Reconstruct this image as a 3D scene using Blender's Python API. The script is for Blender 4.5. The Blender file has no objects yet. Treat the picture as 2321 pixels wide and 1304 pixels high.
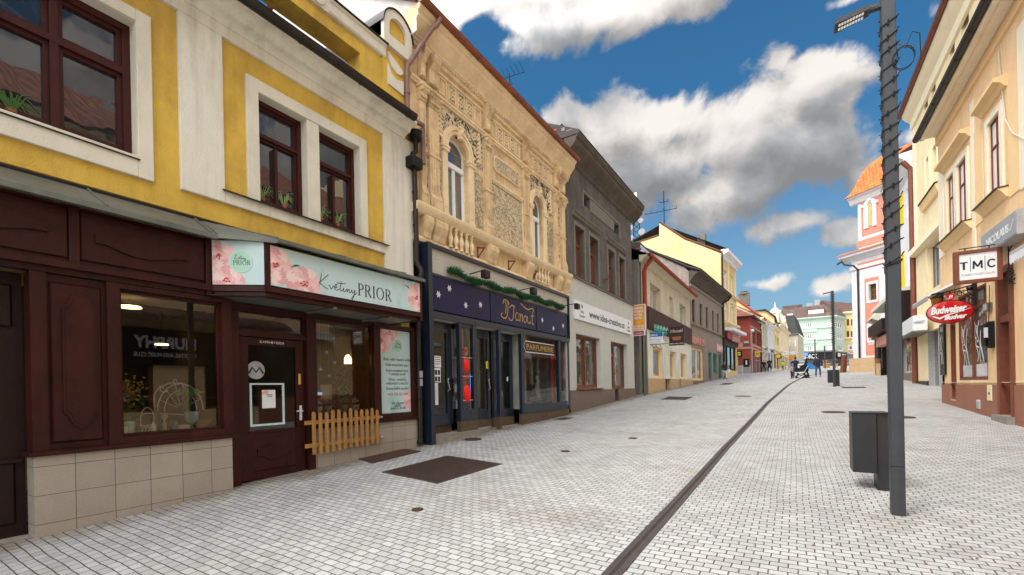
import bpy,bmesh,math,random
from mathutils import Vector,Matrix
random.seed(7)
PI=math.pi
SC=bpy.context.scene
COL=SC.collection
TH=math.radians(31.811);ROLL=math.radians(1.2);FOC=1032.0
def ray(px,py):
 dx,dy=px-1160.0,881.5-py
 c,s=math.cos(ROLL),math.sin(ROLL)
 u,v=(dx*c+dy*s)/FOC,(-dx*s+dy*c)/FOC
 return Vector((u*math.cos(TH)-math.sin(TH),u*math.sin(TH)+math.cos(TH),v))
class Frame:
 """a wall plane: origin (x, y), a = to the right as seen from the street, d = out of the wall, h = height"""
 def __init__(s,ox,oy,ax,ay,nx,ny):
  L=math.hypot(ax,ay);s.o=(ox,oy);s.a=(ax/L,ay/L)
  L=math.hypot(nx,ny);s.n=(nx/L,ny/L)
 def p(s,a,d,h):
  return Vector((s.o[0]+a*s.a[0]+d*s.n[0],s.o[1]+a*s.a[1]+d*s.n[1],h))
 def hit(s,px,py,d=0.0):
  r=ray(px,py);ox,oy=s.o[0]+s.n[0]*d,s.o[1]+s.n[1]*d
  k=(ox*s.n[0]+oy*s.n[1])/(r.x*s.n[0]+r.y*s.n[1])
  q=r*k
  return((q.x-ox)*s.a[0]+(q.y-oy)*s.a[1],q.z)
 def rect(s,x0,y0,x1,y1,d=0.0):
  """left px x0 with its top y0, right px x1 with its bottom y1 -> a0,a1,h0,h1"""
  a0,ht=s.hit(x0,y0,d);a1,hb=s.hit(x1,y1,d)
  return min(a0,a1),max(a0,a1),min(ht,hb),max(ht,hb)
def seg_frame(p0,p1):
 """frame through p0->p1 (as seen left to right from the street)"""
 ax,ay=p1[0]-p0[0],p1[1]-p0[1]
 return Frame(p0[0],p0[1],ax,ay,ay,-ax)
W=Frame(0,0,1,0,0,-1)
def wp(x,y,z):return(x,-y,z)
GC=[(-30,-3.0),(-5,-1.85),(0,-1.63),(3.5,-1.5),(6.2,-1.4),(10,-1.24),(15,-1.02),(20.5,-.75),(25,-.55),(31.5,-.27),(40,.1),(47,.42),(51,.62),(58,1.05),(63,1.3),(69,1.5),(105,2.6),(155,4.4),(200,5.0),(3000,5.0)]
GL=[(-30,-2.9),(-5,-1.68),(0,-1.5),(1.4,-1.44),(3.4,-1.31),(7.3,-1.17),(15,-.93),(22.8,-.52),(25,-.42),(38,.03),(51,.62),(58,1.08),(3000,5.05)]
def lerp(T,y):
 for(a,b),(c,d)in zip(T,T[1:]):
  if y<=c:return b+(d-b)*(y-a)/(c-a)
 return T[-1][1]
def ground(x,y):
 c=lerp(GC,y)
 if x>=-1.2 or y>58:return c
 t=min(1,(-1.2-x)/5.4)
 return c+(lerp(GL,y)-c)*t
class MB:
 def __init__(s,fr=W):
  s.fr=fr;s.v=[];s.f=[];s.m=[];s.cur=0
 def pt(s,a,d,h):
  s.v.append(s.fr.p(a,d,h));return len(s.v)-1
 def face(s,idx):
  s.f.append(list(idx));s.m.append(s.cur)
 def poly3(s,pts):
  s.face([s.pt(*p)for p in pts]);return s
 def box(s,a0,a1,d0,d1,h0,h1):
  i=[s.pt(a,d,h)for h in(h0,h1)for d in(d0,d1)for a in(a0,a1)]
  for q in((0,1,3,2),(4,5,7,6),(0,1,5,4),(2,3,7,6),(0,2,6,4),(1,3,7,5)):s.face([i[k]for k in q])
  return s
 def cbox(s,a0,a1,d0,d1,h0,h1,c=.01):
  """box with a chamfer on the street side"""
  o=[(a0,h0),(a1,h0),(a1,h1),(a0,h1)];n=[(a0+c,h0+c),(a1-c,h0+c),(a1-c,h1-c),(a0+c,h1-c)]
  b=[s.pt(a,d0,h)for a,h in o];m=[s.pt(a,d1-c,h)for a,h in o];t=[s.pt(a,d1,h)for a,h in n]
  for k in range(4):
   j=(k+1)%4;s.face([b[k],b[j],m[j],m[k]]);s.face([m[k],m[j],t[j],t[k]])
  s.face(t);s.face(b[::-1]);return s
 def prism(s,prof,a0,a1,caps=True):
  """profile [(d,h)...] swept along a"""
  A=[s.pt(a0,d,h)for d,h in prof];B=[s.pt(a1,d,h)for d,h in prof];n=len(prof)
  for k in range(n):s.face([A[k],A[(k+1)%n],B[(k+1)%n],B[k]])
  if caps:s.face(A[::-1]);s.face(B)
  return s
 def plate(s,out,d0,d1):
  """outline [(a,h)...] extruded out of the wall"""
  A=[s.pt(a,d0,h)for a,h in out];B=[s.pt(a,d1,h)for a,h in out];n=len(out)
  for k in range(n):s.face([A[k],A[(k+1)%n],B[(k+1)%n],B[k]])
  s.face(A[::-1]);s.face(B);return s
 def slab(s,out,h0,h1):
  """outline [(a,d)...] extruded upwards"""
  A=[s.pt(a,d,h0)for a,d in out];B=[s.pt(a,d,h1)for a,d in out];n=len(out)
  for k in range(n):s.face([A[k],A[(k+1)%n],B[(k+1)%n],B[k]])
  s.face(A[::-1]);s.face(B);return s
 def lathe(s,a,d,h,prof,n=12,ax='h',r0=0):
  rings=[]
  for r,t in prof:
   R=[]
   for k in range(n):
    c,q=r*math.cos(2*PI*k/n+r0),r*math.sin(2*PI*k/n+r0)
    if ax=='h':R.append(s.pt(a+c,d+q,h+t))
    elif ax=='d':R.append(s.pt(a+c,d+t,h+q))
    else:R.append(s.pt(a+t,d+c,h+q))
   rings.append(R)
  for A,B in zip(rings,rings[1:]):
   for k in range(n):s.face([A[k],A[(k+1)%n],B[(k+1)%n],B[k]])
  s.face(rings[0][::-1]);s.face(rings[-1]);return s
 def tube(s,pts,r,n=8,closed=False):
  P=[s.fr.p(*p)for p in pts];rings=[];N=len(P)
  up=None
  for i,p in enumerate(P):
   a=P[(i-1)%N]if(i or closed)else p;b=P[(i+1)%N]if(i<N-1 or closed)else p
   t=(b-a)
   if t.length<1e-7:t=Vector((0,0,1))
   t.normalize()
   if up is None:up=Vector((0,0,1))if abs(t.z)<.9 else Vector((1,0,0))
   x=up.cross(t)
   if x.length<1e-4:x=Vector((1,.3,0)).cross(t)
   x.normalize();y=t.cross(x);up=y
   rr=r[i]if isinstance(r,(list,tuple))else r
   R=[]
   for k in range(n):
    s.v.append(p+x*rr*math.cos(2*PI*k/n)+y*rr*math.sin(2*PI*k/n));R.append(len(s.v)-1)
   rings.append(R)
  M=N if closed else N-1
  for i in range(M):
   A,B=rings[i],rings[(i+1)%N]
   for k in range(n):s.face([A[k],A[(k+1)%n],B[(k+1)%n],B[k]])
  if not closed:s.face(rings[0][::-1]);s.face(rings[-1])
  return s
 def ball(s,a,d,h,r,n=10,sq=(1,1,1)):
  m=max(4,n//2);prof=[]
  rings=[]
  for i in range(m+1):
   t=PI*i/m;R=[]
   rr=max(.001,math.sin(t))
   for k in range(n):
    R.append(s.pt(a+r*sq[0]*rr*math.cos(2*PI*k/n),d+r*sq[1]*rr*math.sin(2*PI*k/n),h-r*sq[2]*math.cos(t)))
   rings.append(R)
  for A,B in zip(rings,rings[1:]):
   for k in range(n):s.face([A[k],A[(k+1)%n],B[(k+1)%n],B[k]])
  s.face(rings[0][::-1]);s.face(rings[-1]);return s
 def sheet(s,a0,a1,h0,h1,holes,d=0,rev=.12,hole_rev=True):
  """wall sheet with rectangular holes (a0,a1,h0,h1) and reveals going back by rev"""
  A=sorted({a0,a1,*[min(max(q,a0),a1)for o in holes for q in o[:2]]})
  H=sorted({h0,h1,*[min(max(q,h0),h1)for o in holes for q in o[2:4]]})
  g={}
  def P(a,h):
   if(a,h)not in g:g[(a,h)]=s.pt(a,d,h)
   return g[(a,h)]
  for x0,x1 in zip(A,A[1:]):
   for y0,y1 in zip(H,H[1:]):
    cx,cy=(x0+x1)/2,(y0+y1)/2
    if any(o[0]<cx<o[1]and o[2]<cy<o[3]for o in holes):continue
    s.face([P(x0,y0),P(x1,y0),P(x1,y1),P(x0,y1)])
  for o in holes:
   q=[(o[0],o[2]),(o[1],o[2]),(o[1],o[3]),(o[0],o[3])]
   for k in range(4):
    b,c=q[k],q[(k+1)%4]
    s.poly3([(b[0],d,b[1]),(c[0],d,c[1]),(c[0],d-rev,c[1]),(b[0],d-rev,b[1])])
  return s
 def ribbon(s,pts,w,d,th=.004):
  """flat stroke on the wall through (a,h) points, width w (number or per point)"""
  n=len(pts);L=[];R=[]
  for i,(x,y)in enumerate(pts):
   x0,y0=pts[max(0,i-1)];x1,y1=pts[min(n-1,i+1)]
   tx,ty=x1-x0,y1-y0;l=math.hypot(tx,ty)or 1
   ww=(w[i]if isinstance(w,(list,tuple))else w)/2
   nx,ny=-ty/l*ww,tx/l*ww
   L.append((x+nx,y+ny));R.append((x-nx,y-ny))
  for i in range(n-1):
   a=[s.pt(q[0],d,q[1])for q in(L[i],L[i+1],R[i+1],R[i])]
   s.face(a)
  return s
def link(name,me,parent=None):
 o=bpy.data.objects.new(name,me);COL.objects.link(o)
 if parent is not None:o.parent=parent
 return o
def tag(o,label=None,cat=None,group=None,kind=None):
 if label:o['label']=label
 if cat:o['category']=cat
 if group:o['group']=group
 if kind:o['kind']=kind
 return o
def base_of(o):
 while o.parent is not None:o=o.parent
 return o
def build(name,mb,mats,parent=None,label=None,smooth=False,loc=None,recalc=True):
 """one mesh object; world vertices, made local to the root they hang under"""
 if parent is not None:off=base_of(parent).location.copy()
 else:off=Vector(loc)if loc is not None else Vector((0,0,0))
 me=bpy.data.meshes.new(name)
 me.from_pydata([tuple(v-off)for v in mb.v],[],mb.f)
 if not isinstance(mats,(list,tuple)):mats=[mats]
 for m in mats:me.materials.append(m)
 for p,k in zip(me.polygons,mb.m):p.material_index=k
 if recalc:
  bm=bmesh.new();bm.from_mesh(me)
  bmesh.ops.remove_doubles(bm,verts=bm.verts,dist=1e-5)
  bmesh.ops.recalc_face_normals(bm,faces=bm.faces)
  bm.to_mesh(me);bm.free()
 if smooth:
  for p in me.polygons:p.use_smooth=True
  try:me.set_sharp_from_angle(angle=math.radians(40))
  except Exception:pass
 me.update()
 o=link(name,me,parent)
 if parent is None:o.location=off
 if label:o['label']=label
 return o
def thing(name,label,cat,loc,group=None):
 o=bpy.data.objects.new(name,None);COL.objects.link(o)
 o.location=Vector(loc);o.empty_display_size=.3
 return tag(o,label,cat,group)
def single(name,label,cat,mb,mats,loc,group=None,smooth=False):
 o=build(name,mb,mats,None,None,smooth,loc);return tag(o,label,cat,group)
def copy_tree(o,loc=None,rz=None,label=None,parent=None):
 c=o.copy();COL.objects.link(c)
 if parent is not None:c.parent=parent
 if loc is not None:c.location=Vector(loc)
 if rz is not None:c.rotation_euler=(0,0,rz)
 if label:c['label']=label
 for ch in list(o.children):copy_tree(ch,parent=c)
 return c
_fc={}
def text(parent,fr,s,a,h,size,d,m,width=None,align='CENTER',shear=0,bold=0,name='lettering',rot=0,loc=None,spacing=1.0,ext=.002,flipped=False):
 """lettering lying on a wall; a,h = centre of baseline; width stretches it to a given width"""
 cu=bpy.data.curves.new(name,'FONT');cu.body=s;cu.size=size;cu.align_x=align
 cu.shear=shear;cu.offset=bold;cu.extrude=ext;cu.space_character=spacing;cu.resolution_u=3
 ob=bpy.data.objects.new('tmp',cu);COL.objects.link(ob)
 dg=bpy.context.evaluated_depsgraph_get();dg.update()
 me=bpy.data.meshes.new_from_object(ob.evaluated_get(dg))
 bpy.data.objects.remove(ob)
 xs=[v.co.x for v in me.vertices]or[0,1]
 k=1.0
 if width:k=width/max(1e-4,max(xs)-min(xs))
 cx=(max(xs)+min(xs))/2 if align=='CENTER' else 0
 off=base_of(parent).location.copy()if parent is not None else Vector(loc or(0,0,0))
 cr,sr=math.cos(rot),math.sin(rot)
 for v in me.vertices:
  x,y=(v.co.x-cx)*k,v.co.y
  x,y=x*cr-y*sr,x*sr+y*cr
  v.co=fr.p(a+x,d+v.co.z,h+y)-off
 me.materials.append(m)
 o=link(name,me,parent)
 return o
MAT={}
def nd(nt,t,**k):
 n=nt.nodes.new(t)
 for a,b in k.items():setattr(n,a,b)
 return n
def mat(name,col,rough=.85,var=.12,scale=3.0,bump=.0,bscale=60,metal=0,spec=.3,streak=0,blotch=None,blotch_amt=.0,bl_scale=1.2,coat=0):
 m=bpy.data.materials.new(name);m.use_nodes=True;nt=m.node_tree;N=nt.nodes;Lk=nt.links.new
 b=N['Principled BSDF'];b.inputs['Roughness'].default_value=rough;b.inputs['Metallic'].default_value=metal
 b.inputs['Specular IOR Level'].default_value=spec
 if coat:b.inputs['Coat Weight'].default_value=coat;b.inputs['Coat Roughness'].default_value=.15
 tc=nd(nt,'ShaderNodeTexCoord')
 n1=nd(nt,'ShaderNodeTexNoise');n1.inputs['Scale'].default_value=scale;n1.inputs['Detail'].default_value=8;n1.inputs['Roughness'].default_value=.65
 Lk(tc.outputs['Object'],n1.inputs['Vector'])
 mr=nd(nt,'ShaderNodeMapRange');mr.inputs['From Min'].default_value=.25;mr.inputs['From Max'].default_value=.75
 mr.inputs['To Min'].default_value=1-var;mr.inputs['To Max'].default_value=1+var
 Lk(n1.outputs['Fac'],mr.inputs['Value'])
 mx=nd(nt,'ShaderNodeMix',data_type='RGBA',blend_type='MULTIPLY');mx.inputs['Factor'].default_value=1
 mx.inputs['A'].default_value=(*col,1);Lk(mr.outputs['Result'],mx.inputs['B'])
 out=mx.outputs['Result']
 if blotch:
  n2=nd(nt,'ShaderNodeTexNoise');n2.inputs['Scale'].default_value=bl_scale;n2.inputs['Detail'].default_value=10;n2.inputs['Roughness'].default_value=.7
  mp=nd(nt,'ShaderNodeMapping');mp.inputs['Scale'].default_value=(1,1,.45);mp.inputs['Location'].default_value=(3.1,1.7,5.3)
  Lk(tc.outputs['Object'],mp.inputs['Vector']);Lk(mp.outputs['Vector'],n2.inputs['Vector'])
  r=nd(nt,'ShaderNodeMapRange');r.inputs['From Min'].default_value=.48;r.inputs['From Max'].default_value=.7;r.inputs['To Max'].default_value=blotch_amt
  Lk(n2.outputs['Fac'],r.inputs['Value'])
  m2=nd(nt,'ShaderNodeMix',data_type='RGBA');Lk(r.outputs['Result'],m2.inputs['Factor']);Lk(out,m2.inputs['A']);m2.inputs['B'].default_value=(*blotch,1)
  out=m2.outputs['Result']
 if streak:
  n3=nd(nt,'ShaderNodeTexNoise');n3.inputs['Scale'].default_value=1;n3.inputs['Detail'].default_value=6
  mp=nd(nt,'ShaderNodeMapping');mp.inputs['Scale'].default_value=(9,9,.5)
  Lk(tc.outputs['Object'],mp.inputs['Vector']);Lk(mp.outputs['Vector'],n3.inputs['Vector'])
  r=nd(nt,'ShaderNodeMapRange');r.inputs['From Min'].default_value=.5;r.inputs['From Max'].default_value=.8;r.inputs['To Min'].default_value=1;r.inputs['To Max'].default_value=1-streak
  Lk(n3.outputs['Fac'],r.inputs['Value'])
  m3=nd(nt,'ShaderNodeMix',data_type='RGBA',blend_type='MULTIPLY');m3.inputs['Factor'].default_value=1
  Lk(out,m3.inputs['A']);Lk(r.outputs['Result'],m3.inputs['B']);out=m3.outputs['Result']
 Lk(out,b.inputs['Base Color'])
 if bump:
  n4=nd(nt,'ShaderNodeTexNoise');n4.inputs['Scale'].default_value=bscale;n4.inputs['Detail'].default_value=4
  Lk(tc.outputs['Object'],n4.inputs['Vector'])
  bp=nd(nt,'ShaderNodeBump');bp.inputs['Strength'].default_value=bump;bp.inputs['Distance'].default_value=.02
  Lk(n4.outputs['Fac'],bp.inputs['Height']);Lk(bp.outputs['Normal'],b.inputs['Normal'])
 MAT[name]=m;return m
def glass(name,tint=(.9,.95,.93),refl=1.6,rough=0.0):
 """single sheet shop glass: see-through with a mirror share by angle"""
 m=bpy.data.materials.new(name);m.use_nodes=True;nt=m.node_tree;nt.nodes.clear();Lk=nt.links.new
 o=nd(nt,'ShaderNodeOutputMaterial');mx=nd(nt,'ShaderNodeMixShader')
 t=nd(nt,'ShaderNodeBsdfTransparent');t.inputs['Color'].default_value=(*tint,1)
 g=nd(nt,'ShaderNodeBsdfGlossy');g.inputs['Roughness'].default_value=rough
 f=nd(nt,'ShaderNodeFresnel');f.inputs['IOR'].default_value=1.5
 k=nd(nt,'ShaderNodeMath',operation='MULTIPLY',use_clamp=True);k.inputs[1].default_value=refl
 Lk(f.outputs[0],k.inputs[0]);Lk(k.outputs[0],mx.inputs['Fac']);Lk(t.outputs[0],mx.inputs[1]);Lk(g.outputs[0],mx.inputs[2]);Lk(mx.outputs[0],o.inputs['Surface'])
 MAT[name]=m;return m
def pane(name,col,refl=2.0,var=.5,scale=2):
 """window pane: body colour for room, curtain or painted sky reflection, under a mirror share"""
 m=bpy.data.materials.new(name);m.use_nodes=True;nt=m.node_tree;nt.nodes.clear();Lk=nt.links.new
 o=nd(nt,'ShaderNodeOutputMaterial');mx=nd(nt,'ShaderNodeMixShader')
 t=nd(nt,'ShaderNodeBsdfDiffuse');g=nd(nt,'ShaderNodeBsdfGlossy');g.inputs['Roughness'].default_value=.015
 tc=nd(nt,'ShaderNodeTexCoord');n=nd(nt,'ShaderNodeTexNoise');n.inputs['Scale'].default_value=scale
 mr=nd(nt,'ShaderNodeMix',data_type='RGBA');mr.inputs['A'].default_value=(*[c*(1-var)for c in col],1);mr.inputs['B'].default_value=(*[c*(1+var)for c in col],1)
 mp=nd(nt,'ShaderNodeMapping');mp.inputs['Scale'].default_value=(4,4,.6)
 Lk(tc.outputs['Object'],mp.inputs['Vector']);Lk(mp.outputs['Vector'],n.inputs['Vector']);Lk(n.outputs['Fac'],mr.inputs['Factor']);Lk(mr.outputs['Result'],t.inputs['Color'])
 f=nd(nt,'ShaderNodeFresnel');f.inputs['IOR'].default_value=1.5
 nb=nd(nt,'ShaderNodeTexNoise');nb.inputs['Scale'].default_value=1.7;Lk(tc.outputs['Object'],nb.inputs['Vector'])
 bp=nd(nt,'ShaderNodeBump');bp.inputs['Strength'].default_value=.12;bp.inputs['Distance'].default_value=.05
 Lk(nb.outputs['Fac'],bp.inputs['Height']);Lk(bp.outputs['Normal'],g.inputs['Normal'])
 k=nd(nt,'ShaderNodeMath',operation='MULTIPLY',use_clamp=True);k.inputs[1].default_value=refl
 Lk(f.outputs[0],k.inputs[0]);Lk(k.outputs[0],mx.inputs['Fac']);Lk(t.outputs[0],mx.inputs[1]);Lk(g.outputs[0],mx.inputs[2]);Lk(mx.outputs[0],o.inputs['Surface'])
 MAT[name]=m;return m
def emit(name,col,s):
 m=bpy.data.materials.new(name);m.use_nodes=True;b=m.node_tree.nodes['Principled BSDF']
 b.inputs['Base Color'].default_value=(*col,1);b.inputs['Emission Color'].default_value=(*col,1);b.inputs['Emission Strength'].default_value=s
 MAT[name]=m;return m
def brickmat(name,c1,c2,mortar,bw,bh,ms=.006,rough=.8,bump=.5,plane='yz',off=.5,var=.15,bias=0.0,blotch=None,blotch_amt=0,distort=0.0,fine=70):
 m=bpy.data.materials.new(name);m.use_nodes=True;nt=m.node_tree;Lk=nt.links.new;b=nt.nodes['Principled BSDF']
 b.inputs['Roughness'].default_value=rough;b.inputs['Specular IOR Level'].default_value=.3
 tc=nd(nt,'ShaderNodeTexCoord');sp=nd(nt,'ShaderNodeSeparateXYZ');cb=nd(nt,'ShaderNodeCombineXYZ')
 src=tc.outputs['Object']
 if distort:
  nz=nd(nt,'ShaderNodeTexNoise');nz.inputs['Scale'].default_value=1.3;nz.inputs['Detail'].default_value=4;Lk(src,nz.inputs['Vector'])
  sb=nd(nt,'ShaderNodeVectorMath',operation='SUBTRACT');sb.inputs[1].default_value=(.5,.5,.5);Lk(nz.outputs['Color'],sb.inputs[0])
  sc=nd(nt,'ShaderNodeVectorMath',operation='SCALE');sc.inputs['Scale'].default_value=distort;Lk(sb.outputs[0],sc.inputs[0])
  nz2=nd(nt,'ShaderNodeTexNoise');nz2.inputs['Scale'].default_value=14;nz2.inputs['Detail'].default_value=2;Lk(src,nz2.inputs['Vector'])
  sb2=nd(nt,'ShaderNodeVectorMath',operation='SUBTRACT');sb2.inputs[1].default_value=(.5,.5,.5);Lk(nz2.outputs['Color'],sb2.inputs[0])
  sc2=nd(nt,'ShaderNodeVectorMath',operation='SCALE');sc2.inputs['Scale'].default_value=distort*.18;Lk(sb2.outputs[0],sc2.inputs[0])
  ad=nd(nt,'ShaderNodeVectorMath',operation='ADD');Lk(src,ad.inputs[0]);Lk(sc.outputs[0],ad.inputs[1])
  ad2=nd(nt,'ShaderNodeVectorMath',operation='ADD');Lk(ad.outputs[0],ad2.inputs[0]);Lk(sc2.outputs[0],ad2.inputs[1]);src2=ad2.outputs[0]
 else:src2=src
 Lk(src2,sp.inputs[0])
 ax={'x':0,'y':1,'z':2}
 Lk(sp.outputs[ax[plane[0]]],cb.inputs[0]);Lk(sp.outputs[ax[plane[1]]],cb.inputs[1])
 br=nd(nt,'ShaderNodeTexBrick');br.offset=off;br.inputs['Scale'].default_value=1;br.inputs['Brick Width'].default_value=bw;br.inputs['Row Height'].default_value=bh
 br.inputs['Mortar Size'].default_value=ms;br.inputs['Mortar Smooth'].default_value=.15;br.inputs['Bias'].default_value=bias
 br.inputs['Color1'].default_value=(*c1,1);br.inputs['Color2'].default_value=(*c2,1);br.inputs['Mortar'].default_value=(*mortar,1)
 Lk(cb.outputs[0],br.inputs['Vector'])
 n1=nd(nt,'ShaderNodeTexNoise');n1.inputs['Scale'].default_value=.9;n1.inputs['Detail'].default_value=12;n1.inputs['Roughness'].default_value=.75;Lk(tc.outputs['Object'],n1.inputs['Vector'])
 mr=nd(nt,'ShaderNodeMapRange');mr.inputs['From Min'].default_value=.25;mr.inputs['From Max'].default_value=.75;mr.inputs['To Min'].default_value=1-var;mr.inputs['To Max'].default_value=1+var
 Lk(n1.outputs['Fac'],mr.inputs['Value'])
 mx=nd(nt,'ShaderNodeMix',data_type='RGBA',blend_type='MULTIPLY');mx.inputs['Factor'].default_value=1
 Lk(br.outputs['Color'],mx.inputs['A']);Lk(mr.outputs['Result'],mx.inputs['B']);out=mx.outputs['Result']
 n5=nd(nt,'ShaderNodeTexNoise');n5.inputs['Scale'].default_value=fine;n5.inputs['Detail'].default_value=3;Lk(tc.outputs['Object'],n5.inputs['Vector'])
 mr5=nd(nt,'ShaderNodeMapRange');mr5.inputs['From Min'].default_value=.3;mr5.inputs['From Max'].default_value=.7;mr5.inputs['To Min'].default_value=.86;mr5.inputs['To Max'].default_value=1.14
 Lk(n5.outputs['Fac'],mr5.inputs['Value'])
 mx5=nd(nt,'ShaderNodeMix',data_type='RGBA',blend_type='MULTIPLY');mx5.inputs['Factor'].default_value=1;Lk(out,mx5.inputs['A']);Lk(mr5.outputs['Result'],mx5.inputs['B']);out=mx5.outputs['Result']
 if blotch:
  n2=nd(nt,'ShaderNodeTexNoise');n2.inputs['Scale'].default_value=.8;n2.inputs['Detail'].default_value=10;n2.inputs['Roughness'].default_value=.68
  mp=nd(nt,'ShaderNodeMapping');mp.inputs['Location'].default_value=(13.1,4.7,0);Lk(tc.outputs['Object'],mp.inputs['Vector']);Lk(mp.outputs['Vector'],n2.inputs['Vector'])
  r=nd(nt,'ShaderNodeMapRange');r.inputs['From Min'].default_value=.5;r.inputs['From Max'].default_value=.72;r.inputs['To Max'].default_value=blotch_amt
  Lk(n2.outputs['Fac'],r.inputs['Value'])
  m2=nd(nt,'ShaderNodeMix',data_type='RGBA',blend_type='MULTIPLY');Lk(r.outputs['Result'],m2.inputs['Factor']);Lk(out,m2.inputs['A']);m2.inputs['B'].default_value=(*blotch,1);out=m2.outputs['Result']
 Lk(out,b.inputs['Base Color'])
 if bump:
  iv=nd(nt,'ShaderNodeMath',operation='SUBTRACT');iv.inputs[0].default_value=1;Lk(br.outputs['Fac'],iv.inputs[1])
  sm=nd(nt,'ShaderNodeMath',operation='MULTIPLY');sm.inputs[1].default_value=.35;Lk(n5.outputs['Fac'],sm.inputs[0])
  a2=nd(nt,'ShaderNodeMath',operation='ADD');Lk(iv.outputs[0],a2.inputs[0]);Lk(sm.outputs[0],a2.inputs[1])
  bp=nd(nt,'ShaderNodeBump');bp.inputs['Strength'].default_value=bump;bp.inputs['Distance'].default_value=.012
  Lk(a2.outputs[0],bp.inputs['Height']);Lk(bp.outputs['Normal'],b.inputs['Normal'])
 MAT[name]=m;return m
def tilemat(name,col,w=.25,h=.3,bump=1.0,var=.3,ax='y'):
 """roof tiles: rows down the slope (by z) and waves along the eaves"""
 m=bpy.data.materials.new(name);m.use_nodes=True;nt=m.node_tree;Lk=nt.links.new;b=nt.nodes['Principled BSDF'];b.inputs['Roughness'].default_value=.8
 tc=nd(nt,'ShaderNodeTexCoord');sp=nd(nt,'ShaderNodeSeparateXYZ');Lk(tc.outputs['Object'],sp.inputs[0])
 al=sp.outputs['XYZ'.index(ax.upper())]
 a=nd(nt,'ShaderNodeMath',operation='MULTIPLY');a.inputs[1].default_value=2*PI/w;Lk(al,a.inputs[0])
 s1=nd(nt,'ShaderNodeMath',operation='SINE');Lk(a.outputs[0],s1.inputs[0])
 z=nd(nt,'ShaderNodeMath',operation='MULTIPLY');z.inputs[1].default_value=1/h;Lk(sp.outputs[2],z.inputs[0])
 fr=nd(nt,'ShaderNodeMath',operation='FRACT');Lk(z.outputs[0],fr.inputs[0])
 hs=nd(nt,'ShaderNodeMath',operation='MULTIPLY_ADD');hs.inputs[1].default_value=.35;Lk(s1.outputs[0],hs.inputs[0]);Lk(fr.outputs[0],hs.inputs[2])
 bp=nd(nt,'ShaderNodeBump');bp.inputs['Strength'].default_value=bump;bp.inputs['Distance'].default_value=.05;bp.invert=True;Lk(hs.outputs[0],bp.inputs['Height']);Lk(bp.outputs['Normal'],b.inputs['Normal'])
 cb=nd(nt,'ShaderNodeCombineXYZ');
 f1=nd(nt,'ShaderNodeMath',operation='MULTIPLY');f1.inputs[1].default_value=1/w;Lk(al,f1.inputs[0])
 g1=nd(nt,'ShaderNodeMath',operation='FLOOR');Lk(f1.outputs[0],g1.inputs[0]);g2=nd(nt,'ShaderNodeMath',operation='FLOOR');Lk(z.outputs[0],g2.inputs[0])
 Lk(g1.outputs[0],cb.inputs[0]);Lk(g2.outputs[0],cb.inputs[1])
 wn=nd(nt,'ShaderNodeTexWhiteNoise');Lk(cb.outputs[0],wn.inputs['Vector'])
 n2=nd(nt,'ShaderNodeTexNoise');n2.inputs['Scale'].default_value=1.2;n2.inputs['Detail'].default_value=8;Lk(tc.outputs['Object'],n2.inputs['Vector'])
 sm=nd(nt,'ShaderNodeMath',operation='ADD');Lk(wn.outputs['Value'],sm.inputs[0]);Lk(n2.outputs['Fac'],sm.inputs[1])
 mr=nd(nt,'ShaderNodeMapRange');mr.inputs['From Min'].default_value=.2;mr.inputs['From Max'].default_value=1.6;mr.inputs['To Min'].default_value=1-var;mr.inputs['To Max'].default_value=1+var;Lk(sm.outputs[0],mr.inputs['Value'])
 e=nd(nt,'ShaderNodeMapRange');e.inputs['From Min'].default_value=0;e.inputs['From Max'].default_value=.16;e.inputs['To Min'].default_value=.4;e.inputs['To Max'].default_value=1;Lk(fr.outputs[0],e.inputs['Value'])
 mm=nd(nt,'ShaderNodeMath',operation='MULTIPLY');Lk(mr.outputs['Result'],mm.inputs[0]);Lk(e.outputs['Result'],mm.inputs[1])
 mx=nd(nt,'ShaderNodeMix',data_type='RGBA',blend_type='MULTIPLY');mx.inputs['Factor'].default_value=1;mx.inputs['A'].default_value=(*col,1);Lk(mm.outputs[0],mx.inputs['B'])
 Lk(mx.outputs['Result'],b.inputs['Base Color']);MAT[name]=m;return m
def ornament(name,c1,c2,scale=5,dist=3.0,thr=.5):
 """sgraffito: swirling light relief on dark ground"""
 m=mat(name,c1,.9);nt=m.node_tree;Lk=nt.links.new;b=nt.nodes['Principled BSDF']
 tc=nd(nt,'ShaderNodeTexCoord');n=nd(nt,'ShaderNodeTexNoise');n.inputs['Scale'].default_value=scale;n.inputs['Detail'].default_value=3;n.inputs['Distortion'].default_value=dist
 Lk(tc.outputs['Object'],n.inputs['Vector'])
 w=nd(nt,'ShaderNodeMath',operation='MULTIPLY');w.inputs[1].default_value=26;Lk(n.outputs['Fac'],w.inputs[0])
 s=nd(nt,'ShaderNodeMath',operation='SINE');Lk(w.outputs[0],s.inputs[0])
 r=nd(nt,'ShaderNodeMapRange');r.inputs['From Min'].default_value=-.7+thr*.6;r.inputs['From Max'].default_value=thr*.6;Lk(s.outputs[0],r.inputs['Value'])
 mx=nd(nt,'ShaderNodeMix',data_type='RGBA');mx.inputs['A'].default_value=(*c2,1);mx.inputs['B'].default_value=(*c1,1);Lk(r.outputs['Result'],mx.inputs['Factor'])
 Lk(mx.outputs['Result'],b.inputs['Base Color'])
 bp=nd(nt,'ShaderNodeBump');bp.inputs['Strength'].default_value=.9;bp.inputs['Distance'].default_value=.03;Lk(r.outputs['Result'],bp.inputs['Height']);Lk(bp.outputs['Normal'],b.inputs['Normal'])
 return m
mat('yellow',(.66,.43,.075),.9,.2,2.2,.4,45,blotch=(.40,.25,.06),blotch_amt=.8,streak=.14)
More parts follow.
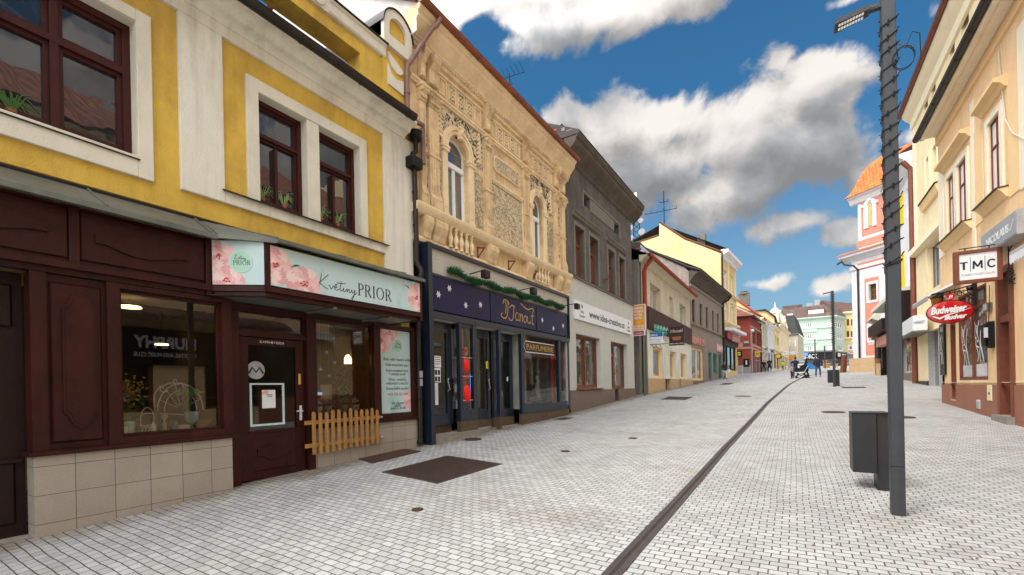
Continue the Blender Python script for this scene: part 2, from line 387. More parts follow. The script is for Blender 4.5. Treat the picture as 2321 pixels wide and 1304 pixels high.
mat('cream_trim',(.70,.66,.54),.9,.07,2.5,.3,50,blotch=(.42,.39,.31),blotch_amt=.5)
mat('cream_wall',(.74,.71,.60),.9,.08,2.0,.35,40,blotch=(.50,.47,.39),blotch_amt=.75,streak=.22)
mat('sand',(.72,.53,.30),.88,.18,5,.4,50,blotch=(.34,.22,.11),blotch_amt=.8,bl_scale=2.2,streak=.3)
mat('sand_light',(.80,.63,.39),.88,.12,4,.3,60,blotch=(.42,.29,.16),blotch_amt=.5)
mat('white_lime',(.66,.64,.60),.95,.15,3,.7,14,blotch=(.42,.34,.27),blotch_amt=.7)
mat('grey_render',(.13,.115,.10),.95,.35,1.8,.8,90,streak=.35,blotch=(.06,.053,.047),blotch_amt=.6)
mat('grey_trim',(.19,.17,.145),.95,.2,4,.5,70,streak=.25)
mat('grey_cornice',(.10,.085,.07),.95,.35,2,.6,60,blotch=(.16,.11,.07),blotch_amt=.6)
mat('pale_grey',(.50,.50,.45),.9,.08,2.5,.3,50,streak=.08)
mat('brown_plinth',(.17,.12,.095),.9,.15,5,.2,50,streak=.15)
mat('dark_wood',(.034,.008,.006),.42,.35,5,.25,35,spec=.2,streak=.3,blotch=(.075,.016,.011),blotch_amt=.6)
mat('dark_wood2',(.016,.005,.004),.5,.3,6,.2,40,spec=.25)
mat('win_wood',(.048,.010,.008),.4,.3,6,.2,40,spec=.25)
mat('brown_wood',(.16,.055,.02),.5,.3,7,.2,40)
mat('brown_wood_r',(.17,.052,.028),.45,.2,6,.1,40)
mat('grey_metal',(.16,.165,.14),.45,.2,3,.1,30,metal=.3,streak=.2,blotch=(.08,.08,.065),blotch_amt=.5)
mat('black_metal',(.022,.019,.017),.38,.3,5,.1,30,metal=.3)
mat('gutter_dark',(.035,.028,.024),.4,.3,4,.1,30,metal=.4)
mat('copper',(.25,.085,.045),.5,.35,3,.2,20,metal=.35,blotch=(.13,.06,.04),blotch_amt=.7)
mat('pipe_pink',(.24,.14,.115),.55,.25,4,.1,30,metal=.2)
mat('red_pipe',(.27,.035,.02),.45,.2,4)
mat('navy',(.010,.017,.032),.35,.25,5,.05,40,spec=.5)
mat('blue_sign',(.007,.008,.048),.45,.12,2)
mat('gold',(.55,.36,.09),.35,.1,4,metal=.6)
mat('silver',(.62,.60,.62),.4,.1,4)
mat('tan_strip',(.10,.068,.04),.6,.2,5)
mat('stone',(.27,.24,.20),.9,.2,8,.5,60,streak=.15)
mat('white_paint',(.78,.78,.78),.5,.05,3)
mat('white_wall',(.70,.69,.69),.9,.06,1.2,.2,50,blotch=(.54,.52,.50),blotch_amt=.4,streak=.12)
mat('pink_wall',(.66,.23,.16),.9,.08,2,.2,50)
mat('salmon',(.84,.57,.31),.9,.10,2.2,.4,50,blotch=(.66,.43,.24),blotch_amt=.5,streak=.15)
mat('pale_peach',(.86,.76,.58),.9,.08,2.2,.4,50,blotch=(.70,.60,.45),blotch_amt=.45,streak=.12)
mat('peach_deep',(.84,.58,.30),.9,.06,2.2,.3,55)
mat('butter',(.84,.69,.42),.9,.08,2.0,.4,50,blotch=(.66,.53,.31),blotch_amt=.45,streak=.12)
mat('butter_trim',(.86,.75,.52),.9,.06,2.2,.2,55)
mat('gable_yellow',(.76,.60,.31),.95,.10,1.0,.2,40,blotch=(.62,.42,.17),blotch_amt=.5)
mat('house_yellow',(.70,.53,.24),.9,.08,1.5,.2,40)
mat('house_beige',(.56,.50,.38),.9,.12,2,.3,40,blotch=(.40,.33,.22),blotch_amt=.6,streak=.15)
mat('house_taupe',(.27,.22,.175),.95,.18,2,.4,60,streak=.2)
mat('rough_gable',(.30,.25,.21),.98,.35,3,1.0,18)
mat('brick_red',(.38,.085,.055),.9,.1,2,.2,40)
mat('pink_trim',(.60,.28,.22),.9,.08,2)
mat('mint',(.44,.53,.44),.9,.06,1.0,.1,20,streak=.06)
mat('mint_trim',(.48,.60,.50),.9,.05,1.5)
mat('plinth_tan',(.52,.36,.20),.9,.12,4,.3,50,streak=.15)
mat('awn_brown',(.055,.022,.016),.7,.12,4)
mat('terracotta',(.30,.12,.07),.85,.12,3,.2,40)
mat('charcoal',(.016,.016,.018),.45,.3,4,.1,60,spec=.4,blotch=(.035,.033,.030),blotch_amt=.5,bl_scale=3,streak=.2)
mat('post_paint',(.030,.033,.038),.48,.25,3,.1,60,spec=.4,blotch=(.05,.048,.045),blotch_amt=.4,bl_scale=4,streak=.2)
mat('cable',(.008,.008,.008),.5,.1,5)
mat('iron',(.012,.011,.010),.5,.3,8,.2,60,metal=.2)
mat('rust_iron',(.085,.045,.030),.8,.35,9,.5,70,metal=.2)
mat('steel_cover',(.075,.048,.038),.65,.3,7,.5,50,metal=.3)
mat('drain_iron',(.095,.078,.074),.55,.25,6,.3,40,metal=.3)
mat('drain_slot',(.05,.038,.03),.9,.4,20,.6,60)
mat('picket',(.38,.19,.055),.7,.3,12,.3,60,streak=.35)
mat('sign_white',(.72,.73,.74),.4,.04,2)
mat('sign_mint',(.50,.64,.64),.4,.05,1.5,blotch=(.20,.50,.36),blotch_amt=1.0,bl_scale=1.7)
mat('badge_green',(.38,.62,.48),.4,.05,4)
mat('peony_a',(.72,.36,.37),.5,.1,9);mat('peony_b',(.80,.50,.48),.5,.12,11);mat('peony_c',(.84,.62,.58),.5,.1,9);mat('peony_core',(.50,.05,.06),.5,.2,20)
mat('leaf_ink',(.05,.12,.11),.5,.2,9)
mat('ink',(.03,.035,.045),.5,.05,5)
mat('ink_white',(.72,.72,.70),.5,.05,5)
mat('ink_red',(.45,.03,.04),.5,.05,5)
mat('ink_blue',(.02,.13,.36),.5,.05,5)
mat('ink_yellow',(.75,.55,.03),.5,.05,5)
mat('orange_sign',(.72,.25,.04),.45,.1,1.5,blotch=(.75,.46,.05),blotch_amt=.9)
mat('green_sign',(.06,.32,.22),.45,.4,20)
mat('brown_sign',(.045,.022,.016),.45,.2,5)
mat('red_enamel',(.48,.006,.010),.12,.08,3,spec=.6,coat=.8)
mat('yellow_panel',(.78,.55,.01),.7,.04,3)
mat('red_display',(.75,.012,.014),.4,.3,4)
mat('blue_display',(.04,.22,.62),.4,.15,4)
mat('black_gloss',(.01,.01,.012),.25,.1,3)
mat('teal',(.035,.16,.14),.5,.3,6)
mat('room_dark',(.06,.045,.033),.95,.3,2)
mat('room_warm',(.30,.20,.11),.95,.3,1.5)
mat('room_pale',(.45,.43,.38),.95,.3,1.5)
mat('room_olive',(.20,.17,.03),.95,.3,1.5)
mat('plant',(.05,.12,.025),.7,.4,12);mat('plant_pale',(.18,.26,.10),.7,.4,12);mat('garland',(.014,.075,.022),.8,.5,30)
mat('gold_leafy',(.40,.24,.02),.35,.5,14,metal=.3)
mat('wire_white',(.55,.55,.5),.5,.1,5)
mat('curtain',(.55,.54,.52),.9,.15,6)
mat('skin',(.50,.27,.19),.6,.1,6)
for n,c in dict(cl_navy=(.015,.02,.045),cl_jeans=(.05,.09,.16),cl_black=(.010,.010,.012),cl_grey=(.34,.33,.33),cl_beige=(.34,.26,.18),cl_burg=(.12,.012,.02),cl_hiviz=(.50,.80,.02),cl_red=(.28,.012,.025),cl_pink=(.6,.22,.26),cl_dark=(.028,.03,.036),cl_blue=(.015,.20,.55),hair=(.045,.025,.015),hair_fair=(.25,.16,.08)).items():mat(n,c,.85,.2,8)
tilemat('tile_orange',(.62,.15,.03),.22,.34,ax='x');tilemat('tile_brown',(.115,.060,.042),.25,.22);tilemat('tile_far',(.115,.075,.06),.6,.5,ax='x')
tilemat('tile_rust',(.30,.10,.055),.3,.3);tilemat('tile_slate',(.035,.032,.030),.3,.25)
ornament('sgraffito',(.62,.49,.30),(.33,.28,.20),4.2,2.2,-.5);ornament('sgraffito_dark',(.62,.49,.30),(.035,.04,.055),4.0,1.5,.15);ornament('strip_tan',(.60,.48,.30),(.24,.19,.13),6,2.5,-.2);ornament('rosette',(.62,.45,.24),(.22,.14,.08),14,1,.1)
glass('shop_glass',(.80,.84,.82),2.3);glass('clear_glass',(.92,.95,.94),1.3)
pane('pane_dark',(.022,.022,.022),3.0);pane('pane_mid',(.10,.10,.10),2.6);pane('pane_pale',(.72,.70,.74),1.6,.25);pane('pane_curtain',(.32,.32,.33),1.6,.5,4);pane('pane_far',(.09,.10,.11),1.5);pane('pane_shop',(.11,.095,.075),1.7,.9,3)  # pane_pale: bright sky reflection painted into the body colour
emit('lamp_warm',(1,.72,.28),2.6);emit('spark_warm',(1,.6,.15),1.2);emit('led',(.75,.75,.7),.15);emit('glow_blue',(.03,.22,.8),.6)  # the blue emitter makes a poster and a far sign board glow
brickmat('setts',(.39,.385,.37),(.51,.50,.48),(.085,.072,.060),.132,.088,.0052,.8,.8,'xy',.5,.13,0,(.66,.61,.52),.6,.055,90)
brickmat('tile_base',(.33,.285,.235),(.36,.31,.255),(.10,.09,.08),.34,.30,.0035,.45,.35,'yz',0.0,.07,0,(.7,.66,.6),.5,0,120)
brickmat('cream_tiles',(.46,.42,.35),(.48,.44,.37),(.30,.27,.22),.60,.26,.003,.5,.2,'yz',0.0,.06)
brickmat('plinth_r',(.30,.125,.075),(.33,.14,.085),(.19,.085,.055),.36,3.0,.004,.6,.2,'yz',0.0,.1)
brickmat('brown_tiles',(.17,.12,.095),(.185,.13,.10),(.10,.08,.065),.45,.30,.003,.6,.2,'yz',0.0,.1)
M=MAT
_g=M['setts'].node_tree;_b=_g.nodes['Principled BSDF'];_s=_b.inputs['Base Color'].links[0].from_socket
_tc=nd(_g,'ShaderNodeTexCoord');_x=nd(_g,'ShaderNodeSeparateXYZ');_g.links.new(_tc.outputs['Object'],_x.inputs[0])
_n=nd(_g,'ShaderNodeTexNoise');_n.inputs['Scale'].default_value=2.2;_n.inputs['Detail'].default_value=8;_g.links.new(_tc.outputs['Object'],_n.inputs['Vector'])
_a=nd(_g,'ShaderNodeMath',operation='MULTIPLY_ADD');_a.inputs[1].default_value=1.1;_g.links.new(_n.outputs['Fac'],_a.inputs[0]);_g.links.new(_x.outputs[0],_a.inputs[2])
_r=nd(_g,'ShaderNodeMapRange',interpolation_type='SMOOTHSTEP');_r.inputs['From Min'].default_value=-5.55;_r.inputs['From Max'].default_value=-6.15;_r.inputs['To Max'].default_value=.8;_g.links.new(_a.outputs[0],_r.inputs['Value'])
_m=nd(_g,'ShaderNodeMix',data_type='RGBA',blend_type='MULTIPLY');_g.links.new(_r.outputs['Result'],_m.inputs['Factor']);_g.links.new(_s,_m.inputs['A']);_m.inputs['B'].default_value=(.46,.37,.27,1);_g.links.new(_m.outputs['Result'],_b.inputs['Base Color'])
cam=bpy.data.cameras.new('camera');camo=bpy.data.objects.new('camera',cam);COL.objects.link(camo)
cam.sensor_width=36;cam.lens=FOC/2321*36;cam.clip_end=6000;cam.clip_start=.05
cam.shift_y=(881.5-652)/2321;cam.shift_x=.5/2321
camo.matrix_world=Matrix.Rotation(TH,4,'Z')@Matrix.Rotation(math.radians(90),4,'X')@Matrix.Rotation(-ROLL,4,'Z')
SC.camera=camo
SUN_AZ=(-.48,-.88);SUN_EL=math.radians(55)
sd=Vector((SUN_AZ[0],SUN_AZ[1],0)).normalized()*math.cos(SUN_EL)+Vector((0,0,math.sin(SUN_EL)))
sl=bpy.data.lights.new('sun','SUN');sl.energy=1.05;sl.angle=math.radians(22);sl.color=(1.0,.95,.87)
so=bpy.data.objects.new('sun',sl);COL.objects.link(so);so.rotation_euler=sd.to_track_quat('Z','Y').to_euler();so.location=(-30,-40,60)
wd=bpy.data.worlds.new('World');SC.world=wd;wd.use_nodes=True;nt=wd.node_tree;nt.nodes.clear();Lk=nt.links.new
wo=nd(nt,'ShaderNodeOutputWorld');bg=nd(nt,'ShaderNodeBackground');Lk(bg.outputs[0],wo.inputs['Surface'])
sky=nd(nt,'ShaderNodeTexSky');sky.sky_type='NISHITA';sky.sun_disc=False;sky.sun_elevation=SUN_EL;sky.sun_rotation=math.atan2(sd.x,sd.y);sky.air_density=1.0;sky.dust_density=.6;sky.ozone_density=2.5
tc=nd(nt,'ShaderNodeTexCoord')
sp=nd(nt,'ShaderNodeSeparateXYZ');Lk(tc.outputs['Generated'],sp.inputs[0])
az=nd(nt,'ShaderNodeMath',operation='ARCTAN2');Lk(sp.outputs[0],az.inputs[0]);Lk(sp.outputs[1],az.inputs[1])
el=nd(nt,'ShaderNodeMath',operation='ARCSINE');Lk(sp.outputs[2],el.inputs[0])
ae=nd(nt,'ShaderNodeCombineXYZ');Lk(az.outputs[0],ae.inputs[0]);Lk(el.outputs[0],ae.inputs[1])
def azel(px,py):
 r=ray(px,py);return math.atan2(r.x,r.y),math.atan2(r.z,math.hypot(r.x,r.y))
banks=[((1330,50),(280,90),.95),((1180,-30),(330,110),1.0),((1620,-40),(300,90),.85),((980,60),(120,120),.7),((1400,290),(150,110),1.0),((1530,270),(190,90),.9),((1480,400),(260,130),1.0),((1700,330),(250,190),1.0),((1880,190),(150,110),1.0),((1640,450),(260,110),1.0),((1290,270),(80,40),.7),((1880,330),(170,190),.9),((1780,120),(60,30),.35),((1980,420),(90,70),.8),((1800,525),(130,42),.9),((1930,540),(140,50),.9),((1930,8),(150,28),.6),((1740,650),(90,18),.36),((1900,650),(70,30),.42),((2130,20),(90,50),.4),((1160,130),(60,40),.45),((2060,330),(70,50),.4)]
ng=bpy.data.node_groups.new('cloud_cover','ShaderNodeTree')
ng.interface.new_socket('Dir',in_out='INPUT',socket_type='NodeSocketVector');ng.interface.new_socket('Vec',in_out='INPUT',socket_type='NodeSocketVector');ng.interface.new_socket('Cover',in_out='OUTPUT',socket_type='NodeSocketFloat')
gi=nd(ng,'NodeGroupInput');go=nd(ng,'NodeGroupOutput');gl=ng.links.new
nz=nd(ng,'ShaderNodeTexNoise');nz.inputs['Scale'].default_value=7.0;nz.inputs['Detail'].default_value=12;nz.inputs['Roughness'].default_value=.58;nz.inputs['Distortion'].default_value=.25;gl(gi.outputs['Vec'],nz.inputs['Vector'])
wz=nd(ng,'ShaderNodeTexNoise');wz.inputs['Scale'].default_value=3.5;wz.inputs['Detail'].default_value=5;gl(gi.outputs['Vec'],wz.inputs['Vector'])
w1=nd(ng,'ShaderNodeVectorMath',operation='SUBTRACT');w1.inputs[1].default_value=(.5,.5,.5);gl(wz.outputs['Color'],w1.inputs[0])
w2=nd(ng,'ShaderNodeVectorMath',operation='MULTIPLY');w2.inputs[1].default_value=(.10,.10,0);gl(w1.outputs[0],w2.inputs[0])
wd_=nd(ng,'ShaderNodeVectorMath',operation='ADD');gl(gi.outputs['Dir'],wd_.inputs[0]);gl(w2.outputs[0],wd_.inputs[1])
cur=None
for(cx,cy),(rx,ry),wt in banks:
 a0,e0=azel(cx,cy);a1,_=azel(cx+rx,cy);_,e1=azel(cx,cy-ry)
 s1=nd(ng,'ShaderNodeVectorMath',operation='SUBTRACT');s1.inputs[1].default_value=(a0,e0,0);gl(wd_.outputs[0],s1.inputs[0])
 s2=nd(ng,'ShaderNodeVectorMath',operation='MULTIPLY');s2.inputs[1].default_value=(1/abs(a1-a0),1/abs(e1-e0),0);gl(s1.outputs[0],s2.inputs[0])
 s3=nd(ng,'ShaderNodeVectorMath',operation='LENGTH');gl(s2.outputs[0],s3.inputs[0])
 s4=nd(ng,'ShaderNodeMath',operation='MULTIPLY_ADD');s4.inputs[1].default_value=-.95*wt;s4.inputs[2].default_value=1.05*wt;gl(s3.outputs['Value'],s4.inputs[0])
 if cur is None:cur=s4.outputs[0]
 else:
  mm=nd(ng,'ShaderNodeMath',operation='SMOOTH_MAX');mm.inputs[2].default_value=.18;gl(cur,mm.inputs[0]);gl(s4.outputs[0],mm.inputs[1]);cur=mm.outputs[0]
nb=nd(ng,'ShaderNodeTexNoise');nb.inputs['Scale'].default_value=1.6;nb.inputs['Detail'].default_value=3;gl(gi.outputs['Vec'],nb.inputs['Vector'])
nbm=nd(ng,'ShaderNodeMapRange');nbm.inputs['From Min'].default_value=.26;nbm.inputs['From Max'].default_value=.42;nbm.inputs['To Min'].default_value=-.1;nbm.inputs['To Max'].default_value=.8;gl(nb.outputs['Fac'],nbm.inputs['Value'])  # extra cloud cover added outside the view to whiten the ambient light
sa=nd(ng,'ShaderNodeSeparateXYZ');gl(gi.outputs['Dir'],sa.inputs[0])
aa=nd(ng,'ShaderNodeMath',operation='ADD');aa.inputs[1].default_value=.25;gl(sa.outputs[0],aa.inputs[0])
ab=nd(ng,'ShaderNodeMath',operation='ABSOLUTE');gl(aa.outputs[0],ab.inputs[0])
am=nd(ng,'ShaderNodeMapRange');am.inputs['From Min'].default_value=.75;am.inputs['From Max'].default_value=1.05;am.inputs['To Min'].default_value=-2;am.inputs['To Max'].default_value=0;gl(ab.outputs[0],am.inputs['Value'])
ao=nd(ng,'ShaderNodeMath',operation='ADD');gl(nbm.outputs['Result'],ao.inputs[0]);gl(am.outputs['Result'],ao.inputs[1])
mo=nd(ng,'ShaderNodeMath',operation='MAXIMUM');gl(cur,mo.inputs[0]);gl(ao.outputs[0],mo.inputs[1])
nm=nd(ng,'ShaderNodeMath',operation='MULTIPLY_ADD');nm.inputs[1].default_value=2.2;nm.inputs[2].default_value=-1.26;gl(nz.outputs['Fac'],nm.inputs[0])
fn=nd(ng,'ShaderNodeMath',operation='ADD');gl(mo.outputs[0],fn.inputs[0]);gl(nm.outputs[0],fn.inputs[1]);gl(fn.outputs[0],go.inputs['Cover'])
def cover(shift):
 g=nd(nt,'ShaderNodeGroup');g.node_tree=ng
 a=nd(nt,'ShaderNodeVectorMath',operation='ADD');a.inputs[1].default_value=(shift[0],shift[1],0);Lk(ae.outputs[0],a.inputs[0])
 b=nd(nt,'ShaderNodeVectorMath',operation='ADD');b.inputs[1].default_value=(shift[0]*.9,0,shift[1]);Lk(tc.outputs['Generated'],b.inputs[0])
 Lk(a.outputs[0],g.inputs['Dir']);Lk(b.outputs[0],g.inputs['Vec']);return g.outputs[0]
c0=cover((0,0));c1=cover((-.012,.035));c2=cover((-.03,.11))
alpha=nd(nt,'ShaderNodeMapRange',interpolation_type='SMOOTHSTEP');alpha.inputs['From Min'].default_value=-.08;alpha.inputs['From Max'].default_value=.24;Lk(c0,alpha.inputs['Value'])
th=nd(nt,'ShaderNodeMath',operation='MULTIPLY_ADD');th.inputs[1].default_value=.8;Lk(c2,th.inputs[0]);
th2=nd(nt,'ShaderNodeMath',operation='MULTIPLY');th2.inputs[1].default_value=.5;Lk(c1,th2.inputs[0]);Lk(th2.outputs[0],th.inputs[2])
sh=nd(nt,'ShaderNodeMapRange',interpolation_type='SMOOTHSTEP');sh.inputs['From Min'].default_value=-.30;sh.inputs['From Max'].default_value=.95;Lk(th.outputs[0],sh.inputs['Value'])
rel=nd(nt,'ShaderNodeMath',operation='SUBTRACT');Lk(c0,rel.inputs[0]);Lk(c1,rel.inputs[1])
ccol=nd(nt,'ShaderNodeValToRGB');e=ccol.color_ramp.elements
e[0].position=0;e[0].color=(.34,.322,.305,1);e[1].position=1;e[1].color=(.15,.155,.163,1)
x=ccol.color_ramp.elements.new(.35);x.color=(.265,.252,.243,1);x=ccol.color_ramp.elements.new(.65);x.color=(.195,.196,.198,1)
Lk(sh.outputs['Result'],ccol.inputs['Fac'])
det=nd(nt,'ShaderNodeMapRange');det.inputs['From Min'].default_value=-.35;det.inputs['From Max'].default_value=.35;det.inputs['To Min'].default_value=.72;det.inputs['To Max'].default_value=1.2;Lk(rel.outputs[0],det.inputs['Value'])
cc=nd(nt,'ShaderNodeVectorMath',operation='SCALE');Lk(ccol.outputs['Color'],cc.inputs[0]);Lk(det.outputs['Result'],cc.inputs['Scale'])
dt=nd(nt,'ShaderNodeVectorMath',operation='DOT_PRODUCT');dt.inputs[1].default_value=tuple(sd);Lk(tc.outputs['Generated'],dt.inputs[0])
gl2=nd(nt,'ShaderNodeMapRange',interpolation_type='SMOOTHSTEP');gl2.inputs['From Min'].default_value=.14;gl2.inputs['From Max'].default_value=.8;gl2.inputs['To Min'].default_value=1;gl2.inputs['To Max'].default_value=8.5;Lk(dt.outputs['Value'],gl2.inputs['Value'])  # clouds towards the sun, out of view, boosted to light the shaded walls
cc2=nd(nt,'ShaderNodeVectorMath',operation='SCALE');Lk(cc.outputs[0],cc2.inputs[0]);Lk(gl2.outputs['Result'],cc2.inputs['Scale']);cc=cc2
skm=nd(nt,'ShaderNodeVectorMath',operation='MULTIPLY');SKYK=.053;skm.inputs[1].default_value=(SKYK*.36,SKYK*.86,SKYK*1.02);Lk(sky.outputs[0],skm.inputs[0])
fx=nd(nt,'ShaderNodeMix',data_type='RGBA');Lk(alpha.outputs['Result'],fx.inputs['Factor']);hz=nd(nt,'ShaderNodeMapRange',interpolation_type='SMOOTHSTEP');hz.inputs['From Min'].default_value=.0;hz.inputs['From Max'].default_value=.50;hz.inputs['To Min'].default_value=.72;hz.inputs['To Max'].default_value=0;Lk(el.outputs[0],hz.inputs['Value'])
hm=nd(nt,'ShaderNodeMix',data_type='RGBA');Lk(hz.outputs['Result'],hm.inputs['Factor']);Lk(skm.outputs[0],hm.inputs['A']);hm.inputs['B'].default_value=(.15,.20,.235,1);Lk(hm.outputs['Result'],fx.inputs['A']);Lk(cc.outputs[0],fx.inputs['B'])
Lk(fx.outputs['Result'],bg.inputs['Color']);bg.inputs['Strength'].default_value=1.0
SC.view_settings.view_transform='Standard';SC.view_settings.look='None';SC.view_settings.gamma=1;SC.view_settings.exposure=1.25
try:
 SC.cycles.use_denoising=True;SC.cycles.max_bounces=6;SC.cycles.transparent_max_bounces=12;SC.cycles.sample_clamp_indirect=4
except Exception:pass
def grid_sheet(name,xs,ys,zf,m,label=None):
 mb=MB(W);idx={}
 for i,x in enumerate(xs):
  for j,y in enumerate(ys):idx[i,j]=mb.pt(x,-y,zf(x,y))
 for i in range(len(xs)-1):
  for j in range(len(ys)-1):mb.face([idx[i,j],idx[i+1,j],idx[i+1,j+1],idx[i,j+1]])
 o=build(name,mb,m,smooth=True);return o
xs=[-1500,-400,-120,-60,-30,-15,-10,-8,-6.9,-5.5,-4,-2.5,-1.2,0,1.5,3,4.5,6,8,10,15,30,60,120,400,1500]
ys=[-60,-30,-15,-8,-5]+[i*1.0 for i in range(-3,80)]+[85,90,95,100,105,115,125,140,155,175,200,260,400,800,3000]
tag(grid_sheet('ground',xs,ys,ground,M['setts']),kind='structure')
DX=[(-4,-1.28),(3.7,-1.26),(10,-1.16),(20,-.9),(27,-.62),(34,-.35),(40,0.02),(46,.55),(52,1.4),(58,2.6),(64,4.1)]
dr=thing('slot_drain','long dark iron slot drain running up the middle of the cobbled street','drain',(-1.25,4,ground(-1.25,4)))
def strip(mb,o0,o1,lift,y0=-4,y1=60,st=.5):
 pts=[];y=y0
 while y<=y1:
  x=lerp(DX,y);x2=lerp(DX,y+.5);tx,ty=x2-x,.5;l=math.hypot(tx,ty)
  pts.append((x,y,ty/l,-tx/l));y+=st
 prev=None
 for(x,y,nx,ny)in pts:
  q=[mb.pt(x+nx*o,-(y+ny*o),ground(x+nx*o,y+ny*o)+z)for o,z in((o0,-.02),(o0,lift),(o1,lift),(o1,-.02))]
  if prev:
   for k in range(3):mb.face([prev[k],prev[k+1],q[k+1],q[k]])
  prev=q
 return mb
mb=MB(W);strip(mb,-.072,-.016,.008);strip(mb,.016,.072,.008);build('rail',mb,M['drain_iron'],dr)
mb=MB(W);strip(mb,-.0155,.0155,.004);build('slot',mb,M['drain_slot'],dr)
def cover_plate(name,label,corners=None,c=None,r=None,m='steel_cover',group=None,rows=0,lift=.008):
 """iron cover let into the setts; corners [(x,y)...] or a round one"""
 mb=MB(W)
 if corners:
  cx=sum(p[0]for p in corners)/len(corners);cy=sum(p[1]for p in corners)/len(corners)
  def ring(k,z):return[mb.pt(cx+(x-cx)*k,-(cy+(y-cy)*k),ground(cx+(x-cx)*k,cy+(y-cy)*k)+z)for x,y in corners]
  R=[ring(1.0,-.02),ring(1.0,lift),ring(.96,lift),ring(.955,lift-.004),ring(.93,lift-.004),ring(.925,lift)]
  n=len(corners)
  for A,B in zip(R,R[1:]):
   for k in range(n):mb.face([A[k],A[(k+1)%n],B[(k+1)%n],B[k]])
  mb.face(R[-1])
  if rows:
   def P(u,v):
    a,b,c_,d_=corners
    x=(a[0]*(1-u)+b[0]*u)*(1-v)+(d_[0]*(1-u)+c_[0]*u)*v;y=(a[1]*(1-u)+b[1]*u)*(1-v)+(d_[1]*(1-u)+c_[1]*u)*v
    return cx+(x-cx)*.9,cy+(y-cy)*.9
   for i in range(rows):
    for j in range(rows):
     q=[]
     for du,dv in((.12,.12),(.88,.12),(.88,.88),(.12,.88)):
      x,y=P((i+du)/rows,(j+dv)/rows);q.append(mb.pt(x,-y,ground(x,y)+lift+.004))
     mb.face(q)
 else:
  cx,cy=c;n=24
  def ring(k,z):return[mb.pt(cx+r*k*math.cos(2*PI*i/n),-(cy+r*k*math.sin(2*PI*i/n)),ground(cx+r*k*math.cos(2*PI*i/n),cy+r*k*math.sin(2*PI*i/n))+z)for i in range(n)]
  R=[ring(1,-.02),ring(1,lift),ring(.9,lift),ring(.89,lift-.006),ring(.84,lift-.006),ring(.83,lift),ring(.45,lift),ring(.44,lift+.004)]
  for A,B in zip(R,R[1:]):
   for k in range(n):mb.face([A[k],A[(k+1)%n],B[(k+1)%n],B[k]])
  mb.face(R[-1])
 return single(name,label,'manhole cover',mb,M[m],(cx,cy,ground(cx,cy)),group)
GRP='iron covers set in the cobbles'
cover_plate('access_cover','large square brown steel cover plate in the cobbles in front of the flower shop',[(-5.6,5.05),(-5.55,6.6),(-4.25,6.5),(-4.35,4.95)],rows=14,group=GRP)
cover_plate('cellar_grate','flat rusty grate against the tiled base under the picket fence',[(-6.83,5.6),(-6.85,6.75),(-6.3,6.7),(-6.28,5.45)],m='rust_iron',group=GRP)
cover_plate('manhole_cover','round dark cover beside the corner of the navy shopfront',c=(-6.3,8.42),r=.2,group=GRP)
cover_plate('manhole_cover','round rusty cover between the drain and the near litter bin',c=(1.0,17.0),r=.31,group=GRP)
cover_plate('manhole_cover','round cover just right of the near lamp post, half hidden behind it',c=(2.45,15.8),r=.27,group=GRP)
cover_plate('access_cover','square dark cover in front of the shop with the white web address sign',[(-5.2,21.2),(-5.2,22.9),(-4.1,22.9),(-4.1,21.2)],group=GRP)
cover_plate('manhole_cover','round cover left of the drain, beyond the square cover by the grey building',c=(-2.05,23.9),r=.36,group=GRP)
cover_plate('access_cover','long flat cover just right of the far lamp post',[(2.2,29.8),(2.2,31.0),(3.2,31.0),(3.2,29.8)],group=GRP)
cover_plate('access_cover','dark cover in front of the building with five narrow windows',[(-4.7,36.6),(-4.7,39.4),(-4.0,39.4),(-4.0,36.6)],group=GRP)
cover_plate('valve_cap','small rusty valve cap among the nearest cobbles',c=(-3.77,3.93),r=.07,m='rust_iron',group='small valve caps')
cover_plate('valve_cap','small brown valve cap in the cobbles level with the navy shopfront doors',c=(-3.8,8.05),r=.09,m='rust_iron',group='small valve caps')
cover_plate('valve_cap','small square brown valve cap farther up the street left of the drain',[(-3.2,10.1),(-3.2,10.28),(-3.04,10.28),(-3.04,10.1)],m='rust_iron',group='small valve caps')
cover_plate('access_cover','small flat cover at the foot of the navy shopfront',[(-6.45,12.9),(-6.45,13.6),(-6.1,13.6),(-6.1,12.9)],group=GRP)
mb=MB(W)
for k in range(150):
 if k<90:x,y=random.gauss(1.1,.9),random.gauss(5.6,1.4)
 else:x,y=random.uniform(-6.4,3.8),random.uniform(2.5,16)
 r=random.uniform(.008,.024);a=random.random()*6.3
 z=ground(x,y)+.006
 mb.poly3([(x+r*math.cos(a+t)*(1 if i%2 else .5),-(y+r*math.sin(a+t)*(1 if i%2 else .5)),z+random.random()*.006)for i,t in enumerate((0,1.2,2.4,3.6,4.9))])
mat('leaf_litter',(.20,.12,.05),.9,.6,30)
tag(build('leaf_litter',mb,M['leaf_litter'],loc=(1,5,0),recalc=False),'scattered brown leaf scraps lying between the cobbles','leaves',kind='stuff')
LX,LY=.90,6.17;LZ=ground(LX,LY)
FP=Frame(0,LY,1,0,0,-1)
LW=.058
